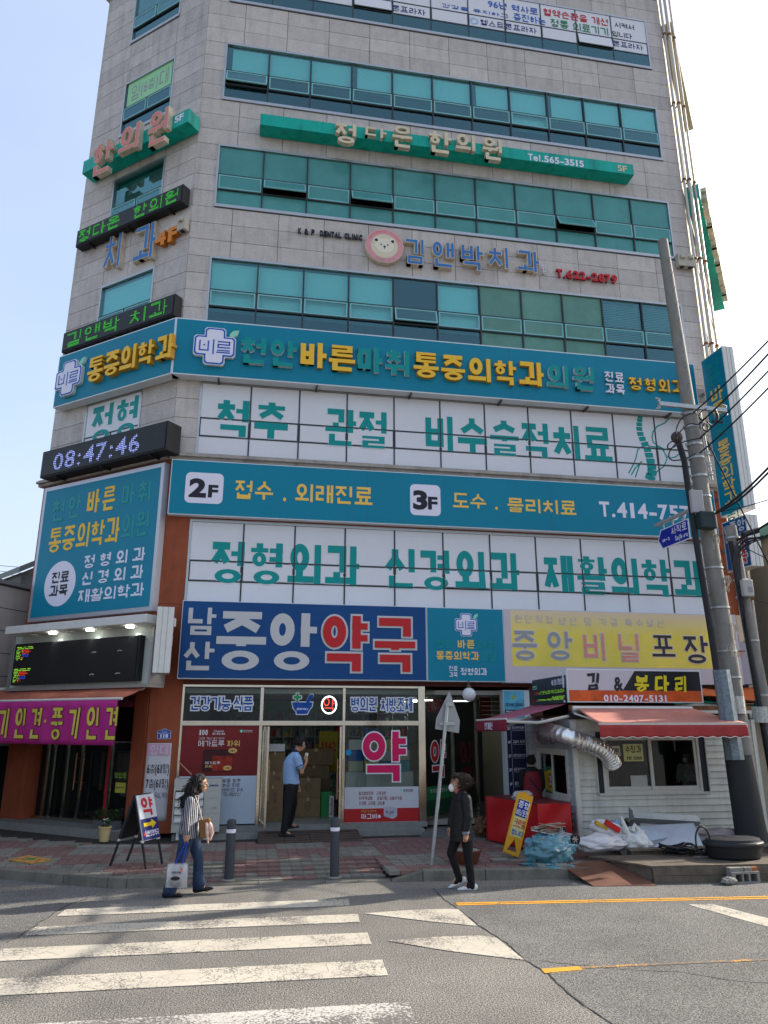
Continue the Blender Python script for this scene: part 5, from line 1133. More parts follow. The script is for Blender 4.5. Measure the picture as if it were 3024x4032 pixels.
# ramp in front of the open doors
t_ = thing('door_ramp', (2.4, -1.3, .1), 'brown ribbed wooden ramp in front of the open pharmacy doors', 'ramp', M)
mr_ = P('ramp_brown', (.075, .055, .045), .8, var=.2, vs=6)
for i in range(5):
    y = -1.38+.19*i; z0_ = .14+.022*i
    for j in range(4): obj('plank', MB().box(2.42+.52*j, 2.93+.52*j, y, y+.18, z0_-.04, z0_+.02), mr_, t_, M, bevel=.004)
for u in (2.62, 4.12): bx('yellow_strip', u, u+.26, -.62, -.50, .235, .242, P('tactile_yellow', (.60, .36, .04), .7), t_, M)
# glass globe lamp
t_ = thing('globe_lamp', (0, 0, 2.9), 'white glass globe lamp hanging under the sign edge', 'lamp', M)
u, z = M.px(*h5(738, 155), .45); obj('globe', MB().ball((u, -.45, z), .155, 24), P('opal_glass', (.62, .62, .64), .25), t_, M, smooth=True); obj('neck', MB().lathe([(.05, z+.14), (.05, z+.20), (.02, z+.21), (.02, z+.30)], (u, -.45, 0), 12), m_joint, t_, M)

# ------------------------------------------------------------------ corner shop on the cut corner
m_wp_ = P('panel_pale_green', (.42, .46, .43), .55, var=.10, vs=2, streak=.15)
t_ = thing('sign_housing', (-4.3, 0, 3.15), 'pale metal housing with projecting canopy and spotlights round the large dark screen', 'sign housing', K)
bx('back_panel', -4.22, .36, -.42, -.03, 3.20, 4.42, m_wp_, t_, K); bx('canopy', -3.95, .62, -.92, -.03, 4.42, 4.60, m_plas, t_, K, bevel=.01)
obj('rail', MB().box(-4.28, .40, -.50, -.03, 3.13, 3.199).box(-4.28, -4.223, -.46, -.03, 3.2, 4.42).box(.361, .42, -.46, -.03, 3.2, 4.42), m_alu, t_, K)
for i in range(6):
    u = -3.2+.62*i; lit = i in (1, 3, 5)
    sp_o = obj('spotlight', MB().lathe([(.085, -.02), (.085, 0), (.06, .002)], (u, -.66, 4.40), 16), m_lampglow if i % 2 == 1 else m_plas, t_, K)
    if i % 2 == 1:
        ld = bpy.data.lights.new('spot_bulb', 'SPOT'); ld.energy = 12; ld.spot_size = R(75); ld.spot_blend = .7; ld.color = (.85, 1, .92); ld.shadow_soft_size = .05
        lo = bpy.data.objects.new('spot_bulb', ld); COL.objects.link(lo); place(lo, K.m @ Matrix.Translation((u, -.58, 4.36)) @ Matrix.Rotation(R(22), 4, 'X'), t_)
t_ = thing('led_screen', (-3.8, 0, 3.2), 'large dark dot matrix screen with a burst of coloured dots at its left end', 'led screen', K)
bx('housing', -4.0, .14, -.56, -.425, 3.26, 4.22, m_ledframe, t_, K); bx('screen', -3.96, .08, -.575, -.56, 3.29, 4.19, m_led, t_, K)
rd = random.Random(2)
for nm, cl in (('green', (.35, .8, .05)), ('red', (.9, .06, .03)), ('blue', (.05, .08, .8)), ('white', (.3, .4, .4))):
    mb = MB()
    for zc in (4.03, 3.52):
        for r_ in range(9):
            for c_ in range(22):
                pr = {'green': c_ < 6+rd.randint(-2, 2) and r_ > 1 or r_ < 2 and c_ < 20, 'red': 5 < c_ < 17-abs(r_-3)*2 and r_ > 1, 'blue': r_ in (5, 6) and 6 < c_ < 15, 'white': False}[nm]
                if nm == 'red' and r_ in (5, 6): pr = False
                if pr and rd.random() < .85: u = -3.9+c_*.03; z = zc+.1-r_*.036; mb.box(u, u+.013, -.578, -.575, z, z+.014)
    if nm == 'white':
        for u_ in (-1.3, -.5):
            for z_ in (3.9, 3.42):
                for k_ in range(5): mb.box(u_+.03*k_, u_+.03*k_+.008, -.578, -.575, z_+.01*(k_ % 3), z_+.012+.01*(k_ % 3))
    obj('dots_'+nm, mb, P('dot_'+nm, cl, .5, emit=cl, es=.45), t_, K)
# small projecting pharmacy box sign
VP_ = Frame(*(K.m @ Vector((.44, -.42, 0))).xy, -84)
t_ = thing('box_sign', (0, 0, 3.5), 'white box sign with dark red side sticking out beside the dark screen', 'sign', VP_)
x0, z1_ = .0, M.px(*g1(1300, 1030), .9)[1]; z0_ = M.px(*g1(1300, 1560), .9)[1]
obj('sign_box', MB().box(0, .62, -.0, .34, z0_, z1_), m_plas, t_, VP_); bx('panel', .03, .60, .34, .345, z0_+.03, z1_-.03, P('panel_darkred', (.20, .03, .04), .5), t_, VP_)
for q in (.11, .22): bx('seam', .62, .624, q-.004, q+.004, z0_, z1_, m_grey, t_, VP_)
mb = MB(); strokes(mb, '약', 0, 0, .42, .62, .15, -.004, 0, 0); Tm = Matrix.Translation((.53, .345, z1_-.78)) @ Matrix.Rotation(R(180), 4, 'Z'); mb.v = [Tm @ v for v in mb.v]; obj('lettering', mb, m_white, t_, VP_)
# awning with purple banner
t_ = thing('awning', (-4.6, -.3, 3), 'faded rust coloured canvas awning over the corner shop', 'awning', K)
za, zb_ = 3.16, 2.885; yb_ = -1.0
mb = MB().sheet(lambda a, b: (-4.9+5.11*a, -.34+(yb_+.34)*b, za+(zb_-za)*b-.03*math.sin(math.pi*b)*(.6+.4*math.sin(a*14))), 40, 6); m_aw = P('canvas_rust', (.38, .115, .07), .8, var=.18, vs=2.5, bump=.2, bs=200)
o_ = obj('canvas', mb, m_aw, t_, K, smooth=True, auto=False); so = o_.modifiers.new('t', 'SOLIDIFY'); so.thickness = .006
obj('front_bar', MB().tube([(-4.9, yb_, zb_), (.24, yb_, zb_)], .028, 10), m_plas, t_, K, smooth=True); obj('roller', MB().tube([(-4.9, -.30, za+.03), (.26, -.30, za+.03)], .045, 10), m_plas, t_, K, smooth=True)
obj('arm', MB().tube([(.12, -.3, za-.05), (-.25, -.62, 2.98), (.15, yb_, zb_-.02)], .02, 6).tube([(-4.4, -.3, za-.05), (-4.0, -.62, 2.98), (-4.4, yb_, zb_-.02)], .02, 6), m_plas, t_, K)
t_ = thing('fabric_banner', (-4, yb_, 2), 'magenta cloth banner with yellow letters hung from the awning edge', 'banner', K)
def bw(u, z): return yb_-.045-.022*math.sin(u*5.2)*max(0, (2.86-z))/.9-.01*math.sin(u*13+z*4)
mb = MB().sheet(lambda a, b: (-4.9+5.08*a, bw(-4.9+5.08*a, 2.86-.89*b), 2.86-.89*b), 90, 8)
o_ = obj('cloth', mb, P('cloth_magenta', (.42, .025, .20), .7, var=.06, vs=2), t_, K, smooth=True, auto=False); so = o_.modifiers.new('t', 'SOLIDIFY'); so.thickness = .003; so.offset = 1
off_ = .045-yb_+.0
def ban(c, xl, xr):
    (a, z1_), (b, z0_) = K.px(*g5(xl, 690), off_), K.px(*g5(xr, 425), off_)
    for e, mt, dd in ((.013, P('banner_outline_black', (.02, .02, .01), .7), .006), (0, P('banner_yellow_print', (.62, .50, .08), .6), .016)):
        mb = MB(); strokes(mb, c, a, 2.05, b-a, .70, .165, -dd-.0, -dd+.004, 0, e=e, seg=20)
        mb.v = [Vector((v.x, bw(v.x, v.z)+v.y, v.z)) for v in mb.v]; obj('letter' if e == 0 else 'letter_outline', mb, mt, t_, K)
for c, a, b in (('기', -30, 100), ('인', 112, 240), ('견', 250, 385), ('풍', 428, 560), ('기', 585, 712), ('인', 742, 872), ('견', 905, 1045)): ban(c, a, b)
ban('풍', -180, -50); mb = MB(); uu, zz = K.px(*g5(398, 530), off_); disc(mb, uu, zz, .03, bw(uu, zz)-.012, bw(uu, zz)-.002, n=12); obj('dot', mb, P('banner_yellow_print', (0, 0, 0)), t_, K)
# shop front under the awning
f = MB().box(-3.75, -.42, .25, .33, 2.75, 3.0); y_ = .25
us = [-3.4, -2.72, K.px(*g5(445, 1100), -.25)[0], K.px(*g5(690, 1100), -.25)[0], K.px(*g5(950, 1100), -.25)[0], -.46]
for u in us: f.box(u-.03, u+.03, y_-.02, y_+.06, .3, 2.75)
f.box(-3.72, -.43, y_-.019, y_+.059, .26, .34)
cf = obj('shopfront_frame', f, m_steel, B, K)
gd = glassmat('corner_shop_glass', (.50, .52, .52), .06)
for a, b in zip(us, us[1:]): bx('pane', a+.03, b-.03, y_, y_+.008, .34, 2.75, gd, cf, K)
for u in (us[3]-.12, us[3]+.12): obj('handle', MB().tube([(u, y_-.06, .95), (u, y_-.06, 1.75)], .018, 8).box(u-.01, u+.01, y_-.06, y_, 1.1, 1.12).box(u-.01, u+.01, y_-.06, y_, 1.6, 1.62), P('handle_brown', (.25, .12, .06), .4), cf, K)
bx('red_post', us[4]-.10, us[4]-.03, y_-.03, y_, .34, 2.75, P('post_red', (.35, .02, .03), .5), cf, K)
text(cf, K, '영업중', g5(1000, 975), g5(1105, 1030), -y_+.008, P('neon_lime', (.30, .5, .08), .5), t=.09, depth=.004)
bx('yellow_note', *[K.px(*g5(x, 1100), -.24)[0] for x in (1003, 1092)], y_-.006, y_-.001, K.px(*g5(1050, 1155), -.24)[1], K.px(*g5(1050, 1065), -.24)[1], P('note_yellow', (.50, .45, .08), .7), cf, K)
text(cf, K, '구조 옮기 국수', g5(1008, 1100), g5(1085, 1118), -y_+.008, m_black, t=.1, depth=.002)
obj('shop_room', MB().box(-4.2, -.45, 3.0, 3.05, .2, 3.0).box(-4.2, -.45, .36, 3.0, 2.95, 3.0).box(-4.2, -.45, .36, 3.0, .2, .25).box(-.44, -.42, .36, 2.4, .2, 3.0).box(-4.25, -4.2, .36, 3, .2, 3), P('room_dim', (.16, .13, .11), .8), B, K)
bx('plinth', -4.4, -.1, -.42, .3, .1, .27, m_plinth, B, K)
t_ = thing('clothes_rack', (-2.5, 1, .3), 'rack of dim clothes behind the corner shop glass door', 'clothes rack', K)
obj('rail', MB().tube([(-2.9, 1.1, 1.75), (-1.0, 1.1, 1.75)], .015, 6).tube([(-2.9, 1.1, .3), (-2.9, 1.1, 1.75)], .015, 6).tube([(-1.0, 1.1, .3), (-1.0, 1.1, 1.75)], .015, 6), m_alu, t_, K)
for i in range(9):
    u = -2.8+.2*i; mb = MB().sheet(lambda a, b: (u+.16*a, 1.1+.03*math.sin(9*a+i), 1.72-(.75+.1*(i % 3))*b), 6, 6, thick=.02); obj('garment', mb, P('garment_%s' % ['dark', 'tan', 'grey'][i % 3], [(.10, .10, .16), (.36, .27, .18), (.34, .33, .32)][i % 3], .9), t_, K)
bx('curtain', -3.35, -2.85, .5, .55, .35, 2.7, P('curtain_beige', (.26, .22, .16), .8, var=.2, vs=6), B, K)
# small fixed signs on the corner pillar
t_ = thing('house_number_plate', (0, 0, 1.8), 'small blue house number plate with pointed top on the corner pillar', 'sign', M)
(a, b), (c, d) = M.px(*g5(1375, 595), .06), M.px(*g5(1485, 685), .06)
sh_ = lambda e: [(a+e, d+e), (c-e, d+e), (c-e, b-.05), ((a+c)/2, b-e), (a+e, b-.05)]
obj('border', MB().prism(sh_(0), -.062, -.052), m_white, t_, M); obj('plate', MB().prism(sh_(.008), -.065, -.062), P('plate_blue', (.01, .08, .33), .4), t_, M); bx('line', a+.008, c-.008, -.067, -.065, (b+d)/2+.01, (b+d)/2+.016, m_white, t_, M)
text(t_, M, '118', None, None, .066, m_white, depth=.002, sz=(a+.05, (b+d)/2, c-.05, d+.025), bold=.05); text(t_, M, '대흥로', None, None, .066, m_white, t=.1, depth=.002, sz=(a+.08, b-.045, c-.08, b-.085), gap=.3)
t_ = thing('rental_notice', (0, 0, .8), 'long white paper rental notice with pink heading taped to the pillar', 'notice', M)
(a, b) = M.px(*g5(1300, 722), .06); (c, _) = M.px(*g5(1522, 722), .06); d = M.px(*g5(1400, 1400), .06)[1]
mb = MB().sheet(lambda p, q: (.03+.50*p, -.056-.006*math.sin(q*9+p*3), b-(b-d)*q), 6, 14); o_ = obj('paper', mb, P('paper_white', (.52, .50, .52), .8, var=.05, vs=4), t_, M, smooth=True, auto=False); so = o_.modifiers.new('t', 'SOLIDIFY'); so.thickness = .001
bx('pink_heading', .05, .50, -.0645, -.0625, b-.25, b-.02, P('paper_pink', (.55, .28, .42), .8), t_, M); text(t_, M, '임대', None, None, .0645, P('paper_white', (0, 0, 0)), t=.15, depth=.002, sz=(.08, b-.03, .48, b-.24))
ink2 = P('notice_ink', (.03, .03, .04), .7)
for s, y0, y1 in (('6층(61평)', 900, 985), ('7층(61평)', 1030, 1110)): text(t_, M, s, None, None, .064, ink2, t=.08, depth=.002, sz=(.06, M.px(*g5(1400, y0), .064)[1], .52, M.px(*g5(1400, y1), .064)[1]))
text(t_, M, '(병원,사무실,기타)', None, None, .064, ink2, t=.08, depth=.002, sz=(.05, M.px(*g5(1400, 1150), .064)[1], .52, M.px(*g5(1400, 1200), .064)[1]))
t_ = thing('security_camera', (0, 0, 3), 'small white security camera on the corner pillar by the awning', 'camera', M)
u, z = M.px(*g5(1370, 190), .1); bx('mount', u-.07, u+.07, -.08, -.05, z-.07, z+.07, m_plas, t_, M); obj('body', MB().tube([(u, -.08, z), (u+.12, -.22, z-.04)], .035, 10), m_plas, t_, M, smooth=True); obj('lens', MB().tube([(u+.12, -.22, z-.04), (u+.128, -.23, z-.043)], .026, 10), m_black, t_, M)
# outdoor air conditioner
t_ = thing('air_conditioner', (.7, -.7, .2), 'large grey outdoor air conditioner unit beside the dark red poster', 'air conditioner', M)
f = .62; (a, z1_), (b, _) = M.px(*g6(90, 990), f), M.px(*g6(530, 985), f); z0_ = M.px(*g6(300, 1485), f)[1]; mac = P('ac_grey', (.40, .39, .36), .45, var=.06)
vx0 = a+.03; vx1 = a+(b-a)*.64
mb = MB(); zt2, zb2 = z1_-.22, z0_+.20
mb.box(a, b, -f+.03, -f+.36, z0_, z1_).box(a, b, -f, -f+.03, zt2, z1_).box(a, b, -f, -f+.03, z0_, zb2).box(a, vx0, -f, -f+.03, zb2, zt2).box(vx1, b, -f, -f+.03, zb2, zt2)
obj('casing', mb, mac, t_, M)
for i in range(4):
    z = zt2-.03-(zt2-zb2)*i/4; pass
    mb = MB(); mb.add([(vx0+.01, -f-.05, z-.10), (vx1-.01, -f-.05, z-.10), (vx1-.01, -f+.02, z), (vx0+.01, -f+.02, z), (vx0+.01, -f-.05, z-.13), (vx1-.01, -f-.05, z-.13), (vx1-.01, -f+.028, z-.10), (vx0+.01, -f+.028, z-.10)], [(0, 1, 2, 3), (4, 7, 6, 5), (0, 4, 5, 1), (0, 3, 7, 4), (1, 5, 6, 2)]); obj('louvre', mb, P('ac_louvre', (.5, .49, .46), .4), t_, M)
bx('dark_inside', vx0, vx1, -f+.024, -f+.029, zb2, zt2, m_black, t_, M)
for z in (zt2-.02, zt2-.16, zt2-.45, zt2-.60, zt2-.75): bx('panel_line', vx1+.05, b-.04, -f-.003, -f, z, z+.006, P('ac_line', (.28, .27, .25), .5), t_, M)
text(t_, M, 'SAMSUNG', g6(403, 1040), g6(498, 1058), f, m_navy, depth=.002, bold=.05); bx('grip', b-.16, b-.08, -f-.004, -f, zt2-.36, zt2-.32, m_grey, t_, M); bx('foot', b-.30, b-.20, -f+.05, -f+.12, .14, z0_, m_plas, t_, M); bx('foot', a+.10, a+.20, -f+.05, -f+.12, .14, z0_, m_plas, t_, M)
# thin pole leaning behind the unit
obj('wooden_stick', MB().tube([M.px(*g6(128, 830), .15)[:1]+(-.15, M.px(*g6(128, 830), .15)[1]), (M.px(*g6(245, 948), .5)[0], -.45, M.px(*g6(245, 948), .5)[1])], .012, 6), P('stick_tan', (.45, .22, .15), .7), None, M, label='thin tan wooden stick slanting above the air conditioner', cat='stick')

# ------------------------------------------------------------------ snack kiosk
KC = (8.38, -2.92); KW = 3.92; KD = 2.45
KF = Frame(KC[0], KC[1], 0)                      # front wall, local x to the right
KS = Frame(KC[0], KC[1], 0); _a = R(0); _d = Vector((math.sin(_a), math.cos(_a)))
KS = Frame(KC[0]+_d.x*KD, KC[1]+_d.y*KD, math.degrees(math.atan2(-_d.y, -_d.x)))   # left wall, seen from the left; local x runs towards the corner
Z0, Z1 = .36, 2.47
kiosk = thing('snack_kiosk', (KC[0], KC[1], .15), 'white sided snack kiosk with a sliding window and awnings beside the clinic', 'kiosk', M)
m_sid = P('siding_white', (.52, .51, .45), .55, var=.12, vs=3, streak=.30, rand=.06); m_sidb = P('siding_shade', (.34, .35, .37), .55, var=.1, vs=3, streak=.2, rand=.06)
def siding(fr, segs, z0, z1, mat):
    n = round((z1-z0)/.125); h = (z1-z0)/n
    for i in range(n):
        za, zb = z0+h*i, z0+h*(i+1)
        for (a, b, lo, hi) in segs:
            if zb-.02 <= lo or za+.02 >= hi: continue
            mb = MB(); mb.add([(a, -.030, za+.004), (b, -.030, za+.004), (b, -.004, zb+.006), (a, -.004, zb+.006), (a, .012, za+.004), (b, .012, za+.004), (b, .012, zb+.006), (a, .012, zb+.006)], [(0, 1, 2, 3), (0, 4, 5, 1), (0, 3, 7, 4), (1, 5, 6, 2), (3, 2, 6, 7)])
            obj('siding_board', mb, mat, kiosk, fr)
o_f = 2.92
kx = lambda p: M.px(*p, o_f)[0]-KC[0]; kz_ = lambda p: M.px(*p, o_f)[1]
wa, wb = kx(h3(215, 225)), kx(h3(1470, 880)); wz0, wz1 = kz_(h3(1470, 880)), kz_(h3(215, 225))
siding(KF, [(.06, wa, Z0, 9), (wb, KW, Z0, 9), (wa, wb, Z0, wz0+.02), (wa, wb, wz1-.03, 9)], Z0, Z1, m_sid)
sw = lambda p: KS.px(*p, 0)
sa, sz0 = sw(h1(705, 720)); sb, sz1 = sw(h1(1140, 40)); sz1 = sw(h1(680, 60))[1]
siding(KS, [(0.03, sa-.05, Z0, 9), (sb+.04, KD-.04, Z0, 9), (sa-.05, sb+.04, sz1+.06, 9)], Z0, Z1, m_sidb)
tr = MB().box(-.03, .07, -.045, .03, .16, Z1+.02); obj('corner_post', tr, m_sid, kiosk, KF, bevel=.004)
obj('corner_post', MB().box(KW-.04, KW+.04, -.045, .03, .2, Z1), m_sid, kiosk, KF)
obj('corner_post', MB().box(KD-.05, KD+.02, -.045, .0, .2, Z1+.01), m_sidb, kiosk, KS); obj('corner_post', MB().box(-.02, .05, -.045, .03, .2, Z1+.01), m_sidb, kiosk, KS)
inner = MB().box(.05, wa, .02, .05, Z0, Z1).box(wb, KW, .02, .05, Z0, Z1).box(wa, wb, .02, .05, Z0, wz0).box(wa, wb, .02, .05, wz1, Z1).box(KW-.04, KW, .05, 2.5, Z0, Z1); obj('wall', inner, m_joint, kiosk, KF)
pl = [(KC[0]+.02, KC[1]+.03), (KC[0]+KW, KC[1]+.03), (KC[0]+KW, -.45), (KC[0]+.03, -.45)]
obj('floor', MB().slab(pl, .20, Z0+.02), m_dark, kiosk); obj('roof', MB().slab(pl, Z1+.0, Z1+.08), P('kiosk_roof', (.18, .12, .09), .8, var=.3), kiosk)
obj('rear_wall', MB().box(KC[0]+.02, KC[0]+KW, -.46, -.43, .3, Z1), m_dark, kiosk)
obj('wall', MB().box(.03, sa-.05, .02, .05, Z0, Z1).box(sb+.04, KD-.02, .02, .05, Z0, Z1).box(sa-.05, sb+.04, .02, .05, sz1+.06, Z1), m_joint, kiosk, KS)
# front sliding window
m_pvc = P('pvc_frame', (.48, .47, .42), .4, var=.08)
f = MB(); A_, Bq = wa+.12, wb-.14; z0, z1 = wz0+.06, wz1-.10
f.box(wa, wb, -.05, .0, wz1-.05, wz1, 1).box(wa, wb, -.06, .02, wz0-.03, wz0+.012, 0).box(A_, Bq, -.045, .03, z1, z1+.06, 0).box(A_, Bq, -.05, .03, z0-.05, z0, 0).box(A_, A_+.06, -.044, .03, z0, z1, 0).box(Bq-.05, Bq, -.044, .03, z0, z1, 0)
f.box(wa, A_-.005, -.02, .01, wz0+.013, wz1-.051, 2).box(Bq+.005, wb, -.02, .01, wz0+.013, wz1-.051, 2).box(wa+.001, wb-.001, -.015, .009, z1+.062, wz1-.052, 2).box(wa-.02, wa, -.05, 0, wz0, wz1, 0).box(wb, wb+.02, -.05, 0, wz0, wz1, 0)
win = obj('window', f, [m_pvc, m_ledframe, m_black], kiosk, KF)
md_ = (A_+Bq)/2-.02
for a, b, y in ((A_+.06, md_+.05, .0), (md_-.02, Bq-.05, -.03)):
    s = MB(); w_ = .065; s.box(a, b, y, y+.03, z1-w_, z1).box(a, b, y, y+.03, z0, z0+w_).box(a, a+w_, y+.0005, y+.03, z0+w_, z1-w_).box(b-w_, b, y+.0005, y+.03, z0+w_, z1-w_)
    sh_o = obj('sash', s, m_pvc, win, KF, bevel=.003); obj('pane', MB().box(a+w_, b-w_, y+.012, y+.018, z0+w_, z1-w_), glassmat('kiosk_glass', (.55, .58, .56), .02), win, KF)
def paper(u0, u1, z0_, z1_, mat, y, name, rows, t=.11, par=win, fr=KF):
    o = bx(name, u0, u1, y-.003, y, z0_, z1_, mat, par, fr)
    for s, a, b, c, d in rows: text(par, fr, s, None, None, -y+.004, ink2, t=t, depth=.002, sz=(u0+(u1-u0)*a, z0_+(z1_-z0_)*b, u0+(u1-u0)*c, z0_+(z1_-z0_)*d))
mny = P('paper_lime', (.50, .50, .22), .8)
pa, pb = kx(h3(532, 360)), kx(h3(762, 540)); pz1, pz0 = kz_(h3(532, 360)), kz_(h3(762, 545))
paper(pa, pb, pz0, pz1, mny, .008, 'menu_paper', [('수정과', .08, .92, .92, .48), ('1병 5000', .12, .30, .92, .08)])
paper(kx(h3(400, 375)), kx(h3(500, 380)), pz0+.1, pz1-.03, P('paper_cream', (.5, .48, .34), .8), .008, 'menu_paper', [('박', .4, .8, .9, .3)])
bx('white_board', kx(h3(612, 660)), kx(h3(790, 660)), -.0, .006, z0+w_+.0, z0+w_+.20, P('board_dull_white', (.36, .37, .35), .6), win, KF)
bx('yellow_cloth', kx(h3(290, 560)), kx(h3(340, 650)), -.004, .004, z0+.25, z0+.48, P('cloth_yellow', (.5, .3, .02), .8), win, KF)
# plastic funnel bag and hooks
# side window
f = MB(); f.box(sa-.05, sb+.04, -.05, .02, sz1, sz1+.06).box(sa-.05, sb+.04, -.05, .02, sz0-.07, sz0).box(sa-.05, sa, -.0495, .02, sz0, sz1).box(sb-.01, sb+.04, -.0495, .02, sz0, sz1)
f.box(sa-.0, sb+.0, -.06, .03, sz0-.10, sz0-.071)
win2 = obj('window', f, m_pvc, kiosk, KS, bevel=.003); mm = (sa+sb)/2
for a, b, y in ((sa+.01, mm+.02, -.01), (mm-.02, sb-.02, -.035)):
    s = MB(); w_ = .055; s.box(a, b, y, y+.03, sz1-w_, sz1-.002).box(a, b, y, y+.03, sz0+.002, sz0+w_).box(a, a+w_, y+.0005, y+.03, sz0+w_, sz1-w_).box(b-w_, b, y+.0005, y+.03, sz0+w_, sz1-w_)
    obj('sash', s, m_pvc, win2, KS); obj('pane', MB().box(a+w_, b-w_, y+.012, y+.018, sz0+w_, sz1-w_), glassmat('kiosk_glass', (0, 0, 0)), win2, KS)
obj('lower_panel', MB().box(sa-.04, sb+.03, -.02, .02, Z0, sz0-.101), P('kick_panel', (.05, .05, .055), .5), kiosk, KS)
uq, zq = KS.px(*h1(850, 530), 0)
obj('snack_sticker', MB().prism([(uq-.20, zq-.22), (uq+.16, zq-.26), (uq+.16, zq+.22), (uq-.05, zq+.20), (uq-.26, zq+.14)], -.018, -.012), P('sticker_yellow', (.55, .42, .03), .5), kiosk, KS)
obj('snack_sticker_band', MB().prism([(uq-.22, zq-.27), (uq+.16, zq-.31), (uq+.16, zq-.25), (uq-.2, zq-.21)], -.019, -.012).prism([(uq-.26, zq+.13), (uq+.16, zq+.20), (uq+.16, zq+.26), (uq-.05, zq+.25)], -.019, -.012), P('sticker_green', (.01, .15, .06), .5), kiosk, KS)
mb = MB(); disc(mb, uq+.06, zq-.02, .11, -.020, -.018, n=20, sx=.8, sz=1.4); obj('snack_sticker_oval', mb, m_red, kiosk, KS); mb = MB(); strokes(mb, '김', uq-.0, zq-.12, .13, .2, .16, -.023, -.020); obj('lettering', mb, m_white, kiosk, KS)
(un, zn1), (un2, zn0) = KS.px(*h1(618, 330), 0), KS.px(*h1(680, 485), 0)
bx('notice_sticker', un, un2, -.034, -.030, zn0, zn1, P('sticker_white_red', (.5, .46, .46), .6), kiosk, KS); bx('notice_sticker_red', un+.02, un2-.02, -.036, -.034, zn1-.16, zn1-.02, m_red, kiosk, KS)
bx('pink_notice', .45, .80, -.036, -.030, 2.0, 2.28, P('paper_pinkish', (.5, .40, .42), .7), kiosk, KS)
# rusty beams, gutter, roof sign
obj('eave_beam', MB().box(-.05, KW-.05, -.12, .0, Z1+.17, Z1+.27), m_rust, kiosk, KF); obj('gutter', MB().box(-.05, KW-.1, -.2, -.121, Z1+.12, Z1+.18), m_alu, kiosk, KF)
obj('soffit', MB().box(-.05, KW-.1, -.12, .02, Z1+.0, Z1+.165), m_ledframe, kiosk, KF)
ux = lambda p, o: M.px(*p, o)
(a, z1), (b, z0) = ux(g8(812, 80), 3.1), ux(g9(918, 440), 3.1); z0 = ux(g8(832, 405), 3.1)[1]
t_ = thing('kiosk_sign', (a, -3.1, z0), 'white black and orange sign with yellow brushed letters on the kiosk roof', 'sign', M)
bx('sign_box', a, b, -3.09, -2.86, z0, z1, m_edge, t_, M); bx('white_field', a+.02, b-.03, -3.096, -3.09, z0+.02, z1-.02, P('field_lilac', (.50, .46, .50), .45), t_, M)
zo = z0+(z1-z0)*.36; w_ = b-a
obj('black_field', MB().prism([(a+w_*.40, zo), (b-.03, zo), (b-.03, z1-.03), (a+w_*.50, z1-.03)], -3.099, -3.096), P('field_black', (.012, .014, .018), .35), t_, M)
m_of = P('field_orange', (.55, .09, .02), .4, var=.45, vs=2.2); bx('orange_field', a+.02, b-.03, -3.0995, -3.096, z0+.02, zo, m_of, t_, M)
m_yb = P('brush_yellow', (.65, .55, .02), .5)
def brush(s, tl, br, mat, t=.14, sk=.12):
    for c, p, q_ in zip(s, tl, br):
        (u0_, z1_), (u1_, z0_) = M.px(*p, 3.1), M.px(*q_, 3.1); mb = MB(); strokes(mb, c, u0_, z0_, u1_-u0_, z1_-z0_, t, -3.106, -3.099, e=.004)
        zc_ = (z0_+z1_)/2; mb.v = [Vector((v.x+.10*(v.z-zc_)+.012*math.sin(v.z*40+v.x*9), v.y, v.z+.015*math.sin(v.x*30)+.05*(v.x-u0_))) for v in mb.v]; obj('lettering', mb, mat, t_, M)
brush('김', [g8(1005, 125)], [g8(1140, 290)], m_black, .16); brush('봉다리', [g9(238, 150), g9(430, 150), g9(622, 155)], [g9(385, 305), g9(580, 312), g9(757, 318)], m_yb, .16)
(a2, b2), (c2_, d2) = M.px(*g8(1265, 155), 3.1), M.px(*g8(1365, 290), 3.1); mb = MB(); latin(mb, '&', a2, d2, c2_-a2, b2-d2, .03, -3.104, -3.0995); obj('lettering', mb, m_black, t_, M)
text(t_, M, '010-2407-5131', g8(1168, 330), g9(568, 402), 3.101, m_white, depth=.004, bold=.03)
# kiosk led sign turned to the left
LF = Frame(KC[0]-.12, -3.05, -92)
(a, za), (b, zb_) = LF.px(*h2(780, 345), 0), LF.px(*h2(1215, 240), 0); z0l = LF.px(*h2(810, 655), 0)[1]; z0r = LF.px(*h2(1240, 605), 0)[1]; z1 = (za+zb_)/2; z0 = (z0l+z0r)/2
t_ = thing('led_board', (a, 0, z0), 'black framed dot matrix board turned to the left on the kiosk corner', 'led board', LF)
bx('housing', a, b, -.0, .14, z0, z1, P('led_housing', (.03, .045, .06), .4), t_, LF); bx('screen', a+.05, b-.06, -.006, -.0, z0+.05, z1-.24, m_led, t_, LF)
text(t_, LF, '40 50 모범점포', None, None, .002, m_white, t=.1, depth=.003, sz=(a+(b-a)*.6, z1-.05, b-.05, z1-.17)); text(t_, LF, '천안시', None, None, .002, m_leaf, t=.12, depth=.003, sz=(a+.03, z1-.12, a+.3, z1-.21))
rd = random.Random(4)
for nm in ('green', 'red'):
    mb = MB()
    for r_ in range(4):
        for c_ in range(40):
            top = z1-.27-r_*.018; bot = z0+.065+r_*.02
            if rd.random() < (.75 if nm == 'green' else .25) and ((nm == 'red') == (c_ < 8)): mb.box(a+.07+c_*(b-a-.16)/40, a+.07+c_*(b-a-.16)/40+.009, -.008, -.006, top, top+.008)
            if rd.random() < (.5 if c_ < 28 else .85) and r_ < (2 if c_ < 25 else 4) and ((nm == 'red') == (c_ < 6)): mb.box(a+.07+c_*(b-a-.16)/40, a+.07+c_*(b-a-.16)/40+.012, -.008, -.006, bot, bot+.010)
    obj('dots_'+nm, mb, P('dot_'+nm, (0, 0, 0)), t_, LF)
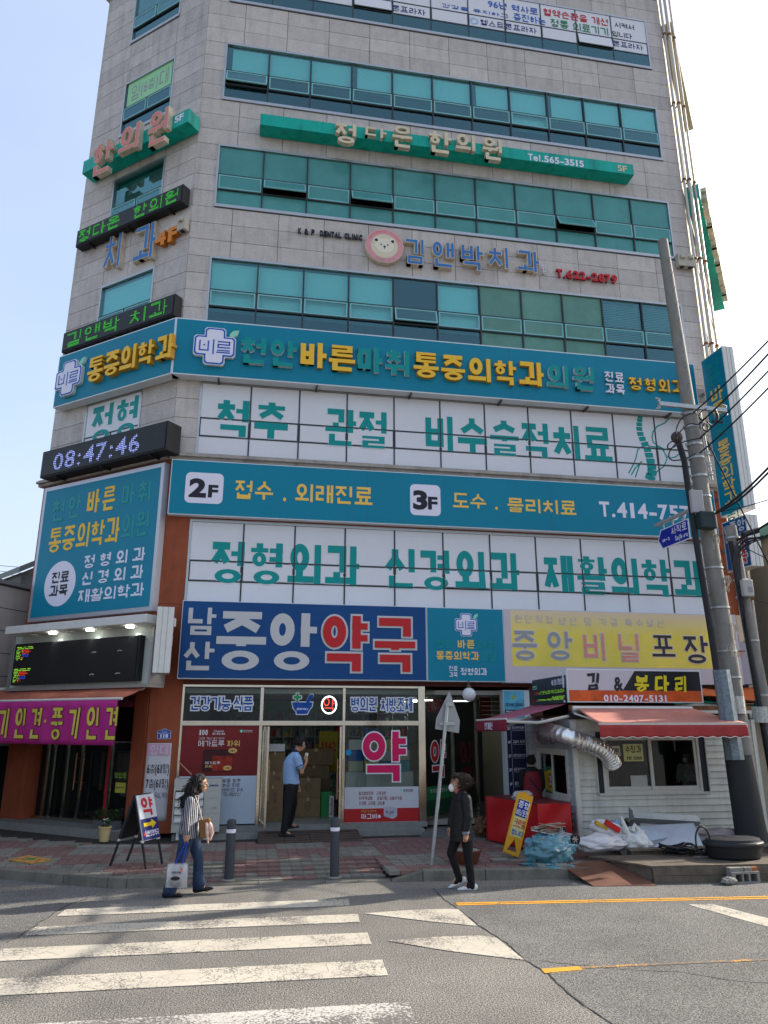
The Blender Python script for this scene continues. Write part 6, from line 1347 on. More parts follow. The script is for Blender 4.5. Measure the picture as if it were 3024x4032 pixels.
# red awnings
m_cr = P('canvas_red', (.30, .035, .035), .75, var=.10, vs=3, bump=.1, bs=80); m_ct = P('canvas_red_top', (.44, .18, .14), .8, var=.12, vs=2)
m_pi = P('piping_white', (.6, .55, .52), .7)
af = 4.38; (a, zf), (b, zf2) = M.px(*h3(262, 92), af), M.px(*g9(1325, 635), af); zf = (zf+zf2)/2; ab = 3.12; (a_b, zb_) = M.px(*h2(1372, 690), ab); b_b = M.px(*g9(800, 492), ab)[0]; b_b = max(b_b, b-.35)
t_ = thing('awning', (a, -af, zf), 'red awning with scalloped valance over the kiosk front window', 'awning', M)
mb = MB().sheet(lambda p, q: ((a_b+(b_b-a_b)*p)*(1-q)+(a+(b-a)*p)*q, -ab-(af-ab)*q, zb_+(zf-zb_)*q-.025*math.sin(math.pi*q)*(1+.5*math.sin(p*11))), 30, 8)
o_ = obj('canvas', mb, m_ct, t_, M, smooth=True, auto=False); so = o_.modifiers.new('t', 'SOLIDIFY'); so.thickness = .005
obj('front_bar', MB().box(a, b, -af-.03, -af+.01, zf-.035, zf), m_pvc, t_, M)
sc = lambda p: .012*math.sin(p*math.pi*2*13)
mb = MB().sheet(lambda p, q: (a+(b-a)*p, -af-.028-.012*math.sin(p*45)*q, zf-.035-(.215+sc(p)*1.0)*q), 130, 4); o_ = obj('valance', mb, m_cr, t_, M, smooth=True, auto=False); so = o_.modifiers.new('t', 'SOLIDIFY'); so.thickness = .004
obj('piping', MB().tube([(a+(b-a)*i/130, -af-.034-.012*math.sin(i/130*45), zf-.25-sc(i/130)) for i in range(131)], .007, 5), m_pi, t_, M)
obj('arm', MB().tube([(a+.12, -ab, zb_-.1), (a+.45, -3.5, zf+.02), (a+.2, -af, zf-.02)], .018, 6).tube([(b-.3, -ab, zb_-.1), (b-.6, -3.5, zf+.02), (b-.2, -af, zf-.02)], .018, 6).tube([(a+.1, -ab, zb_), (b_b, -ab, zb_)], .04, 8), m_plas, t_, M)
AW = Frame(KC[0]+_d.x*.1, KC[1]+_d.y*.1, 0)
# left awning: spreads out to the left from the kiosk side
P1, P2 = Vector((8.33, -.9, 2.78)), Vector((8.33, -2.9, 2.78))
def onray(px, z): g = G(*px, z); return Vector((g.x, g.y, z))
def along(px, zz): return onray(px, zz)
Fr_, Fl_ = Vector((7.05, -.9, 2.46)), Vector((7.05, -2.9, 2.48))
t_ = thing('awning', (Fl_.x, Fl_.y, 2.1), 'small maroon awning with short valance on the left side of the kiosk', 'awning')
mb = MB().sheet(lambda p, q: tuple((P2*(1-p)+P1*p)*(1-q)+(Fl_*(1-p)+Fr_*p)*q+Vector((0, 0, -.02*math.sin(math.pi*q)))), 12, 6)
o_ = obj('canvas', mb, P('canvas_mauve', (.36, .10, .15), .7, var=.1), t_, None, smooth=True, auto=False); so = o_.modifiers.new('t', 'SOLIDIFY'); so.thickness = .005
mb = MB().sheet(lambda p, q: tuple(Fl_*(1-p)+Fr_*p+Vector((-.012-.02*math.sin(p*9)*q, 0, -.02-.21*q))), 16, 4); o_ = obj('valance', mb, P('canvas_maroon', (.22, .02, .045), .7, var=.1), t_, None, smooth=True, auto=False); so = o_.modifiers.new('t', 'SOLIDIFY'); so.thickness = .004
obj('front_bar', MB().tube([Fl_, Fr_], .02, 8), m_plas, t_); obj('arm', MB().tube([P1+Vector((0, 0, -.25)), Fr_*.45+P1*.55+Vector((0, 0, -.30)), Fr_+Vector((0, 0, -.05))], .028, 8).tube([P2+Vector((0, 0, -.25)), Fl_*.5+P2*.5+Vector((0, 0, -.22)), Fl_+Vector((0, 0, -.05))], .028, 8), m_pvc, t_)
VF = Frame(Fl_.x, Fr_.y, -90); text(t_, VF, '현대패션', None, None, .04, m_white, t=.1, depth=.003, sz=(.72, 2.42, 1.25, 2.27))
# silver flexible duct
ud, zd_ = KS.px(*h2(1010, 1010), .1); path = [KS.m @ Vector((ud-.1, -.02, zd_)), KS.m @ Vector((ud+.02, -.18, zd_+.03)), KS.m @ Vector((ud+.5, -.30, zd_+.02))] + [Vector((M.px(*p, d)[0], -d, M.px(*p, d)[1])) for p, d in ((h2(1230, 1060), 3.22), (h2(1450, 1140), 3.25), (h3(150, 350), 3.25), (h3(300, 420), 3.24), (h3(385, 500), 3.20), (h3(430, 585), 3.14))]
def spline(pts, n):
    o = []
    for i in range(len(pts)-1):
        p0, p1, p2, p3 = pts[max(i-1, 0)], pts[i], pts[i+1], pts[min(i+2, len(pts)-1)]
        for k in range(n):
            t = k/n; o.append(.5*((2*p1)+(p2-p0)*t+(2*p0-5*p1+4*p2-p3)*t*t+(3*p1-p0-3*p2+p3)*t**3))
    return o+[pts[-1]]
sp = spline([Vector(p) for p in path], 24); rs = [.165 if i % 6 < 3 else .148 for i in range(len(sp))]
obj('exhaust_duct', MB().tube(sp, rs, 22), P('foil_silver', (.82, .82, .80), .24, .85, bump=.5, bs=35), None, None, label='shiny silver corrugated exhaust duct bending over the kiosk corner', cat='duct', smooth=True, auto=False)
m_plastic = glassmat('thin_plastic', (.70, .72, .74), .10, .25)
def blob(c, r, seed=0, amp=.15, fr=2.2, n=24, flat=0.0, crease=0.0):
    mb = MB().ball((0, 0, 0), 1, n); out_ = []
    for v in mb.v:
        nz = noise.noise(Vector((v.x*fr+seed, v.y*fr, v.z*fr)))+.45*noise.noise(Vector((v.x*fr*2.4+seed, v.y*fr*2.4, v.z*fr*2.4)))
        if crease: w_ = Vector((v.x*2.6+seed, v.y*2.6, v.z*2.6)); nz -= crease*(abs(noise.noise(w_*1.7))*-1.6+.45+.5*abs(noise.noise(w_*4.1)))
        k = 1+amp*nz; p = Vector((v.x*r[0]*k, v.y*r[1]*k, v.z*r[2]*k)); p.z = max(p.z, -r[2]*(1-flat)); out_.append(Vector(c)+p)
    mb.v = out_; return mb
p_ = KS.m @ Vector((ud-.2, -.07, zd_)); obj('plastic_wrap', blob((p_.x-.02, p_.y-.05, p_.z), (.14, .45, .24), 3, .5, 2.5), P('wrap_grey', (.25, .24, .25), .35, alpha=.75, var=.2), None, None, label='crumpled grey plastic wrap round the upper end of the duct', cat='plastic wrap', smooth=True)
# wooden deck, steps, ramp plates
m_wd = P('old_wood', (.105, .085, .065), .85, var=.3, vs=5, bump=.4, bs=30, rand=.15)
t_ = thing('timber_deck', (8.7, -4.4, 0), 'weathered timber deck in front of the kiosk carrying sacks and sheets', 'deck', M)
dk = .33
for i in range(6): obj('plank', MB().box(8.62, 12.4, -4.42+.25*i, -4.42+.25*i+.24, dk-.03, dk), m_wd, t_, M, bevel=.003)
for i in range(19): obj('plank', MB().box(8.64+.2*i, 8.83+.2*i, -4.40, -4.375, .03, dk-.035), P('deck_skirt', (.085, .06, .045), .85, var=.3, rand=.2), t_, M)
bx('leg', 8.66, 8.8, -4.37, -4.2, 0, dk-.03, m_wd, t_, M); bx('leg', 12.2, 12.34, -4.36, -4.2, 0, dk-.03, m_wd, t_, M)
t_ = thing('timber_step', (8.5, -5.5, 0), 'long low weathered timber step box before the deck', 'step', M)
obj('side_board', MB().slab([(8.05, -4.62), (8.42, -5.42), (8.46, -5.40), (8.12, -4.62)], .0, .225), m_wd, t_, M)
for z in (.0, .116): obj('plank', MB().slab([(8.44, -5.46), (10.95, -5.66), (10.95, -5.61), (8.44, -5.41)], z, z+.11), m_wd, t_, M)
for i in range(4):
    y = -5.44+.26*i; obj('plank', MB().slab([(8.42-.14*i-.0, y), (10.95, y-.20), (10.95, y+.05), (8.42-.14*(i+1), y+.25)], .228, .255), m_wd, t_, M)
mb = MB(); mb.add([(7.22, -4.60, .20), (8.20, -4.66, .22), (8.40, -5.60, .012), (7.42, -5.48, .012), (7.22, -4.60, .185), (8.20, -4.66, .205), (8.40, -5.60, .0), (7.42, -5.48, .0)], [(0, 3, 2, 1), (4, 5, 6, 7), (0, 1, 5, 4), (1, 2, 6, 5), (2, 3, 7, 6), (3, 0, 4, 7)])
obj('steel_ramp', mb, P('rust_plate', (.12, .055, .035), .7, var=.3, vs=3), None, None, label='rusty brown steel plate ramp laid against the kerb', cat='ramp')
# sacks and rubbish
m_sack = P('sack_white', (.58, .56, .56), .5, var=.06, bump=.5, bs=14)
S1 = G(*r3(-330, 480), dk)
def pt(p, y): u, z = M.px(*p, -y); return u, z
def sack(name, p, r, y, seed, label, mat=m_sack, flat=.25, rot=0, amp=.22, fr_=1.9):
    u, z = pt(p, y); mb = blob((0, 0, 0), r, seed, amp, fr_, 64, flat, .28); T_ = Matrix.Translation((u, y, z)) @ Matrix.Rotation(R(rot), 4, 'Y')
    mb.v = [T_ @ v for v in mb.v]; return obj(name, mb, mat, None, None, label=label, cat='sack', group='bulging sacks on the deck', smooth=True, auto=False)
sack('sack', g8(1130, 1770), (.46, .26, .15), -4.05, 1, 'wide white woven sack lying flat at the left end of the deck')
o_ = sack('sack', g8(1235, 1665), (.38, .2, .17), -3.85, 5, 'white sack with red and yellow print lying on the flat woven sack', rot=20)
u, z = pt(g8(1270, 1610), -4.10); TT = Matrix.Translation((u, -4.07, z)) @ Matrix.Rotation(R(32), 4, 'Y'); obj('print', MB().box(-.14, .14, -.02, .06, -.045, .045, 0, TT), m_red, o_, None); u, z = pt(g8(1165, 1605), -4.05); TT = Matrix.Translation((u, -4.02, z)) @ Matrix.Rotation(R(30), 4, 'Y'); obj('print', MB().box(-.13, .1, -.02, .06, -.03, .03, 0, TT), P('print_ochre', (.5, .3, .03), .6), o_, None)
u, z = pt(g9(240, 1760), -4.0)
mb = blob((u, -4.0, z-.03), (.27, .24, .25), 9, .25, 2.4, 64, .25, .4); o_ = obj('shopping_bag', mb, P('bag_white', (.60, .60, .57), .4, var=.08, bump=.5, bs=16), None, None, label='knotted white plastic bag standing full beside the metal sheet', cat='bag', smooth=True, auto=False)
mb = MB().tube([(u-.16, -4.05, z+.18), (u-.22, -4.07, z+.34), (u-.25, -4.08, z+.44)], [.06, .035, .02], 8).tube([(u-.05, -4.08, z+.2), (u-.02, -4.1, z+.3), (u+.05, -4.1, z+.2)], [.05, .03, .04], 8); obj('handle', mb, P('bag_white', (0, 0, 0)), o_, None, smooth=True)
u, z = pt(g8(1310, 1640), -3.7); obj('blue_bag', blob((u, -3.7, z), (.16, .14, .16), 12, .3), P('bag_blue_pale', (.25, .36, .50), .4), None, None, label='small pale blue plastic bag behind the white sacks', cat='bag', smooth=True)
# metal sheets
(a, z1), (b, z1b) = pt(r3(320, 285), -4.1), pt(r3(930, 252), -4.1); (c, z0), (d, z0b) = pt(r3(395, 520), -4.25), pt(r3(985, 492), -4.25)
mb = MB(); q = [(c+.04, -4.25, z0), (d, -4.25, z0b), (b, -3.95, z1b), (a, -3.95, z1), (a+.12, -4.1, (z0+z1)/2-.05)]
q2 = [(x, y+.012, z+.004) for x, y, z in q]; mb.add(q+q2, [(0, 1, 2, 3, 4), (9, 8, 7, 6, 5)]+[(i, i+5, (i+1) % 5+5, (i+1) % 5) for i in range(5)])
obj('metal_sheet', mb, P('galvanised_sheet', (.30, .33, .37), .38, .6, var=.12, vs=2.5), None, None, label='bent grey galvanised sheet leaning on the deck', cat='metal sheet')
(a, za), (b, zb_) = pt(r3(238, 180), -3.6), pt(r3(925, 220), -3.6)
mb = MB().tube([(a, -3.6, za), (b, -3.6, zb_)], .095, 4); obj('metal_channel', mb, P('galv_light', (.36, .40, .40), .45, .4, var=.1), None, None, label='long pale metal channel lying above the grey sheet', cat='metal bar')
(a, za), (b, zb_) = pt(r3(212, 78), -3.7), pt(r3(225, 245), -3.7); obj('metal_strip', MB().prism([(a-.02, za), (a+.04, za-.05), (b+.05, zb_), (b-.03, zb_)][::-1], -3.72, -3.69), P('strip_grey', (.12, .13, .14), .4, .5), None, None, label='short dark metal strip standing upright behind the bags', cat='metal strip')
(a, za) = pt(r3(250, 330), -3.95); obj('black_bin_bag', blob((a, -3.85, za-.1), (.22, .15, .30), 21, .3), P('bag_black', (.012, .012, .014), .3), None, None, label='black bin bag squeezed between white bag and sheet', cat='bag', smooth=True)
(a, za) = pt(r3(1170, 350), -3.75); obj('plastic_cover', blob((a, -3.75, za-.06), (.60, .2, .15), 25, .3, 2.6), P('wrap_pinkish', (.32, .27, .27), .3, alpha=.8, var=.3, vs=5), None, None, label='crumpled clear plastic cover behind the black tub', cat='plastic cover', smooth=True)
(a, za) = pt(r3(730, 530), -4.2); obj('rag_pile', blob((a, -4.15, za-.02), (.75, .15, .06), 31, .3, 3), P('rag_grey', (.28, .27, .25), .7, var=.4, vs=6), None, None, label='crumpled rags and film under the metal sheet', cat='rags', smooth=True)
# hose coil
mb = MB(); rd = random.Random(8); u, z = pt(r3(830, 610), -4.55)
for k in range(9):
    cx, cy, rr = u+rd.uniform(-.35, .35), -4.62+rd.uniform(-.1, .12), rd.uniform(.14, .24)
    mb.tube([(cx+rr*1.3*math.cos(R(20*i)), cy+rr*.5*math.sin(R(20*i)), .28+.02*k*.8+.03*math.sin(R(40*i)+k)) for i in range(19)], .018, 6)
obj('hose', mb, P('hose_black', (.012, .013, .014), .4), None, None, label='tangled black hose coiled on the timber step', cat='hose', smooth=True)
# black oval tub with lid
t_ = thing('tub', (10.2, -4.9, .3), 'big black oval tub with overhanging lid on blocks at the right', 'tub', M)
(a, zt_), (b, _), (c, zb_) = pt(r3(985, 430), -4.9), pt(r3(1570, 480), -4.9), pt(r3(1060, 680), -4.9)
cx, rx = (a+b)/2, (b-a)/2-.03; zt_ = pt(r3(1280, 470), -4.9-.25)[1]; zb_ = pt(r3(1250, 690), -5.2)[1]; m_tub = P('tub_black', (.012, .014, .015), .5)
cx, rx, zb_, zt_ = 10.16, .50, .265, .47; TB = Matrix.Translation((cx, -5.02, zb_)) @ Matrix.Diagonal((rx/.5, .66, 1, 1)); h = zt_-zb_
obj('tub_body', MB().lathe([(.43, 0), (.46, .02), (.485, h*.9), (.49, h)], (0, 0, 0), 40, 0, TB), m_tub, t_, None, smooth=True); obj('tub_lid', MB().lathe([(.50, h-.02), (.52, h), (.52, h+.03), (.50, h+.05), (.47, h+.055), (.46, h+.09), (.42, h+.10), (.1, h+.105), (.001, h+.105)], (0, 0, 0), 40, 0, TB), P('lid_black', (.02, .022, .025), .5), t_, None, smooth=True)
obj('lid_cut', MB().lathe([(.12, h+.10), (.12, h+.112), (.001, h+.112)], (0, .1, 0), 24, 0, TB), m_black, t_)
u, z = pt(r3(960, 430), -5.0); obj('cable_loop', MB().tube([(u+.13*math.cos(R(a_))*1.0-.0, -5.05, z+.0+.23*math.sin(R(a_))) for a_ in range(10, 250, 14)], .016, 6), m_black, None, None, label='black cable looping up beside the tub', cat='cable', smooth=True)
# blocks
m_con = P('block_concrete', (.22, .21, .185), .9, var=.15, vs=12, bump=.5, bs=50)
t_ = thing('cinder_block', (9.9, -5.7, 0), 'grey hollow concrete block with three cores under the tub', 'block', M); (a, z1), (b, z0) = pt(r3(1285, 745), -5.72), pt(r3(1595, 880), -5.72); hh = .17; w_ = b-a
mb = MB().box(a, b, -5.70, -5.50, 0, .03).box(a, b, -5.70, -5.50, hh-.03, hh)
for i, (p, q_) in enumerate(((0, .14), (.36, .42), (.60, .66), (.90, 1))): mb.box(a+w_*p, a+w_*q_, -5.699, -5.50, .03, hh-.03)
obj('block', mb, m_con, t_, M); bx('core_back', a+.05, b-.02, -5.56, -5.51, .031, hh-.031, P('core_dark', (.04, .04, .035), .9), t_, M)
bx('block_fill', b-.001, b+.2, -5.5, -5.2, 0, .17, m_con, t_, M)
for i, (x0_, x1_, mt, lb) in enumerate(((1262, 1400, m_con, 'long grey brick on the left of the hollow block'), (1418, 1495, m_con, 'short grey brick in the middle of the hollow block'), (1497, 1555, P('brick_orange', (.32, .11, .05), .85, var=.15), 'orange brick piece on the right of the hollow block'))): u0_, u1_ = pt(r3(x0_, 740), -5.66)[0], pt(r3(x1_, 740), -5.66)[0]; bx('brick', u0_, u1_, -5.66, -5.52, (.1705), .225, mt, None, M, label=lb, cat='brick', group='bricks under the tub')
bx('tub_prop', cx-.6, cx+.5, -4.9, -4.75, .0, zb_-.003, m_con, None, M, label='long concrete slab hidden in shade below the tub', cat='slab')
u, _ = pt(r3(1250, 850), -5.7); obj('rubble_stone', blob((u, -5.7, .055), (.12, .09, .06), 41, .3), m_con, None, None, label='loose lump of grey stone left of the hollow block', cat='stone', smooth=True)
# covered table
t_ = thing('covered_table', (7.4, -2.8, .14), 'boxy table draped in bright red vinyl left of the kiosk', 'table')
T0, T1, T2 = Vector((7.38, -3.42, 0)), Vector((6.92, -1.75, 0)), Vector((8.12, -3.20, 0)); T3 = T1+(T2-T0); zt_ = .98
cor = [T0, T2, T3, T1]
def drape(p, q):
    s_ = p*4; i = int(min(s_, 3.999)); f_ = s_-i; a_, b_ = cor[i], cor[(i+1) % 4]; P_ = a_*(1-f_)+b_*f_; nrm = (b_-a_).normalized(); nrm = Vector((nrm.y, -nrm.x, 0))
    sag = .03*math.sin(math.pi*f_)*math.sin(q*7+f_*5)+.035*q*math.sin(f_*7+i)*math.sin(math.pi*f_)+.06*q*(1-abs(2*f_-1))*-.3; return tuple(P_+nrm*sag+Vector((0, 0, zt_-(zt_-.17)*q)))
m_vin = P('vinyl_red', (.40, .015, .018), .32, var=.08, vs=2, bump=.25, bs=6); mb = MB().sheet(drape, 80, 24); obj('cloth_side', mb, m_vin, t_, None, smooth=True, auto=False); obj('cloth_top', MB().slab([(p.x, p.y) for p in cor], zt_-.02, zt_+.003), P('vinyl_dark_red', (.12, .02, .025), .4), t_)
u = KS.m @ Vector((.0, -.9, 0)); g_ = G(*h1(450, 850), 1.0); obj('bundle', blob((g_.x, g_.y+.15, 1.03), (.22, .15, .10), 51, .35, 3), P('bundle_silver', (.38, .37, .38), .3, var=.3, vs=8), None, None, label='crumpled silvery bag on the back of the red table', cat='bag', smooth=True)
# yellow tilted board
a_, b_ = G(*h1(65, 1700), .14), G(*h1(265, 1815), .14); YB = Matrix.Translation(a_) @ Matrix.Rotation(math.atan2(b_.y-a_.y, b_.x-a_.x), 4, 'Z') @ Matrix.Rotation(R(20), 4, 'X')
w_ = (b_-a_).length
g_top, g_top2 = h1(375, 850), h1(580, 925)
# board stands on its short edge and leans to the right against the table
ex = Vector((.24, -.22, 0)).normalized(); base = Vector((6.60, -3.68, .22)); ez = Vector((.34, .07, .93)).normalized(); ex = Vector((.92, -.22, 0)); ex = (ex-ez*ex.dot(ez)).normalized(); ey = ez.cross(ex)
YB = Matrix(((ex.x, ey.x, ez.x, base.x), (ex.y, ey.y, ez.y, base.y), (ex.z, ey.z, ez.z, base.z+.02), (0, 0, 0, 1))); m_yb2 = P('plastic_yellow', (.62, .30, .008), .4, var=.06)
t_ = thing('stand_board', base, 'yellow plastic notice board leaning against the red table', 'sign board'); Wb, Hb = .28, 1.04
mb = MB()
for y0_, y1_ in ((-.045, -.006), (.006, .045)): mb.box(0, Wb, y0_, y1_, .26, Hb, 0, YB).box(0, Wb, y0_, y1_, 0, .06, 0, YB).prism([(0, .06), (.05, .06), (Wb/2, .26), (0, .26)], y0_, y1_, 0, None, YB).prism([(Wb-.05, .06), (Wb, .06), (Wb, .26), (Wb/2, .26)], y0_, y1_, 0, None, YB)
obj('board', mb, m_yb2, t_, None, bevel=.006); obj('grip', MB().box(Wb*.3, Wb*.7, -.03, .03, Hb, Hb+.03, 0, YB), m_yb2, t_)
obj('panel', MB().box(.04, Wb-.04, -.048, -.045, .30, .94, 0, YB), P('panel_paleyellow', (.55, .50, .20), .5), t_); obj('panel_blue', MB().box(.045, Wb-.045, -.050, -.048, .64, .93, 0, YB), P('panel_navy', (.02, .03, .20), .5), t_)
for s, z1_, z0_, mt in (('중앙', .91, .79, m_white), ('비닐포장', .77, .66, m_white), ('크린롤', .60, .46, m_red), ('팝니다', .42, .33, P('panel_blueink', (.02, .10, .40), .5))):
    mb = MB(); n_ = len(s)
    for i, c in enumerate(s): strokes(mb, c, .055+i*.21/n_, z0_, .20/n_, z1_-z0_, .15, -.053, -.048, seg=12)
    mb.v = [YB @ v for v in mb.v]; obj('lettering', mb, mt, t_)
# blue plastic covered bundle with folded cart
g_ = G(*h1(985, 1980), .13); m_tarp = P('film_cyan', (.10, .27, .33), .22, var=.35, vs=5, bump=.6, bs=9, spec=.7, alpha=.78)
t_ = thing('wrapped_bundle', (g_.x, g_.y, .13), 'bundle of boxes wrapped in translucent blue plastic film at the kerb', 'bundle')
mb = blob((g_.x-.02, g_.y+.28, .36), (.43, .31, .27), 61, .24, 2.4, 90, .12, .45); obj('film', mb, m_tarp, t_, None, smooth=True, auto=False)
obj('skirt', blob((g_.x, g_.y+.2, .16), (.47, .34, .05), 64, .35, 3, 32, .0), m_tarp, t_, None, smooth=True, auto=False)
for i, (dx, dy) in enumerate(((-.25, .0), (.03, -.08), (.33, .02))): obj('slab', MB().box(g_.x+dx-.11, g_.x+dx+.11, g_.y+dy-.04, g_.y+dy+.1, .14, .20), m_con, t_, bevel=.008)
for i, (dx, dz, sx_) in enumerate(((-.18, .16, .15), (.12, .15, .17), (-.02, .36, .2))): obj('inner_box', MB().box(g_.x+dx-sx_, g_.x+dx+sx_, g_.y+.12, g_.y+.45, dz, dz+.19), m_card if i else P('box_blackgreen', (.015, .03, .032), .35), t_, bevel=.01)
t_ = thing('hand_cart', (g_.x+.2, g_.y+.5, .6), 'folded hand cart with two grey wheels lying on the blue bundle', 'cart')
wx = g_.x+.40; wy = g_.y+.16
for dx, dy, dz in ((0, 0, 0), (-.14, .22, .10)):
    T_ = Matrix.Translation((wx+dx, wy+dy, .53+dz)) @ Matrix.Rotation(R(8), 4, 'Z') @ Matrix.Rotation(R(90), 4, 'X')
    wh = obj('wheel', MB().lathe([(.072, -.02), (.09, -.012), (.09, .012), (.072, .02), (.06, .012), (.06, -.012)], (0, 0, 0), 24, 0, T_), m_black, t_, None, smooth=True); mb = MB().lathe([(.018, -.02), (.018, .02)], (0, 0, 0), 10, 0, T_)
    for i in range(6): mb.box(0, .066, -.008, .008, -.004, .004, 0, T_ @ Matrix.Rotation(R(60*i), 4, 'Z'))
    obj('hub', mb, m_alu, wh)
mb = MB()
for i in range(4): mb.tube([(wx, wy+.03*i, .53+.02*i), (wx-.75+.04*i, wy+.05+.05*i, .68+.012*i)], .010, 6)
for i in range(4): mb.tube([(wx-.2-.14*i, wy-.02, .565+.035*i), (wx-.2-.14*i, wy+.18, .60+.03*i)], .008, 6)
obj('frame', mb, m_alu, t_, None); mb = MB(); rd = random.Random(12)
for i in range(14): mb.box(-.16, .16, -.03, .03, -.004, .004, 0, Matrix.Translation((wx-.42+rd.uniform(-.15, .15), wy+.1+rd.uniform(-.05, .05), .66+.008*i)) @ Matrix.Rotation(rd.uniform(-.5, .5), 4, 'Z') @ Matrix.Rotation(rd.uniform(-.25, .25), 4, 'Y'))
obj('scraps', mb, P('scrap_paper', (.32, .26, .20), .8), t_, kind='stuff')
obj('brown_dog', blob((6.93, -1.35, .34), (.13, .22, .2), 71, .35, 5, 30), P('fur_brown', (.12, .065, .035), .95, var=.3, vs=30, bump=1, bs=40), None, None, label='small curly brown furry shape half hidden behind the red table', cat='fur bundle', smooth=True)
S.objects['brown_dog'].name = 'fur_bundle'
for i, (x, y, l) in enumerate(((6.3, -4.0, .3), (7.3, -3.65, .5))): obj('flat_stone', MB().box(x, x+l, y, y+.14, .14, .175), m_con, None, None, label=['flat grey stone by the foot of the yellow board', 'flat grey slab between red table and blue bundle'][i], cat='stone', bevel=.01)
# orange and green canvas seen behind, right of the kiosk sign
t_ = thing('awning', (12.6, -1, 2.9), 'orange and green striped canvas canopy behind the utility poles', 'awning', M)
for nm, z0_, z1_, y0_, y1_, cl in (('canvas_orange', 2.95, 3.22, -1.5, -.5, (.50, .10, .02)), ('canvas_green', 2.80, 2.92, -1.52, -.9, (.01, .16, .11)), ('valance_white', 2.55, 2.79, -1.5, -1.46, (.45, .42, .38))):
    mb = MB().sheet(lambda p, q: (11.5+3.6*p, y1_+(y0_-y1_)*q-.03*math.sin(p*30)*q, z1_+(z0_-z1_)*q+.05*math.sin(p*9)), 50, 4); o_ = obj(nm, mb, P(nm, cl, .75, var=.1), t_, M, smooth=True, auto=False); so = o_.modifiers.new('t', 'SOLIDIFY'); so.thickness = .006
bx('wall', 12.45, 19, -.6, -.5, 0, 2.6, P('far_wall_cream', (.35, .30, .22), .8, var=.15), B, M)

# ------------------------------------------------------------------ utility poles, wires, street furniture
m_pole = P('pole_concrete', (.215, .205, .185), .75, var=.14, vs=5, bump=.35, bs=40, streak=.25)
def mp3_(x, y, o): u, z = M.px(x, y, o); return Vector((u, -o, z))
PT, PB = mp3_(2609, 948, 3.9), mp3_(2984, 3350, 3.9); PB = PB+(PB-PT)*(PB.z/(PT.z-PB.z)); d_ = (PT-PB)
def on1(f): return PB+d_*f
def pz(z): return on1((z-PB.z)/(PT.z-PB.z))
t_ = thing('utility_pole', PB, 'tall bare concrete pole with crossarm and dark wrapped foot in front of the kiosk end', 'utility pole', None, 'concrete poles at the right')
obj('shaft', MB().tube([PB, pz(4), pz(8), PT], [.20, .175, .145, .11], 24), m_pole, t_, None, smooth=True)
m_gal = P('galvanised', (.36, .37, .37), .45, .7, var=.12, vs=8)
def band(z, r, h=.05, nm='band'): c = pz(z); return obj(nm, MB().lathe([(r, -h/2), (r+.006, -h/2), (r+.006, h/2), (r, h/2)], tuple(c), 24).box(c.x-r-.05, c.x-r+.01, c.y-.02, c.y+.02, c.z-h/2, c.z+h/2), m_gal, t_, None)
for z in (8.75, 8.45, 8.05, 7.75, 7.35, 6.9, 5.4, 4.6, 3.75, 3.25): band(z, .20-.0072*z+.012, .035 if z < 7 else .05)
for i in range(9):
    c = pz(9.4+.38*i); s_ = 1 if i % 2 else -1; obj('step_bolt', MB().tube([(c.x-.02, c.y-.10, c.z), (c.x-.02, c.y-.20, c.z+.005), (c.x-.02, c.y-.21, c.z+.04)], .011, 6), m_gal, t_, None)
for z, s_ in ((5.35, 1), (3.75, 1), (3.2, -1), (6.1, 1), (2.75, 1), (4.85, -1)): c = pz(z); obj('step_bolt', MB().tube([(c.x, c.y, c.z), (c.x+.36*s_, c.y-.03, c.z+.01)], .013, 6).ball((c.x+.36*s_, c.y-.03, c.z+.01), .02, 8), m_rust, t_, None)
a, b = mp3_(*cP(95, 245), 4.08), mp3_(*cP(855, 322), 4.08); AA = Matrix.Translation(a) @ Matrix.Rotation(-math.atan2(b.z-a.z, b.x-a.x), 4, 'Y'); L_ = (b-a).length
obj('crossarm', MB().box(.05, L_, -.035, .035, -.045, .045, 0, AA), m_gal, t_, None)
for u in (.0, .02, L_-.05): obj('insulator_hook', MB().tube([(u-.02, 0, .12), (u+.06, 0, .10), (u+.04, 0, .04)], .022, 8, T=AA).tube([(u-.02, 0, -.12), (u+.06, 0, -.10), (u+.04, 0, -.04)], .022, 8, T=AA), m_gal, t_, None)
obj('comb_bracket', MB().box(L_-.36, L_-.12, -.03, .03, -.30, -.26, 0, AA).box(L_-.26, L_-.22, -.01, .01, -.26, -.04, 0, AA), m_black, t_, None)
c0 = pz(8.2); obj('insulator_rack', MB().tube([(c0.x+.17, -4.0, 8.85), (c0.x+.25, -4.0, 7.25)], .016, 8).tube([(c0.x+.12, -4.0, 8.85), (c0.x+.19, -4.0, 7.25)], .016, 8), m_gal, t_, None)
for i, z in enumerate((8.55, 8.3, 7.85, 7.6, 7.4)): c = pz(z); obj('insulator', MB().lathe([(.03, -.05), (.055, -.03), (.035, 0), (.055, .03), (.03, .05)], (c.x+.20, -4.0, z), 14), P('porcelain', (.5, .5, .48), .25), t_, None, smooth=True)
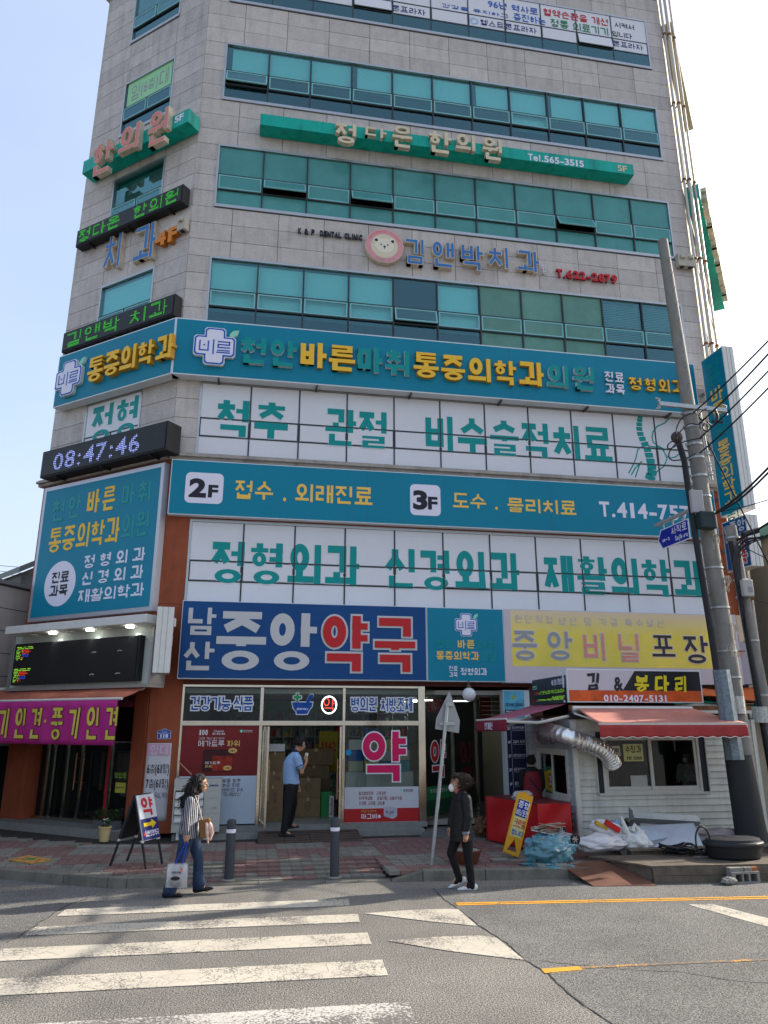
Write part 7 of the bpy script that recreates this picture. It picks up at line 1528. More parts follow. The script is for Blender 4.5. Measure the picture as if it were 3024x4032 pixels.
# long dark conduit and zinc guard beside the shaft
m_cond = P('conduit_black', (.018, .019, .022), .5)
q = [mp3_(*p, 4.02) for p in (cP(330, 640), cP(400, 870), cP(440, 1150), cP(480, 1420), (2755, 2215), (2800, 2490), (2822, 2640))]
obj('conduit', MB().tube(q+[mp3_(2880, 3000, 4.02)], .062, 12), m_cond, t_, None, smooth=True); obj('conduit_head', MB().ball(tuple(q[0]+Vector((-.02, 0, .05))), (.12, .12, .13), 14), P('head_brown', (.06, .05, .045), .5), t_, None, smooth=True)
ga, gb = mp3_(*h4(835, 610), 4.10), mp3_(*h4(960, 1420), 4.10)
obj('zinc_guard', MB().tube([ga, gb, gb+(gb-ga)*.9], [.155, .165, .17], 8), P('zinc_spangle', (.15, .19, .22), .5, .5, var=.35, vs=18), t_, None)
wa_ = mp3_(2905, 2975, 4.02); wb_ = mp3_(2968, 3345, 4.02); obj('rubber_wrap', MB().tube([wa_, wb_], [.25, .30], 20, ell=.8), P('rubber_dark', (.022, .024, .026), .6, bump=.2), t_, None, smooth=True)
obj('footing', MB().tube([wb_+Vector((0, 0, .03)), Vector((wb_.x+.03, wb_.y, 0))], [.27, .30], 20), m_con, t_, None, smooth=True)
c = mp3_(*cP(540, 1310), 4.12); obj('plate_box', MB().box(c.x-.13, c.x+.13, -4.14, -4.05, c.z-.24, c.z+.24), P('box_lightgrey', (.34, .33, .34), .5), t_, None, bevel=.01)
c = mp3_(*cP(630, 1525), 4.15); obj('cable_box', MB().box(c.x-.17, c.x+.17, -4.28, -4.08, c.z-.18, c.z+.18), P('box_blackgreen', (.015, .03, .032), .35), t_, None, bevel=.03)
c = mp3_(*h4(1140, 1220), 4.09); obj('paper_tag', MB().tube([(c.x, c.y+.03, c.z-.16), (c.x, c.y+.03, c.z+.16)], .125, 12, caps=False), P('tag_paper', (.42, .42, .38), .8, var=.45, vs=24), t_, None)
rd = random.Random(6)
for p in (cP(740, 1690), (2862, 2275), g4(1400, 1130), g4(1370, 1300)):
    c = mp3_(*p, 4.1); mb = MB()
    for i in range(12): 
        x, y = c.x+rd.uniform(-.07, .06), c.y+rd.uniform(-.05, .05); mb.tube([(x, y, c.z+.04), (x+rd.uniform(-.06, .06), y, c.z-.06), (x+rd.uniform(-.05, .05), y, c.z-rd.uniform(.08, .30))], .006, 4)
    obj('frayed_twine', mb, P('twine', (.34, .33, .28), .9), t_, None, kind='stuff')
# second pole
P2T, P2B = mp3_(2876, 2072, 1.9), mp3_(2985, 2660, 1.9); dd = (P2B-P2T)/(P2T.z-P2B.z); P2G = P2T+dd*P2T.z
def p2(z): return P2T+dd*(P2T.z-z)
t_ = thing('utility_pole', P2G, 'shorter concrete pole with grey meter box at the right edge', 'utility pole', None, 'concrete poles at the right')
obj('shaft', MB().tube([P2G, P2T], [.17, .125], 24), m_pole, t_, None, smooth=True); obj('conduit', MB().tube([p2(6.5)+Vector((-.15, -.1, 0)), p2(.3)+Vector((-.20, -.1, 0))], .055, 10), m_cond, t_, None, smooth=True)
for z in (6.6, 5.6, 5.2, 4.2, 3.0, 2.55): c = p2(z); obj('band', MB().lathe([(.155, -.02), (.165, -.02), (.165, .02), (.155, .02)], tuple(c), 20), m_gal, t_, None)
c = mp3_(*cQ(320, 1155), 2.1); obj('meter_box', MB().box(c.x-.13, c.x+.13, -2.22, -2.05, c.z-.20, c.z+.20), P('meter_grey', (.38, .37, .35), .5), t_, None, bevel=.03); obj('meter_label', MB().box(c.x-.03, c.x+.09, -2.225, -2.22, c.z-.10, c.z+.03), P('label_grey', (.25, .25, .27), .7, var=.5, vs=30), t_, None)
c = mp3_(*h4(1570, 1390), 2.06); obj('number_plate', MB().tube([(c.x, c.y+.1, c.z-.17), (c.x, c.y+.1, c.z+.17)], .165, 12, caps=False), P('tag_paper', (0, 0, 0)), t_, None)
mb = MB(); rd = random.Random(3); c = p2(6.35)
for i in range(10):
    pts = [Vector((c.x-.18+rd.uniform(0, .1), c.y-.17+rd.uniform(-.05, 0), c.z-1.3-rd.uniform(0, 1))), Vector((c.x-.15+rd.uniform(-.1, .1), c.y-.2, c.z-.4)), Vector((c.x+.1+rd.uniform(-.1, .1), c.y-.2, c.z+rd.uniform(0, .15))), Vector((c.x+.6, c.y-.25, c.z+.25+rd.uniform(-.05, .05)))]
    mb.tube(spline(pts, 5), .014, 5)
obj('cable_bundle', mb, m_black, t_, None, smooth=True); c = mp3_(*cQ(370, 545), 2.2); obj('splice_sleeve', MB().tube([c+Vector((-.2, 0, -.06)), c+Vector((.2, 0, .06))], .07, 10), m_cond, t_, None, smooth=True)
# wires
def wire(a, oa, b, ob, r=.014, sag=.05, lab='', mat=m_cond):
    A_, B_ = mp3_(*a, oa), mp3_(*b, ob); D_ = B_-A_; B2 = A_+D_*1.6; pts = []
    for i in range(17):
        t = i/16; p = A_+(B2-A_)*t; p.z -= sag*math.sin(math.pi*min(1, t/.62)) if t < .62 else 0; pts.append(p)
    obj('overhead_wire', MB().tube(pts, r, 6), mat, None, None, label=lab, cat='wire', group='overhead wires at the right', smooth=True)
wire(cP(500, 345), 4.05, (3024, 1343), 6.2, .016, .03, 'uppermost black wire running up right from the tall pole'); wire(cP(560, 470), 4.1, (3024, 1395), 6.2, .018, .03, 'second black wire from the top running up right from the tall pole')
wire(cP(560, 630), 4.1, (3024, 1462), 6.2, .016, .03, 'third black wire from the top running up right from the tall pole'); wire(cP(570, 785), 4.1, (3024, 1529), 6.2, .016, .03, 'fourth black wire from the top running up right from the tall pole')
wire(cP(720, 1450), 4.1, (3024, 1843), 5.4, .022, .06, 'thick cable pair rising right from the cable box, upper one'); wire(cP(690, 1470), 4.12, (3024, 1862), 5.4, .020, .09, 'thick cable pair rising right from the cable box, lower one')
wire(cP(790, 1425), 4.0, (3024, 1968), 5.0, .010, .02, 'thin flat wire running right just above the tilted cables'); wire(cP(560, 480), 4.0, (3024, 2215), 3.4, .017, .0, 'black guy wire slanting down right from the insulators')
wire((2900, 2128), 2.0, (3024, 2060), 3.2, .026, .02, 'thick black cable leaving the short pole to the right'); wire((2905, 2140), 2.0, (3024, 2105), 3.0, .008, .02, 'thin wire leaving the short pole almost level')
wire((2918, 2145), 2.0, (3024, 2200), 3.0, .012, .02, 'thin wire leaving the short pole downwards'); wire((2960, 2360), 2.0, (3024, 2375), 3.0, .008, .0, 'thin low wire beside the meter box')
for i, y in enumerate((2222, 2244, 2256)):
    A_ = NBF.m @ Vector((2.5, 4, 0)); g_ = CAM+ray(85, y+12)*26; g2_ = CAM+ray(-60, y)*24; obj('overhead_wire', MB().tube([g2_, g_], .010, 5), m_cond, None, None, label='%s of three thin wires in the sky beside the grey hut' % ['highest', 'middle', 'lowest'][i], cat='wire', group='thin wires at the far left')
# street cables looping on the tall pole
mb = MB()
for pl in ([(490, 350), (380, 400), (320, 500), (310, 620)], [(560, 480), (450, 470), (340, 570), (315, 630)], [(600, 620), (400, 660), (240, 740), (225, 690), (300, 640)], [(520, 790), (400, 850), (260, 860), (235, 780), (310, 680)], [(640, 300), (570, 350), (580, 420), (640, 400)], [(640, 440), (720, 490), (770, 400), (740, 310)], [(620, 460), (600, 520), (660, 550), (640, 470)]):
    mb.tube(spline([mp3_(*cP(*p), 4.25) for p in pl], 6), .014, 6)
obj('looped_cables', mb, m_cond, S.objects['utility_pole'], None, smooth=True)
# street name sign
NF = Frame(11.24, -4.02, -88); nx = lambda p: NF.px(*p, 0)
(ua, z1), (ub, z1b), (_, z0) = nx(g4(808, 378)), nx(g4(1022, 283)), nx(g4(1040, 440)); z1 = (z1+z1b)/2; z0 = (z0+nx(g4(825, 532))[1])/2; ut = nx(g4(788, 470))[0]
t_ = thing('street_name_sign', (ub, 0, z0), 'blue pointed street name sign hanging from an arm on the tall pole', 'street sign', NF)
pt5 = lambda e: [(ua+e, z0+e), (ub-e, z0+e), (ub-e, z1-e), (ua+e, z1-e), (ut+e*1.3, (z0+z1)/2+.0)]
obj('border', MB().prism(pt5(0), -.0, .02), m_white, t_, NF); obj('plate', MB().prism(pt5(.022), -.003, .0), P('plate_deep_blue', (.008, .015, .28), .35), t_, NF)
w_ = ub-ua; h_ = z1-z0
text(t_, NF, '사직로', None, None, .004, m_white, t=.12, depth=.003, sz=(ub-w_*.62, z1-.05, ub-.05, z1-h_*.50), gap=.12); text(t_, NF, 'Sajik-ro', None, None, .004, m_white, depth=.003, sz=(ub-w_*.50, z1-h_*.58, ub-.05, z0+.07), bold=.02); text(t_, NF, '44', None, None, .004, m_white, depth=.003, sz=(ua+.02, z0+h_*.50, ua+w_*.14, z0+h_*.32)); text(t_, NF, '2', None, None, .004, m_white, depth=.003, sz=(ua+w_*.24, z0+h_*.50, ua+w_*.31, z0+h_*.32))
obj('arrow', MB().prism([(ua+w_*.15, z0+h_*.41), (ua+w_*.18, z0+h_*.37), (ua+w_*.18, z0+h_*.45)], -.006, -.003).box(ua+w_*.18, ua+w_*.23, -.006, -.003, z0+h_*.40, z0+h_*.42), m_white, t_, NF)
zb_ = nx(g4(1000, 235))[1]; obj('arm', MB().box(ut-.05, ub+.35, -.03, .05, zb_-.03, zb_+.03), P('arm_grey', (.30, .29, .30), .5), t_, NF)
for q in (.1, .45, .85): u = ua+w_*q; bx('hanger', u-.03, u+.03, -.005, .02, z1, zb_-.03, m_gal, t_, NF)
# bollards
m_bol = P('bollard_grey', (.045, .05, .06), .45, var=.05)
def bollard(x, y, lab):
    t_ = thing('bollard', (x, y, .05), lab, 'bollard', None, 'bollards at the dropped kerb'); obj('post', MB().lathe([(.074, .0), (.074, .84), (.070, .86), (.05, .875), (.001, .88)], (x, y, .05), 24), m_bol, t_, None, smooth=True)
    obj('white_band', MB().lathe([(.0755, .68), (.0755, .735)], (x, y, .05), 24), m_white, t_, None, smooth=True); obj('base_ring', MB().lathe([(.12, -.02), (.12, .004), (.08, .008)], (x, y, .055), 20), m_con, t_, None, smooth=True)
bz = M.px(898, 3241, 4.62)
bollard(1.93, -4.22, 'dark grey bollard with a white band behind the walking woman'); bollard(3.58, -4.30, 'dark grey bollard with a white band in front of the pharmacy right pane')
# back of a traffic sign on a leaning post
o = 4.05; b0, b1 = mp3_(*g7(945, 1810), o), mp3_(*h5(362, 300), o); b0 = b1+(b0-b1)*((b1.z-.1)/(b1.z-b0.z))
t_ = thing('traffic_sign', b0, 'grey back of a pointed traffic sign on a leaning galvanised post', 'traffic sign')
obj('post', MB().tube([b0, b1], .032, 14), m_gal, t_, None, smooth=True)
q = [mp3_(*h5(*p), o-.05) for p in ((395, 90), (165, 570), (148, 755), (560, 825), (577, 608))]; q = [(p.x, p.z) for p in q]
obj('plate', MB().prism(q, -o+.045, -o+.055), P('plate_back', (.28, .29, .30), .5, .3, var=.06), t_, M)
for pa, pb in (((325, 320), (460, 325)), ((225, 640), (500, 680))): a, b = mp3_(*h5(*pa), o), mp3_(*h5(*pb), o); obj('clamp', MB().box(a.x, b.x, -o+.01, -o+.045, (a.z+b.z)/2-.022, (a.z+b.z)/2+.022).box((a.x+b.x)/2-.05, (a.x+b.x)/2+.05, -o-.045, -o+.01, (a.z+b.z)/2-.03, (a.z+b.z)/2+.03), m_gal, t_, None)
# planter bowl with post
g_ = G(*g7(1310, 1800), .14); bxw = Vector((g_.x, g_.y+.22, .14))
t_ = thing('planter_bowl', bxw, 'brown round bowl filled with concrete holding a thin post behind the masked walker', 'planter')
obj('bowl', MB().lathe([(.17, 0), (.19, .02), (.245, .20), (.265, .20), (.265, .225), (.24, .225), (.24, .20), (.001, .20)], tuple(bxw), 32), P('bowl_brown', (.12, .04, .025), .5), t_, None, smooth=True); obj('concrete_fill', MB().lathe([(.238, .19), (.238, .212), (.001, .218)], tuple(bxw), 32), m_con, t_, None)
zt_ = M.px(1848, 3090, -bxw.y)[1]; obj('post', MB().tube([bxw+Vector((-.03, 0, .2)), (bxw.x-.03, bxw.y, zt_)], .016, 8), m_gal, t_, None, smooth=True)
# A-board
F0, F1, B0, B1 = [G(*g5(*p), .14) for p in ((1275, 1820), (1415, 1775), (960, 1795), (1120, 1755))]; wv = (F1-F0).normalized(); wd = .50; F1 = F0+wv*wd; B1 = B0+wv*wd
mid = (F0+B0)/2; tz = M.px(*g5(1182, 1182), -(mid.y))[1]; T0 = mid+Vector((.02, 0, tz-.14)); T1 = T0+wv*wd
t_ = thing('a_board', mid, 'folding a-board with red lettering and yellow arrow on the pavement', 'sign board')
def planem(o_, xd, zd): xd = xd.normalized(); zd = zd.normalized(); y_ = zd.cross(xd); return Matrix(((xd.x, y_.x, zd.x, o_.x), (xd.y, y_.y, zd.y, o_.y), (xd.z, y_.z, zd.z, o_.z), (0, 0, 0, 1)))
m_bd = P('board_black', (.02, .022, .025), .5)
for nm, A_, C_ in (('front', F0, T0), ('back', B0, T0)):
    pm = planem(A_, wv, C_-A_); Lh = (C_-A_).length; f = MB().box(0, .03, -.0, .03, 0, Lh, 0, pm).box(wd-.03, wd, -.0, .03, 0, Lh, 0, pm); obj('leg', f, m_bd, t_)
    for (u, z) in ((0, .42), (wd-.03, .42)): obj('leg_cap', MB().box(u-.004, u+.034, -.006, .036, z-.02, z+.02, 0, pm), m_plas, t_)
    pn = obj('panel', MB().box(.0, wd, -.02 if nm == 'front' else .031, -.001 if nm == 'front' else .045, .42, Lh, 0, pm), P('board_white', (0, 0, 0)) if nm == 'front' else m_bd, t_)
    if nm == 'front':
        obj('panel_blue', MB().box(.004, wd-.004, -.023, -.02, .425, .76, 0, pm), P('board_bluedark', (.012, .02, .12), .45), t_)
        obj('arrow', MB().prism([(.07, .635), (.30, .635), (.30, .59), (.44, .665), (.30, .74), (.30, .695), (.07, .695)], -.026, -.023, 0, None, pm), P('arrow_yellow', (.65, .45, .02), .5), t_)
        text(t_, pm, '약', None, None, .021, m_red, t=.15, depth=.004, sz=(.07, Lh-.04, .43, .80)); text(t_, pm, '남산중앙약국', None, None, .024, m_white, t=.14, depth=.003, sz=(.08, .57, .47, .47))
        mb = MB(); disc(mb, .05, .52, .028, -.027, -.023, n=14); mb.v = [pm @ v for v in mb.v]; obj('dot_logo', mb, m_red, t_)
obj('brace', MB().box(-.02, .0, -.01, .01, 0, (F0-B0).length*.62, 0, planem(B0+(T0-B0)*.35, wv, F0-B0)), m_bd, t_)
q = [G(*g5(*p), .15) for p in ((70, 1742), (250, 1705), (455, 1740), (270, 1772))]
obj('flat_cardboard', MB().slab([(q[0].x, q[0].y), (q[3].x, q[3].y), (q[2].x, q[2].y), (q[1].x, q[1].y)], .145, .165), P('print_cardboard', (.42, .22, .06), .7, var=.6, vs=6), None, None, label='flattened printed cardboard lying on the left pavement', cat='cardboard')
obj('cardboard_print', MB().slab([((q[0].x*3+q[2].x*2)/5, (q[0].y*3+q[2].y*2)/5-.08), ((q[0].x*2+q[2].x*3)/5, (q[0].y*2+q[2].y*3)/5-.05), ((q[0].x*2+q[2].x*3)/5, (q[0].y*2+q[2].y*3)/5+.12), ((q[0].x*3+q[2].x*2)/5, (q[0].y*3+q[2].y*2)/5+.12)], .166, .168), P('print_greenish', (.05, .18, .05), .6), S.objects['flat_cardboard'])
# flower pot and plant boxes
def plant(par, c, r, h, n, seed, mat):
    rd = random.Random(seed); mb = MB()
    for i in range(n):
        a = rd.uniform(0, 6.28); rr = rd.uniform(0, r); p = Vector((c[0]+rr*math.cos(a), c[1]+rr*math.sin(a), c[2]+rd.uniform(0, h))); s_ = rd.uniform(.02, .05); b_ = rd.uniform(0, 6.28); u = Vector((math.cos(b_), math.sin(b_), rd.uniform(-.3, .6)))*s_; v = Vector((-math.sin(b_), math.cos(b_), rd.uniform(-.4, .4)))*s_*.5
        mb.add([p-u, p+v, p+u, p-v], [(0, 1, 2, 3)])
    return obj('leaves', mb, mat, par, None, kind='stuff')
m_lv = P('leaf_green', (.05, .10, .03), .6, var=.35, vs=30); g_ = G(*g5(895, 1585), .14); g_.y += .12
t_ = thing('flower_pot', g_, 'cream plastic flower pot with small white flowers at the shop step', 'flower pot'); obj('pot', MB().lathe([(.085, 0), (.085, .02), (.115, .25), (.13, .25), (.13, .28), (.11, .28), (.10, .24), (.001, .24)], tuple(g_), 24), P('pot_cream', (.50, .38, .18), .5, var=.1), t_, None, smooth=True); plant(t_, (g_.x, g_.y, .38), .09, .16, 90, 1, m_lv); plant(t_, (g_.x, g_.y, .46), .08, .10, 24, 2, P('petal_white', (.6, .6, .55), .6))
for i, (u, lb) in enumerate(((-.98, 'grey planter box with leafy plant against the corner shop glass, left one'), (-.62, 'grey planter box with leafy plant beside the corner pillar, right one'))):
    w3_ = K.m @ Vector((u, -.14, .27)); t_ = thing('planter_box', w3_, lb, 'planter', None, 'planter boxes on the shop step'); obj('box', MB().box(-.15, .15, -.09, .09, 0, .16, 0, K.m @ Matrix.Translation((u, -.14, .27))), P('box_darkgrey', (.10, .10, .11), .6), t_); plant(t_, (w3_.x, w3_.y, .42), .16, .24, 160, 5+i, m_lv)
# weeds at the kerb, drain bits
obj('weeds', (lambda mb, rd: ([mb.add([(x, y, .13), (x+.01, y, .13), (x+rd.uniform(-.04, .04), y+rd.uniform(-.03, .03), .13+rd.uniform(.03, .09))], [(0, 1, 2)]) for x, y in ((rd.uniform(-1.1, -.2), rd.uniform(-1.35, -1.05)) for _ in range(120))], mb)[1])(MB(), random.Random(2)), m_lv, None, None, label='thin grass growing along the shop step edge', cat='weeds', kind='stuff')
obj('step_slab', MB().slab([(-.95, -1.28), (.75, -1.62), (.80, -1.38), (-.8, -1.05)], .13, .175), m_con, None, None, label='low cracked stone slab lying before the corner pillar', cat='slab', bevel=.01)

# ------------------------------------------------------------------ people
def fuse(mb, vox, sm=3):
    me = bpy.data.meshes.new('tmp'); me.from_pydata([tuple(v) for v in mb.v], [], mb.f); o = bpy.data.objects.new('tmp', me); COL.objects.link(o)
    r = o.modifiers.new('r', 'REMESH'); r.mode = 'VOXEL'; r.voxel_size = vox; r.use_smooth_shade = True
    s = o.modifiers.new('s', 'SMOOTH'); s.factor = .6; s.iterations = sm
    dg = bpy.context.evaluated_depsgraph_get(); m2 = bpy.data.meshes.new_from_object(o.evaluated_get(dg)); bpy.data.objects.remove(o); bpy.data.meshes.remove(me); return m2
def part(name, mb, vox, mat, root, W_, sm=3):
    me = fuse(mb, vox, sm); me.name = name; me.materials.clear(); me.materials.append(mat); o = bpy.data.objects.new(name, me); COL.objects.link(o); place(o, W_, root); return o
def V(*a): return Vector(a)
def limb(mb, pts, rs, ell=1.0, n=14):
    mb.tube(pts, rs, n, ell=ell)
    for p, r in zip(pts, rs): mb.ball(tuple(p), r, n)
def torso(mb, secs, n=20):
    """stack of elliptical sections (center, half depth x, half width y)"""
    vs = []; fs = []
    for c, rx, ry in secs:
        for k in range(n): t = 2*math.pi*k/n; vs.append((c[0]+rx*math.cos(t), c[1]+ry*math.sin(t), c[2]))
    for i in range(len(secs)-1):
        for k in range(n): fs.append((i*n+k, i*n+(k+1) % n, (i+1)*n+(k+1) % n, (i+1)*n+k))
    fs.append(list(range(n-1, -1, -1))); fs.append([(len(secs)-1)*n+k for k in range(n)]); mb.add(vs, fs)
def hand(mb, w, d, side, curl=.9):
    """palm and five fingers at wrist w, pointing along d; curl bends the fingers round"""
    d = d.normalized(); up = V(0, side, 0); f = d.cross(up).normalized()          # f = forward direction of the palm edge
    pal = -up
    limb(mb, [w, w+d*.04, w+d*.085], [.026, .034, .032], .62)
    for i, (o_, l_) in enumerate(((-.027, .060), (-.009, .070), (.009, .066), (.026, .052))):
        b0 = w+d*.088+f*o_; b1 = b0+d*l_*.5+pal*.006; dirc = (d*math.cos(curl)+pal*math.sin(curl)); b2 = b1+dirc*l_*.42; d2 = (d*math.cos(curl*1.9)+pal*math.sin(curl*1.9)); b3 = b2+d2*l_*.36
        limb(mb, [b0-d*.03, b0, b1, b2, b3], [.010, .0105, .0095, .0088, .0075], 1, 8)
    t0 = w+d*.025-f*.028; t1 = t0-f*.018+d*.030+pal*.008; t2 = t1+d*.028+pal*.016; limb(mb, [w+d*.015-f*.01, t0, t1, t2], [.014, .0135, .011, .0095], 1, 8)
def head(mb, c, fx=1, s=1.0, tilt=0):
    """head facing +x around centre c"""
    T_ = Matrix.Translation(c) @ Matrix.Rotation(tilt, 4, 'Y') @ Matrix.Scale(s, 4)
    mb.ball((-.008, 0, .02), (.096, .077, .103), 20, 0, T_); mb.ball((.030, 0, -.045), (.060, .056, .072), 18, 0, T_); mb.ball((.050, 0, -.088), (.030, .030, .026), 12, 0, T_)
    mb.tube([(.083, 0, .028), (.100, 0, .002), (.112, 0, -.018), (.094, 0, -.028)], [.010, .012, .016, .012], 10, T=T_); mb.ball((.085, 0, -.052), (.016, .026, .008), 10, 0, T_); mb.ball((.083, 0, -.066), (.016, .023, .009), 10, 0, T_)
    for q in (-1, 1):
        mb.ball((.074, q*.033, .036), (.016, .024, .010), 10, 0, T_); mb.ball((-.005, q*.078, -.004), (.020, .010, .033), 10, 0, T_); mb.ball((.052, q*.040, -.020), (.030, .022, .026), 10, 0, T_)
    return T_
def eyes(root, T_, W_, skin=None):
    for q in (-1, 1):
        mb = MB(); mb.ball((.079, q*.032, .010), (.011, .015, .009), 10, 0, T_); obj('eye', mb, P('eye_white', (.55, .53, .50), .3), root, W_, smooth=True); mb = MB(); mb.ball((.088, q*.032, .010), (.0045, .006, .006), 8, 0, T_); obj('iris', mb, P('iris_dark', (.02, .012, .01), .2), root, W_, smooth=True)
        mb = MB().tube([T_ @ V(.083, q*.014, .040), T_ @ V(.089, q*.030, .046), T_ @ V(.076, q*.050, .040)], .004, 6); obj('eyebrow', mb, P('brow_dark', (.03, .02, .018), .8), root, W_)
    obj('lips', MB().ball((.094, 0, -.059), (.010, .021, .008), 10, 0, T_), P('lips', (.34, .10, .08), .5), root, W_, smooth=True)
skin = P('skin', (.36, .20, .135), .5, var=.06, vs=20); skin2 = P('skin_dark', (.36, .19, .12), .5, var=.06, vs=20)
def hairblob(mb, c, r, n, rad, seed, cond=None, T_=None):
    rd = random.Random(seed); k = 0
    while k < n:
        v = Vector((rd.gauss(0, 1), rd.gauss(0, 1), rd.gauss(0, 1))).normalized(); p = Vector((v.x*r[0], v.y*r[1], v.z*r[2]))
        if cond and not cond(p): continue
        k += 1; q = Vector(c)+p; mb.ball(tuple(T_ @ q if T_ else q), rad*rd.uniform(.6, 1.2), 8)
def curls(root, W_, blobs, seed, mat, cond):
    rd = random.Random(seed); mb = MB()
    for c, r, n_ in blobs:
        for _ in range(n_):
            v = Vector((rd.gauss(0, 1), rd.gauss(0, 1), rd.gauss(0, 1))).normalized(); p = Vector((c[0]+v.x*r[0], c[1]+v.y*r[1], c[2]+v.z*r[2]))
            if not cond(p): continue
            q = [p]; d = (v+Vector((rd.uniform(-.6, .2), 0, -1.1))).normalized()
            for k in range(7): q.append(q[-1]+d*.011+Vector((math.cos(k*1.5+p.y*90), math.sin(k*1.5+p.y*90), 0))*.007)
            mb.tube(q, [.0035]*7+[.0015], 4, caps=False)
    return obj('hair_strands', mb, mat, root, W_, kind='stuff')
def stripes(name, c1, c2, k):
    m = P(name, c1, .7); n = m.node_tree.nodes; l = m.node_tree.links; b = n['Principled BSDF']; t = n.new('ShaderNodeTexCoord'); w = n.new('ShaderNodeTexWave'); w.bands_direction = 'X'; w.inputs['Scale'].default_value = k; w.inputs['Distortion'].default_value = .6; w.inputs['Detail'].default_value = 1
    l.new(t.outputs['Object'], w.inputs['Vector']); r = n.new('ShaderNodeMath'); r.operation = 'GREATER_THAN'; r.inputs[1].default_value = .72; l.new(w.outputs['Fac'], r.inputs[0]); x = n.new('ShaderNodeMix'); x.data_type = 'RGBA'; x.inputs[6].default_value = (*c1, 1); x.inputs[7].default_value = (*c2, 1); l.new(r.outputs[0], x.inputs[0]); l.new(x.outputs[2], b.inputs['Base Color'])
    return m
def shoe(mb, heel, toe, h=.065, w=.042):
    d = (toe-heel).normalized(); L_ = (toe-heel).length; s = V(-d.y, d.x, 0).normalized(); up = d.cross(s); up = up if up.z > 0 else -up
    for t, r_, hh in ((.08, .036, .050), (.25, .038, .052), (.45, .036, .042), (.65, .042, .034), (.85, .038, .026), (.95, .028, .020)):
        c = heel+d*L_*t+up*(hh*.8); T_ = Matrix(((d.x, s.x, up.x, c.x), (d.y, s.y, up.y, c.y), (d.z, s.z, up.z, c.z), (0, 0, 0, 1))); mb.ball((0, 0, 0), (.05, r_, hh), 12, 0, T_)
    mb.tube([heel+up*.014+d*.01, toe+up*.014-d*.02], [.030, .034], 10, ell=.45)

# --- woman with curly hair, striped blouse, flared jeans, clear bag
wf = G(*crop(600, 3000, 300/1185)(500, 2075), 0); W1 = Matrix.Translation((wf.x, wf.y-.02, 0)) @ Matrix.Scale(1.02, 4)
r1_ = thing('person', (0, 0, 0), 'woman with long black curls, striped blouse and flared jeans walking right with a clear bag', 'person', W1)
b = MB(); T_ = head(b, V(.125, 0, 1.485), 1, .98, .06)
limb(b, [V(.095, 0, 1.42), V(.06, 0, 1.32)], [.050, .055]); torso(b, [(V(.02, 0, .80), .10, .155), (V(.01, 0, .95), .095, .135), (V(.0, 0, 1.10), .10, .14), (V(.01, 0, 1.24), .095, .155), (V(.03, 0, 1.32), .06, .10)])
sn, en, wn = V(.0, -.165, 1.27), V(-.035, -.205, 1.03), V(-.02, -.20, .845); limb(b, [sn, en, wn], [.05, .037, .026]); hand(b, wn, V(.05, 0, -1), -1, 1.2)
sf_, ef, wf_ = V(.03, .165, 1.27), V(.0, .20, 1.03), V(.19, .13, .90); limb(b, [sf_, ef, wf_], [.048, .036, .026]); hand(b, wf_, V(.4, -.1, -.8), 1, .9)
hn, kn, an = V(-.02, -.085, .80), V(-.085, -.085, .46), V(-.215, -.08, .10); hf, kf_, af_ = V(.03, .085, .80), V(.155, .085, .47), V(.185, .09, .10)
limb(b, [hn, kn, an], [.085, .055, .038]); limb(b, [hf, kf_, af_], [.085, .055, .038]); limb(b, [an, an+V(.10, 0, -.055)], [.036, .030]); limb(b, [af_, af_+V(.12, 0, -.05)], [.036, .030])
part('body', b, .0085, skin, r1_, W1, 2); eyes(r1_, T_, W1)
m_st = stripes('blouse_stripes', (.006, .009, .02), (.40, .40, .43), 13)
b = MB(); torso(b, [(V(-.0, 0, .76), .150, .20), (V(.0, 0, .85), .145, .195), (V(.0, 0, 1.0), .125, .175), (V(.0, 0, 1.14), .125, .17), (V(.005, 0, 1.26), .112, .178), (V(.035, 0, 1.33), .075, .115), (V(.06, 0, 1.37), .058, .065)]); limb(b, [sn, en+V(0, 0, 0), wn+V(0, 0, .01)], [.070, .060, .048]); limb(b, [sf_, ef, wf_], [.066, .052, .042]); part('blouse', b, .012, m_st, r1_, W1)
b = MB(); torso(b, [(V(.01, 0, .72), .105, .155), (V(.01, 0, .88), .115, .165), (V(.01, 0, .95), .10, .15)]); limb(b, [hn, V(-.05, -.085, .62), kn, V(-.14, -.08, .26), V(-.20, -.08, .10)], [.105, .092, .072, .078, .098]); limb(b, [hf, V(.10, .085, .63), kf_, V(.165, .085, .26), V(.185, .09, .13)], [.105, .092, .072, .075, .095])
m_jn = P('denim', (.022, .04, .085), .8, var=.35, vs=7, bump=.4, bs=60); part('jeans', b, .012, m_jn, r1_, W1)
for h_, t2_ in ((an+V(-.06, 0, -.10), an+V(.17, 0, -.095)), (af_+V(-.05, 0, -.085), af_+V(.18, 0, -.055))): b = MB(); shoe(b, h_, t2_); part('shoe', b, .008, P('shoe_black', (.012, .012, .014), .45), r1_, W1, 2)
b = MB(); hairblob(b, V(.095, 0, 1.50), (.105, .095, .115), 260, .030, 3, lambda p: p.x < .045 or p.z > .07); hairblob(b, V(.02, 0, 1.37), (.10, .13, .14), 230, .032, 4, lambda p: p.x < .05); hairblob(b, V(-.04, 0, 1.24), (.09, .14, .10), 120, .028, 6, lambda p: p.x < .05); hairblob(b, V(.06, -.05, 1.40), (.05, .06, .12), 60, .022, 7)
m_hr = P('hair_black', (.012, .010, .010), .5, bump=1, bs=90, var=.3, vs=40); part('hair', b, .009, m_hr, r1_, W1, 1)
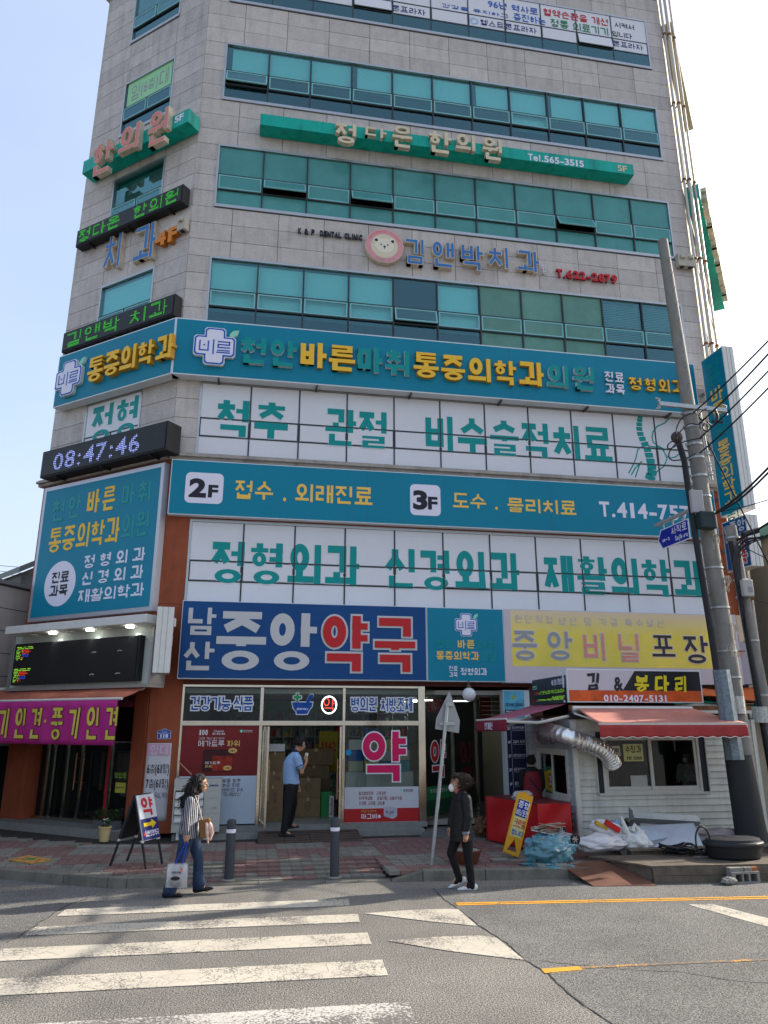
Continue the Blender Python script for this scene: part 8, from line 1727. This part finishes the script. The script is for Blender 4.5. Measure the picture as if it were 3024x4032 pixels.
curls(r1_, W1, [((.09, 0, 1.50), (.115, .105, .125), 150), ((.015, 0, 1.37), (.115, .145, .15), 170), ((-.045, 0, 1.25), (.10, .15, .11), 120)], 3, m_hr, lambda p: p.x < .10)
gl = MB(); 
for q in (-1, 1): gl.tube([T_ @ V(.105+.0*i, q*(.034+.026*math.cos(R(30*i))), .008+.022*math.sin(R(30*i))) for i in range(13)], .0022, 5, caps=False).tube([T_ @ V(.10, q*.06, .012), T_ @ V(.0, q*.082, .01)], .002, 5)
obj('spectacles', gl, m_steel, r1_, W1)
# bags she carries
t_ = thing('handbag', W1 @ V(.22, -.10, .75), 'brown shoulder bag with a pale scarf tied on, held at the woman\'s front', 'bag'); W1b = W1
obj('bag_body', MB().box(-.04, .12, -.06, .06, -.10, .16, 0, W1 @ Matrix.Translation((.20, -.12, .86)) @ Matrix.Rotation(R(-8), 4, 'Y')), P('leather_tan', (.16, .08, .025), .6, var=.15), t_, None, bevel=.02); obj('strap', MB().tube([W1 @ V(.19, -.15, 1.0), W1 @ V(.13, -.185, 1.2), W1 @ V(.06, -.13, 1.34)], .009, 6), P('strap_pale', (.45, .40, .34), .6), t_)
b = MB(); b.tube([W1 @ V(.26, -.14, 1.0), W1 @ V(.30, -.15, .93), W1 @ V(.33, -.15, .84), W1 @ V(.31, -.15, .74)], [.03, .045, .04, .02], 8).tube([W1 @ V(.25, -.17, .98), W1 @ V(.27, -.18, .85), W1 @ V(.29, -.17, .70)], [.02, .03, .012], 8); obj('scarf', b, P('scarf_pinkcream', (.50, .33, .28), .8, var=.35, vs=18), t_, None, smooth=True)
bp = W1 @ V(-.09, -.215, .62)
t_ = thing('plastic_bag', (bp.x, bp.y, .14), 'clear plastic carrier bag with dark print and blue handles in the woman\'s hand', 'bag')
x0, x1, z0, z1, yc = bp.x-.155, bp.x+.13, .16, .47, bp.y-.02
q = [(x0+.02, z0), (x1-.03, z0+.01), (x1+.02, z1-.01), (x0+.0, z1+.01)]; mb = MB()
mb.sheet(lambda p, s: (x0+(x1-x0)*p+.02*(s-.5)*(2*p-1), yc-.055*math.sin(math.pi*min(1, .15+s*.8))-.008*math.sin(p*17+s*9), z1-(z1-z0)*s-.015*p), 24, 16); mb.sheet(lambda p, s: (x1-(x1-x0)*p, yc+.055*math.sin(math.pi*min(1, .15+s*.8))+.008*math.sin(p*13+s*7), z1-(z1-z0)*s), 24, 16)
obj('film', mb, P('bag_film', (.62, .62, .64), .15, alpha=.42, spec=.9), t_, None, smooth=True, auto=False); obj('contents', blob((bp.x-.02, yc, .235), (.11, .04, .075), 81, .2), P('bag_contents', (.20, .20, .21), .6, var=.2), t_, None, smooth=True)
obj('handle', MB().tube([(bp.x-.05, yc-.03, z1), W1 @ V(-.01, -.22, .74)], .010, 6).tube([(bp.x+.05, yc-.03, z1), W1 @ V(.0, -.22, .74)], .010, 6), P('handle_blue', (.015, .04, .30), .5), t_, None)
mb = MB(); disc(mb, bp.x-.03, .285, .065, yc-.071, yc-.067, n=24, sz=.40); obj('print_oval', mb, m_black, t_, None); mb = MB()
for i, c_ in enumerate('Nothing'): latin(mb, c_, bp.x-.085+.018*i, .35, .018, .035, .01, yc-.071, yc-.067)
obj('lettering', mb, m_black, t_, None); bx('orange_tag', bp.x+.04, bp.x+.06, yc-.072, yc-.069, .37, .42, P('tag_orange', (.6, .12, .02), .5), t_, None)

# --- masked walker in black coat going left
wf = G(1818, 3500, 0); W2 = Matrix.Translation((wf.x, wf.y-.03, 0)) @ Matrix.Rotation(math.pi, 4, 'Z') @ Matrix.Scale(1.02, 4)
r2_ = thing('person', (0, 0, 0), 'person in black padded coat, white face mask and white shoes walking left', 'person', W2)
b = MB(); T_ = head(b, V(.045, 0, 1.46), 1, .98, .05); limb(b, [V(.01, 0, 1.40), V(-.015, 0, 1.31)], [.05, .055]); torso(b, [(V(-.0, 0, .78), .10, .155), (V(-.01, 0, 1.0), .10, .14), (V(-.02, 0, 1.24), .10, .16), (V(-.015, 0, 1.32), .06, .10)])
sn, en, wn = V(-.05, .17, 1.26), V(-.06, .225, 1.01), V(-.01, .225, .80)     # near arm is on the +y side after the half turn
limb(b, [sn, en, wn], [.05, .038, .028]); hand(b, wn, V(.06, 0, -1), 1, 1.3); sf_, ef, wf_ = V(-.0, -.17, 1.26), V(.05, -.2, 1.02), V(.10, -.18, .84); limb(b, [sf_, ef, wf_], [.05, .038, .028]); hand(b, wf_, V(.2, 0, -1), -1, 1.0)
hn, kn, an = V(-.06, .085, .76), V(-.085, .085, .42), V(-.125, .08, .095); hf, kf_, af_ = V(.02, -.085, .76), V(.135, -.08, .48), V(.015, -.07, .165)
limb(b, [hn, kn, an], [.085, .055, .040]); limb(b, [hf, kf_, af_], [.085, .058, .040]); limb(b, [an, an+V(.10, 0, -.05)], [.036, .030]); limb(b, [af_, af_+V(.10, 0, -.08)], [.036, .030]); part('body', b, .0085, skin2, r2_, W2, 2); eyes(r2_, T_, W2)
m_ct_ = P('coat_black', (.009, .009, .010), .5, bump=.7, bs=16, var=.3, vs=12)
b = MB(); torso(b, [(V(-.005, 0, .665), .172, .215), (V(-.005, 0, .78), .165, .21), (V(-.01, 0, .95), .15, .20), (V(-.02, 0, 1.12), .14, .195), (V(-.03, 0, 1.26), .12, .19), (V(-.025, 0, 1.33), .085, .12), (V(-.015, 0, 1.385), .072, .075)]); limb(b, [sn, en, wn+V(0, 0, .03)], [.083, .073, .060]); limb(b, [sf_, ef, wf_+V(0, 0, .03)], [.08, .07, .058]); part('coat', b, .012, m_ct_, r2_, W2)
b = MB(); limb(b, [wn+V(-.005, 0, .05), wn+V(0, 0, .01)], [.056, .058]); part('cuff', b, .009, P('cuff_pattern', (.16, .17, .24), .8, var=.9, vs=60), r2_, W2); b = MB(); limb(b, [V(.02, 0, 1.37), V(.0, 0, 1.345)], [.062, .072], 1, 18); part('scarf', b, .009, P('collar_pink', (.42, .10, .10), .7), r2_, W2)
b = MB(); limb(b, [hn, kn, an+V(0, 0, -.045)], [.098, .068, .050]); limb(b, [hf, kf_, af_+V(.0, 0, -.05)], [.098, .070, .050]); limb(b, [an, an+V(.07, 0, -.05)], [.047, .042]); limb(b, [af_, af_+V(.07, 0, -.09)], [.047, .044]); torso(b, [(V(-.02, 0, .66), .12, .17), (V(-.02, 0, .82), .12, .17)]); part('trousers', b, .012, P('leggings_black', (.008, .008, .009), .8), r2_, W2)
m_ws = P('shoe_white', (.60, .60, .62), .4)
for h_, t2_ in ((an+V(-.06, 0, -.095), an+V(.19, 0, -.092)), (af_+V(-.085, 0, -.085), af_+V(.14, 0, -.155))): b = MB(); shoe(b, h_, t2_); part('shoe', b, .008, m_ws, r2_, W2, 2); b = MB(); b.tube([h_+V(.0, 0, .005), h_+V(.06, 0, .004)], .03, 8, ell=.5); obj('heel', b, m_grey, r2_, W2)
b = MB(); hairblob(b, V(-.005, 0, 1.50), (.105, .095, .10), 240, .028, 13, lambda p: p.x < .02 or p.z > .06); hairblob(b, V(-.09, 0, 1.52), (.08, .09, .07), 120, .03, 14); hairblob(b, V(.06, 0, 1.575), (.05, .06, .035), 60, .022, 15)
part('hair', b, .009, P('hair_brownblack', (.03, .018, .014), .4, bump=1, bs=70, var=.5, vs=45), r2_, W2, 1); curls(r2_, W2, [((-.02, 0, 1.53), (.12, .105, .10), 170), ((-.09, 0, 1.53), (.09, .10, .08), 120)], 5, P('hair_brownblack', (0, 0, 0)), lambda p: p.x < .07 or p.z > 1.56); obj('hair_clip', MB().box(-.115, -.08, .085, .10, 1.47, 1.53), m_cream, r2_, W2, bevel=.005)
b = MB(); b.ball((.085, 0, -.050), (.048, .056, .060), 18, 0, T_); part('face_mask', b, .006, P('mask_white', (.66, .65, .64), .8), r2_, W2); gl = MB()
for q in (-1, 1): gl.tube([T_ @ V(.10, q*.048, -.03), T_ @ V(.0, q*.082, .01)], .0022, 5).tube([T_ @ V(.10, q*.045, -.07), T_ @ V(.0, q*.082, -.02)], .0022, 5)
obj('mask_loop', gl, m_plas, r2_, W2)

# --- man in pale blue polo shirt in the doorway
mf = G(*cN(400, 2090), .20); W3 = Matrix.Translation((mf.x+.14, mf.y+.0, .20)) @ Matrix.Rotation(R(12), 4, 'Z') @ Matrix.Scale(1.055, 4)
r3_ = thing('person', (0, 0, 0), 'dark haired man in pale blue polo shirt raising a cup at the open doors', 'person', W3)
b = MB(); T_ = head(b, V(.15, 0, 1.665), 1, 1.0, .25); limb(b, [V(.11, 0, 1.60), V(.05, 0, 1.50)], [.057, .062]); torso(b, [(V(-.0, 0, .92), .12, .17), (V(-.02, 0, 1.15), .12, .165), (V(-.01, 0, 1.36), .125, .19), (V(.02, 0, 1.47), .08, .14)])
sn, en, wn = V(.04, -.20, 1.43), V(.13, -.25, 1.17), V(.25, -.14, 1.36); limb(b, [sn, en, wn], [.058, .044, .030]); hand(b, wn, V(.05, .35, .85), -1, 1.0); sf_, ef, wf_ = V(.05, .20, 1.43), V(.10, .22, 1.15), V(.17, .14, .92); limb(b, [sf_, ef, wf_], [.056, .042, .03]); hand(b, wf_, V(.2, -.2, -1), 1, .9)
hn, kn, an = V(-.03, -.10, .90), V(-.09, -.10, .50), V(-.15, -.10, .10); hf, kf_, af_ = V(.03, .10, .90), V(.09, .16, .56), V(.05, .26, .19); limb(b, [hn, kn, an], [.095, .06, .043]); limb(b, [hf, kf_, af_], [.095, .06, .043]); limb(b, [an, an+V(.1, -.03, -.05)], [.036, .03]); limb(b, [af_, af_+V(.12, 0, -.05)], [.036, .03]); part('body', b, .009, skin2, r3_, W3, 2); eyes(r3_, T_, W3)
b = MB(); torso(b, [(V(.0, 0, .94), .165, .20), (V(-.015, 0, 1.02), .158, .195), (V(-.03, 0, 1.18), .148, .19), (V(-.02, 0, 1.34), .148, .205), (V(.005, 0, 1.44), .12, .19), (V(.04, 0, 1.50), .085, .11), (V(.06, 0, 1.54), .07, .075)]); limb(b, [sn, sn*.45+en*.55], [.085, .075]); limb(b, [sf_, sf_*.45+ef*.55], [.085, .075]); part('polo_shirt', b, .012, P('polo_blue', (.24, .36, .56), .8, var=.12, vs=30), r3_, W3)
b = MB().tube([V(.045, 0, 1.525), V(.075, 0, 1.575)], [.082, .070], 18); part('collar', b, .009, P('collar_navy', (.015, .02, .05), .7), r3_, W3); q_ = sn*.45+en*.55; b = MB().tube([q_-(en-sn).normalized()*.002, q_+(en-sn).normalized()*.016], [.0795, .079], 18); part('sleeve_hem', b, .008, P('collar_navy', (0, 0, 0)), r3_, W3)
b = MB(); limb(b, [hn, kn, an], [.112, .085, .068]); limb(b, [hf, kf_, af_], [.112, .085, .066]); torso(b, [(V(.0, 0, .82), .135, .185), (V(.0, 0, .98), .14, .185)]); part('trousers', b, .012, P('trousers_black', (.010, .010, .012), .75), r3_, W3)
for h_, t2_ in ((an+V(-.07, .02, -.10), an+V(.18, -.08, -.10)), (af_+V(-.07, 0, -.10), af_+V(.19, .03, -.09))): b = MB(); shoe(b, h_, t2_); part('shoe', b, .009, P('shoe_dark', (.015, .015, .018), .5), r3_, W3, 2)
b = MB(); hairblob(b, V(-.012, 0, .045), (.098, .085, .085), 260, .024, 23, lambda p: (p.x < .03 or p.z > .055) and p.z > -.055, T_); part('hair', b, .009, m_hr, r3_, W3, 1)
gl = MB().tube([T_ @ V(.10, -.06, .012), T_ @ V(.0, -.084, .01)], .0028, 5).tube([T_ @ V(.11, -.034+.028*math.cos(R(30*i)), .010+.02*math.sin(R(30*i))) for i in range(13)], .0025, 5, caps=False) if False else MB().tube([T_ @ V(.10, -.06, .012), T_ @ V(.0, -.084, .01)], .0028, 5); obj('spectacles', gl, m_alu, r3_, W3)
cp = W3 @ V(.265, -.09, 1.47); obj('paper_cup', MB().lathe([(.022, -.06), (.036, .05), (.038, .05)], tuple(cp), 18), P('cup_white', (.62, .60, .56), .6), None, None, label='white paper cup lifted to the mouth of the man in pale blue', cat='cup', smooth=True)

# --- customer in maroon vest seen from behind beside the kiosk
px_, pz_ = M.px(*h1(560, 235), 1.75); W4 = Matrix.Translation((px_-.02, -1.75, .14)) @ Matrix.Rotation(R(78), 4, 'Z') @ Matrix.Scale((pz_-.14)/1.60, 4)
r4_ = thing('person', (0, 0, 0), 'person in maroon vest with black hair seen from behind next to the kiosk', 'person', W4)
b = MB(); T_ = head(b, V(.05, 0, 1.58), 1, 1, .25); limb(b, [V(.03, 0, 1.50), V(.0, 0, 1.42)], [.052, .058]); torso(b, [(V(0, 0, .86), .11, .165), (V(0, 0, 1.1), .11, .155), (V(0, 0, 1.32), .11, .18), (V(0, 0, 1.42), .07, .12)])
for q in (-1, 1): limb(b, [V(.0, q*.19, 1.36), V(.04, q*.23, 1.10), V(.16, q*.20, .95)], [.055, .042, .03]); hand(b, V(.16, q*.20, .95), V(1, 0, -.3), q, .9); limb(b, [V(0, q*.09, .86), V(.02, q*.09, .47), V(-.02, q*.09, .09)], [.09, .06, .042]); limb(b, [V(-.02, q*.09, .07), V(.10, q*.09, .04)], [.038, .03])
part('body', b, .011, skin, r4_, W4, 2); eyes(r4_, T_, W4); b = MB(); torso(b, [(V(0, 0, .80), .16, .215), (V(0, 0, 1.0), .15, .205), (V(0, 0, 1.25), .14, .205), (V(0, 0, 1.38), .11, .17), (V(0, 0, 1.44), .08, .10)]); part('vest', b, .014, P('vest_maroon', (.16, .012, .02), .7, var=.1, vs=8), r4_, W4)
b = MB()
for q in (-1, 1): limb(b, [V(.0, q*.195, 1.36), V(.04, q*.23, 1.10), V(.14, q*.20, .96)], [.08, .065, .05])
torso(b, [(V(0, 0, 1.385), .118, .20), (V(0, 0, 1.44), .09, .13), (V(.01, 0, 1.49), .068, .072)]); part('sweater', b, .014, P('knit_black', (.012, .012, .014), .85), r4_, W4); b = MB()
for q in (-1, 1): limb(b, [V(0, q*.09, .86), V(.02, q*.09, .47), V(-.02, q*.09, .12)], [.108, .08, .065]); shoe(b, V(-.08, q*.09, .0), V(.18, q*.09, .0))
torso(b, [(V(0, 0, .78), .13, .18), (V(0, 0, .92), .13, .18)]); part('trousers', b, .014, P('trousers_black', (0, 0, 0)), r4_, W4); b = MB(); hairblob(b, V(.03, 0, 1.62), (.10, .09, .09), 200, .025, 31, lambda p: p.x < .04 or p.z > .05); b.ball((-.08, .03, 1.70), .035, 10); b.ball((-.04, -.05, 1.72), .03, 10); part('hair', b, .01, m_hr, r4_, W4, 1)
obj('strap', MB().tube([W4 @ V(.0, .15, 1.43), W4 @ V(-.155, .05, 1.2), W4 @ V(-.14, -.16, .95)], .016, 6), m_black, r4_, None)

# --- kiosk worker behind the sliding window
px_, pz_ = M.px(*h3(1235, 505), 2.35); W5 = Matrix.Translation((px_, -2.35, .38)) @ Matrix.Rotation(R(-150), 4, 'Z') @ Matrix.Scale((pz_-.38)/1.55, 4)
r5_ = thing('person', (0, 0, 0), 'kiosk worker with white mask and pale sleeves in the dark behind the sliding window', 'person', W5)
b = MB(); T_ = head(b, V(.05, 0, 1.55), 1, 1, .1); limb(b, [V(.03, 0, 1.48), V(.0, 0, 1.40)], [.052, .058]); torso(b, [(V(0, 0, .86), .11, .165), (V(0, 0, 1.1), .11, .155), (V(0, 0, 1.32), .11, .18), (V(0, 0, 1.40), .07, .12)])
for q in (-1, 1): limb(b, [V(.0, q*.19, 1.34), V(.06, q*.24, 1.10), V(.24, q*.15, 1.02)], [.055, .042, .03]); hand(b, V(.24, q*.15, 1.02), V(1, 0, -.1), q, .9); limb(b, [V(0, q*.09, .86), V(.02, q*.09, .47), V(-.02, q*.09, .09)], [.09, .06, .042]); limb(b, [V(-.02, q*.09, .07), V(.10, q*.09, .04)], [.038, .03])
part('body', b, .011, skin, r5_, W5, 2); eyes(r5_, T_, W5); b = MB(); torso(b, [(V(0, 0, .30), .17, .22), (V(0, 0, .9), .15, .20), (V(0, 0, 1.25), .14, .20), (V(0, 0, 1.40), .09, .12)])
for q in (-1, 1): limb(b, [V(.0, q*.19, 1.34), V(.06, q*.24, 1.10), V(.22, q*.16, 1.03)], [.085, .075, .055])
part('smock', b, .014, P('smock_pattern', (.36, .35, .33), .8, var=.45, vs=14), r5_, W5); b = MB(); b.ball((.085, 0, -.045), (.05, .058, .062), 16, 0, T_); part('face_mask', b, .007, P('mask_white', (0, 0, 0)), r5_, W5); b = MB(); hairblob(b, V(.03, 0, 1.60), (.10, .09, .09), 160, .025, 41, lambda p: p.x < .03 or p.z > .05); part('hair', b, .01, m_hr, r5_, W5, 1)
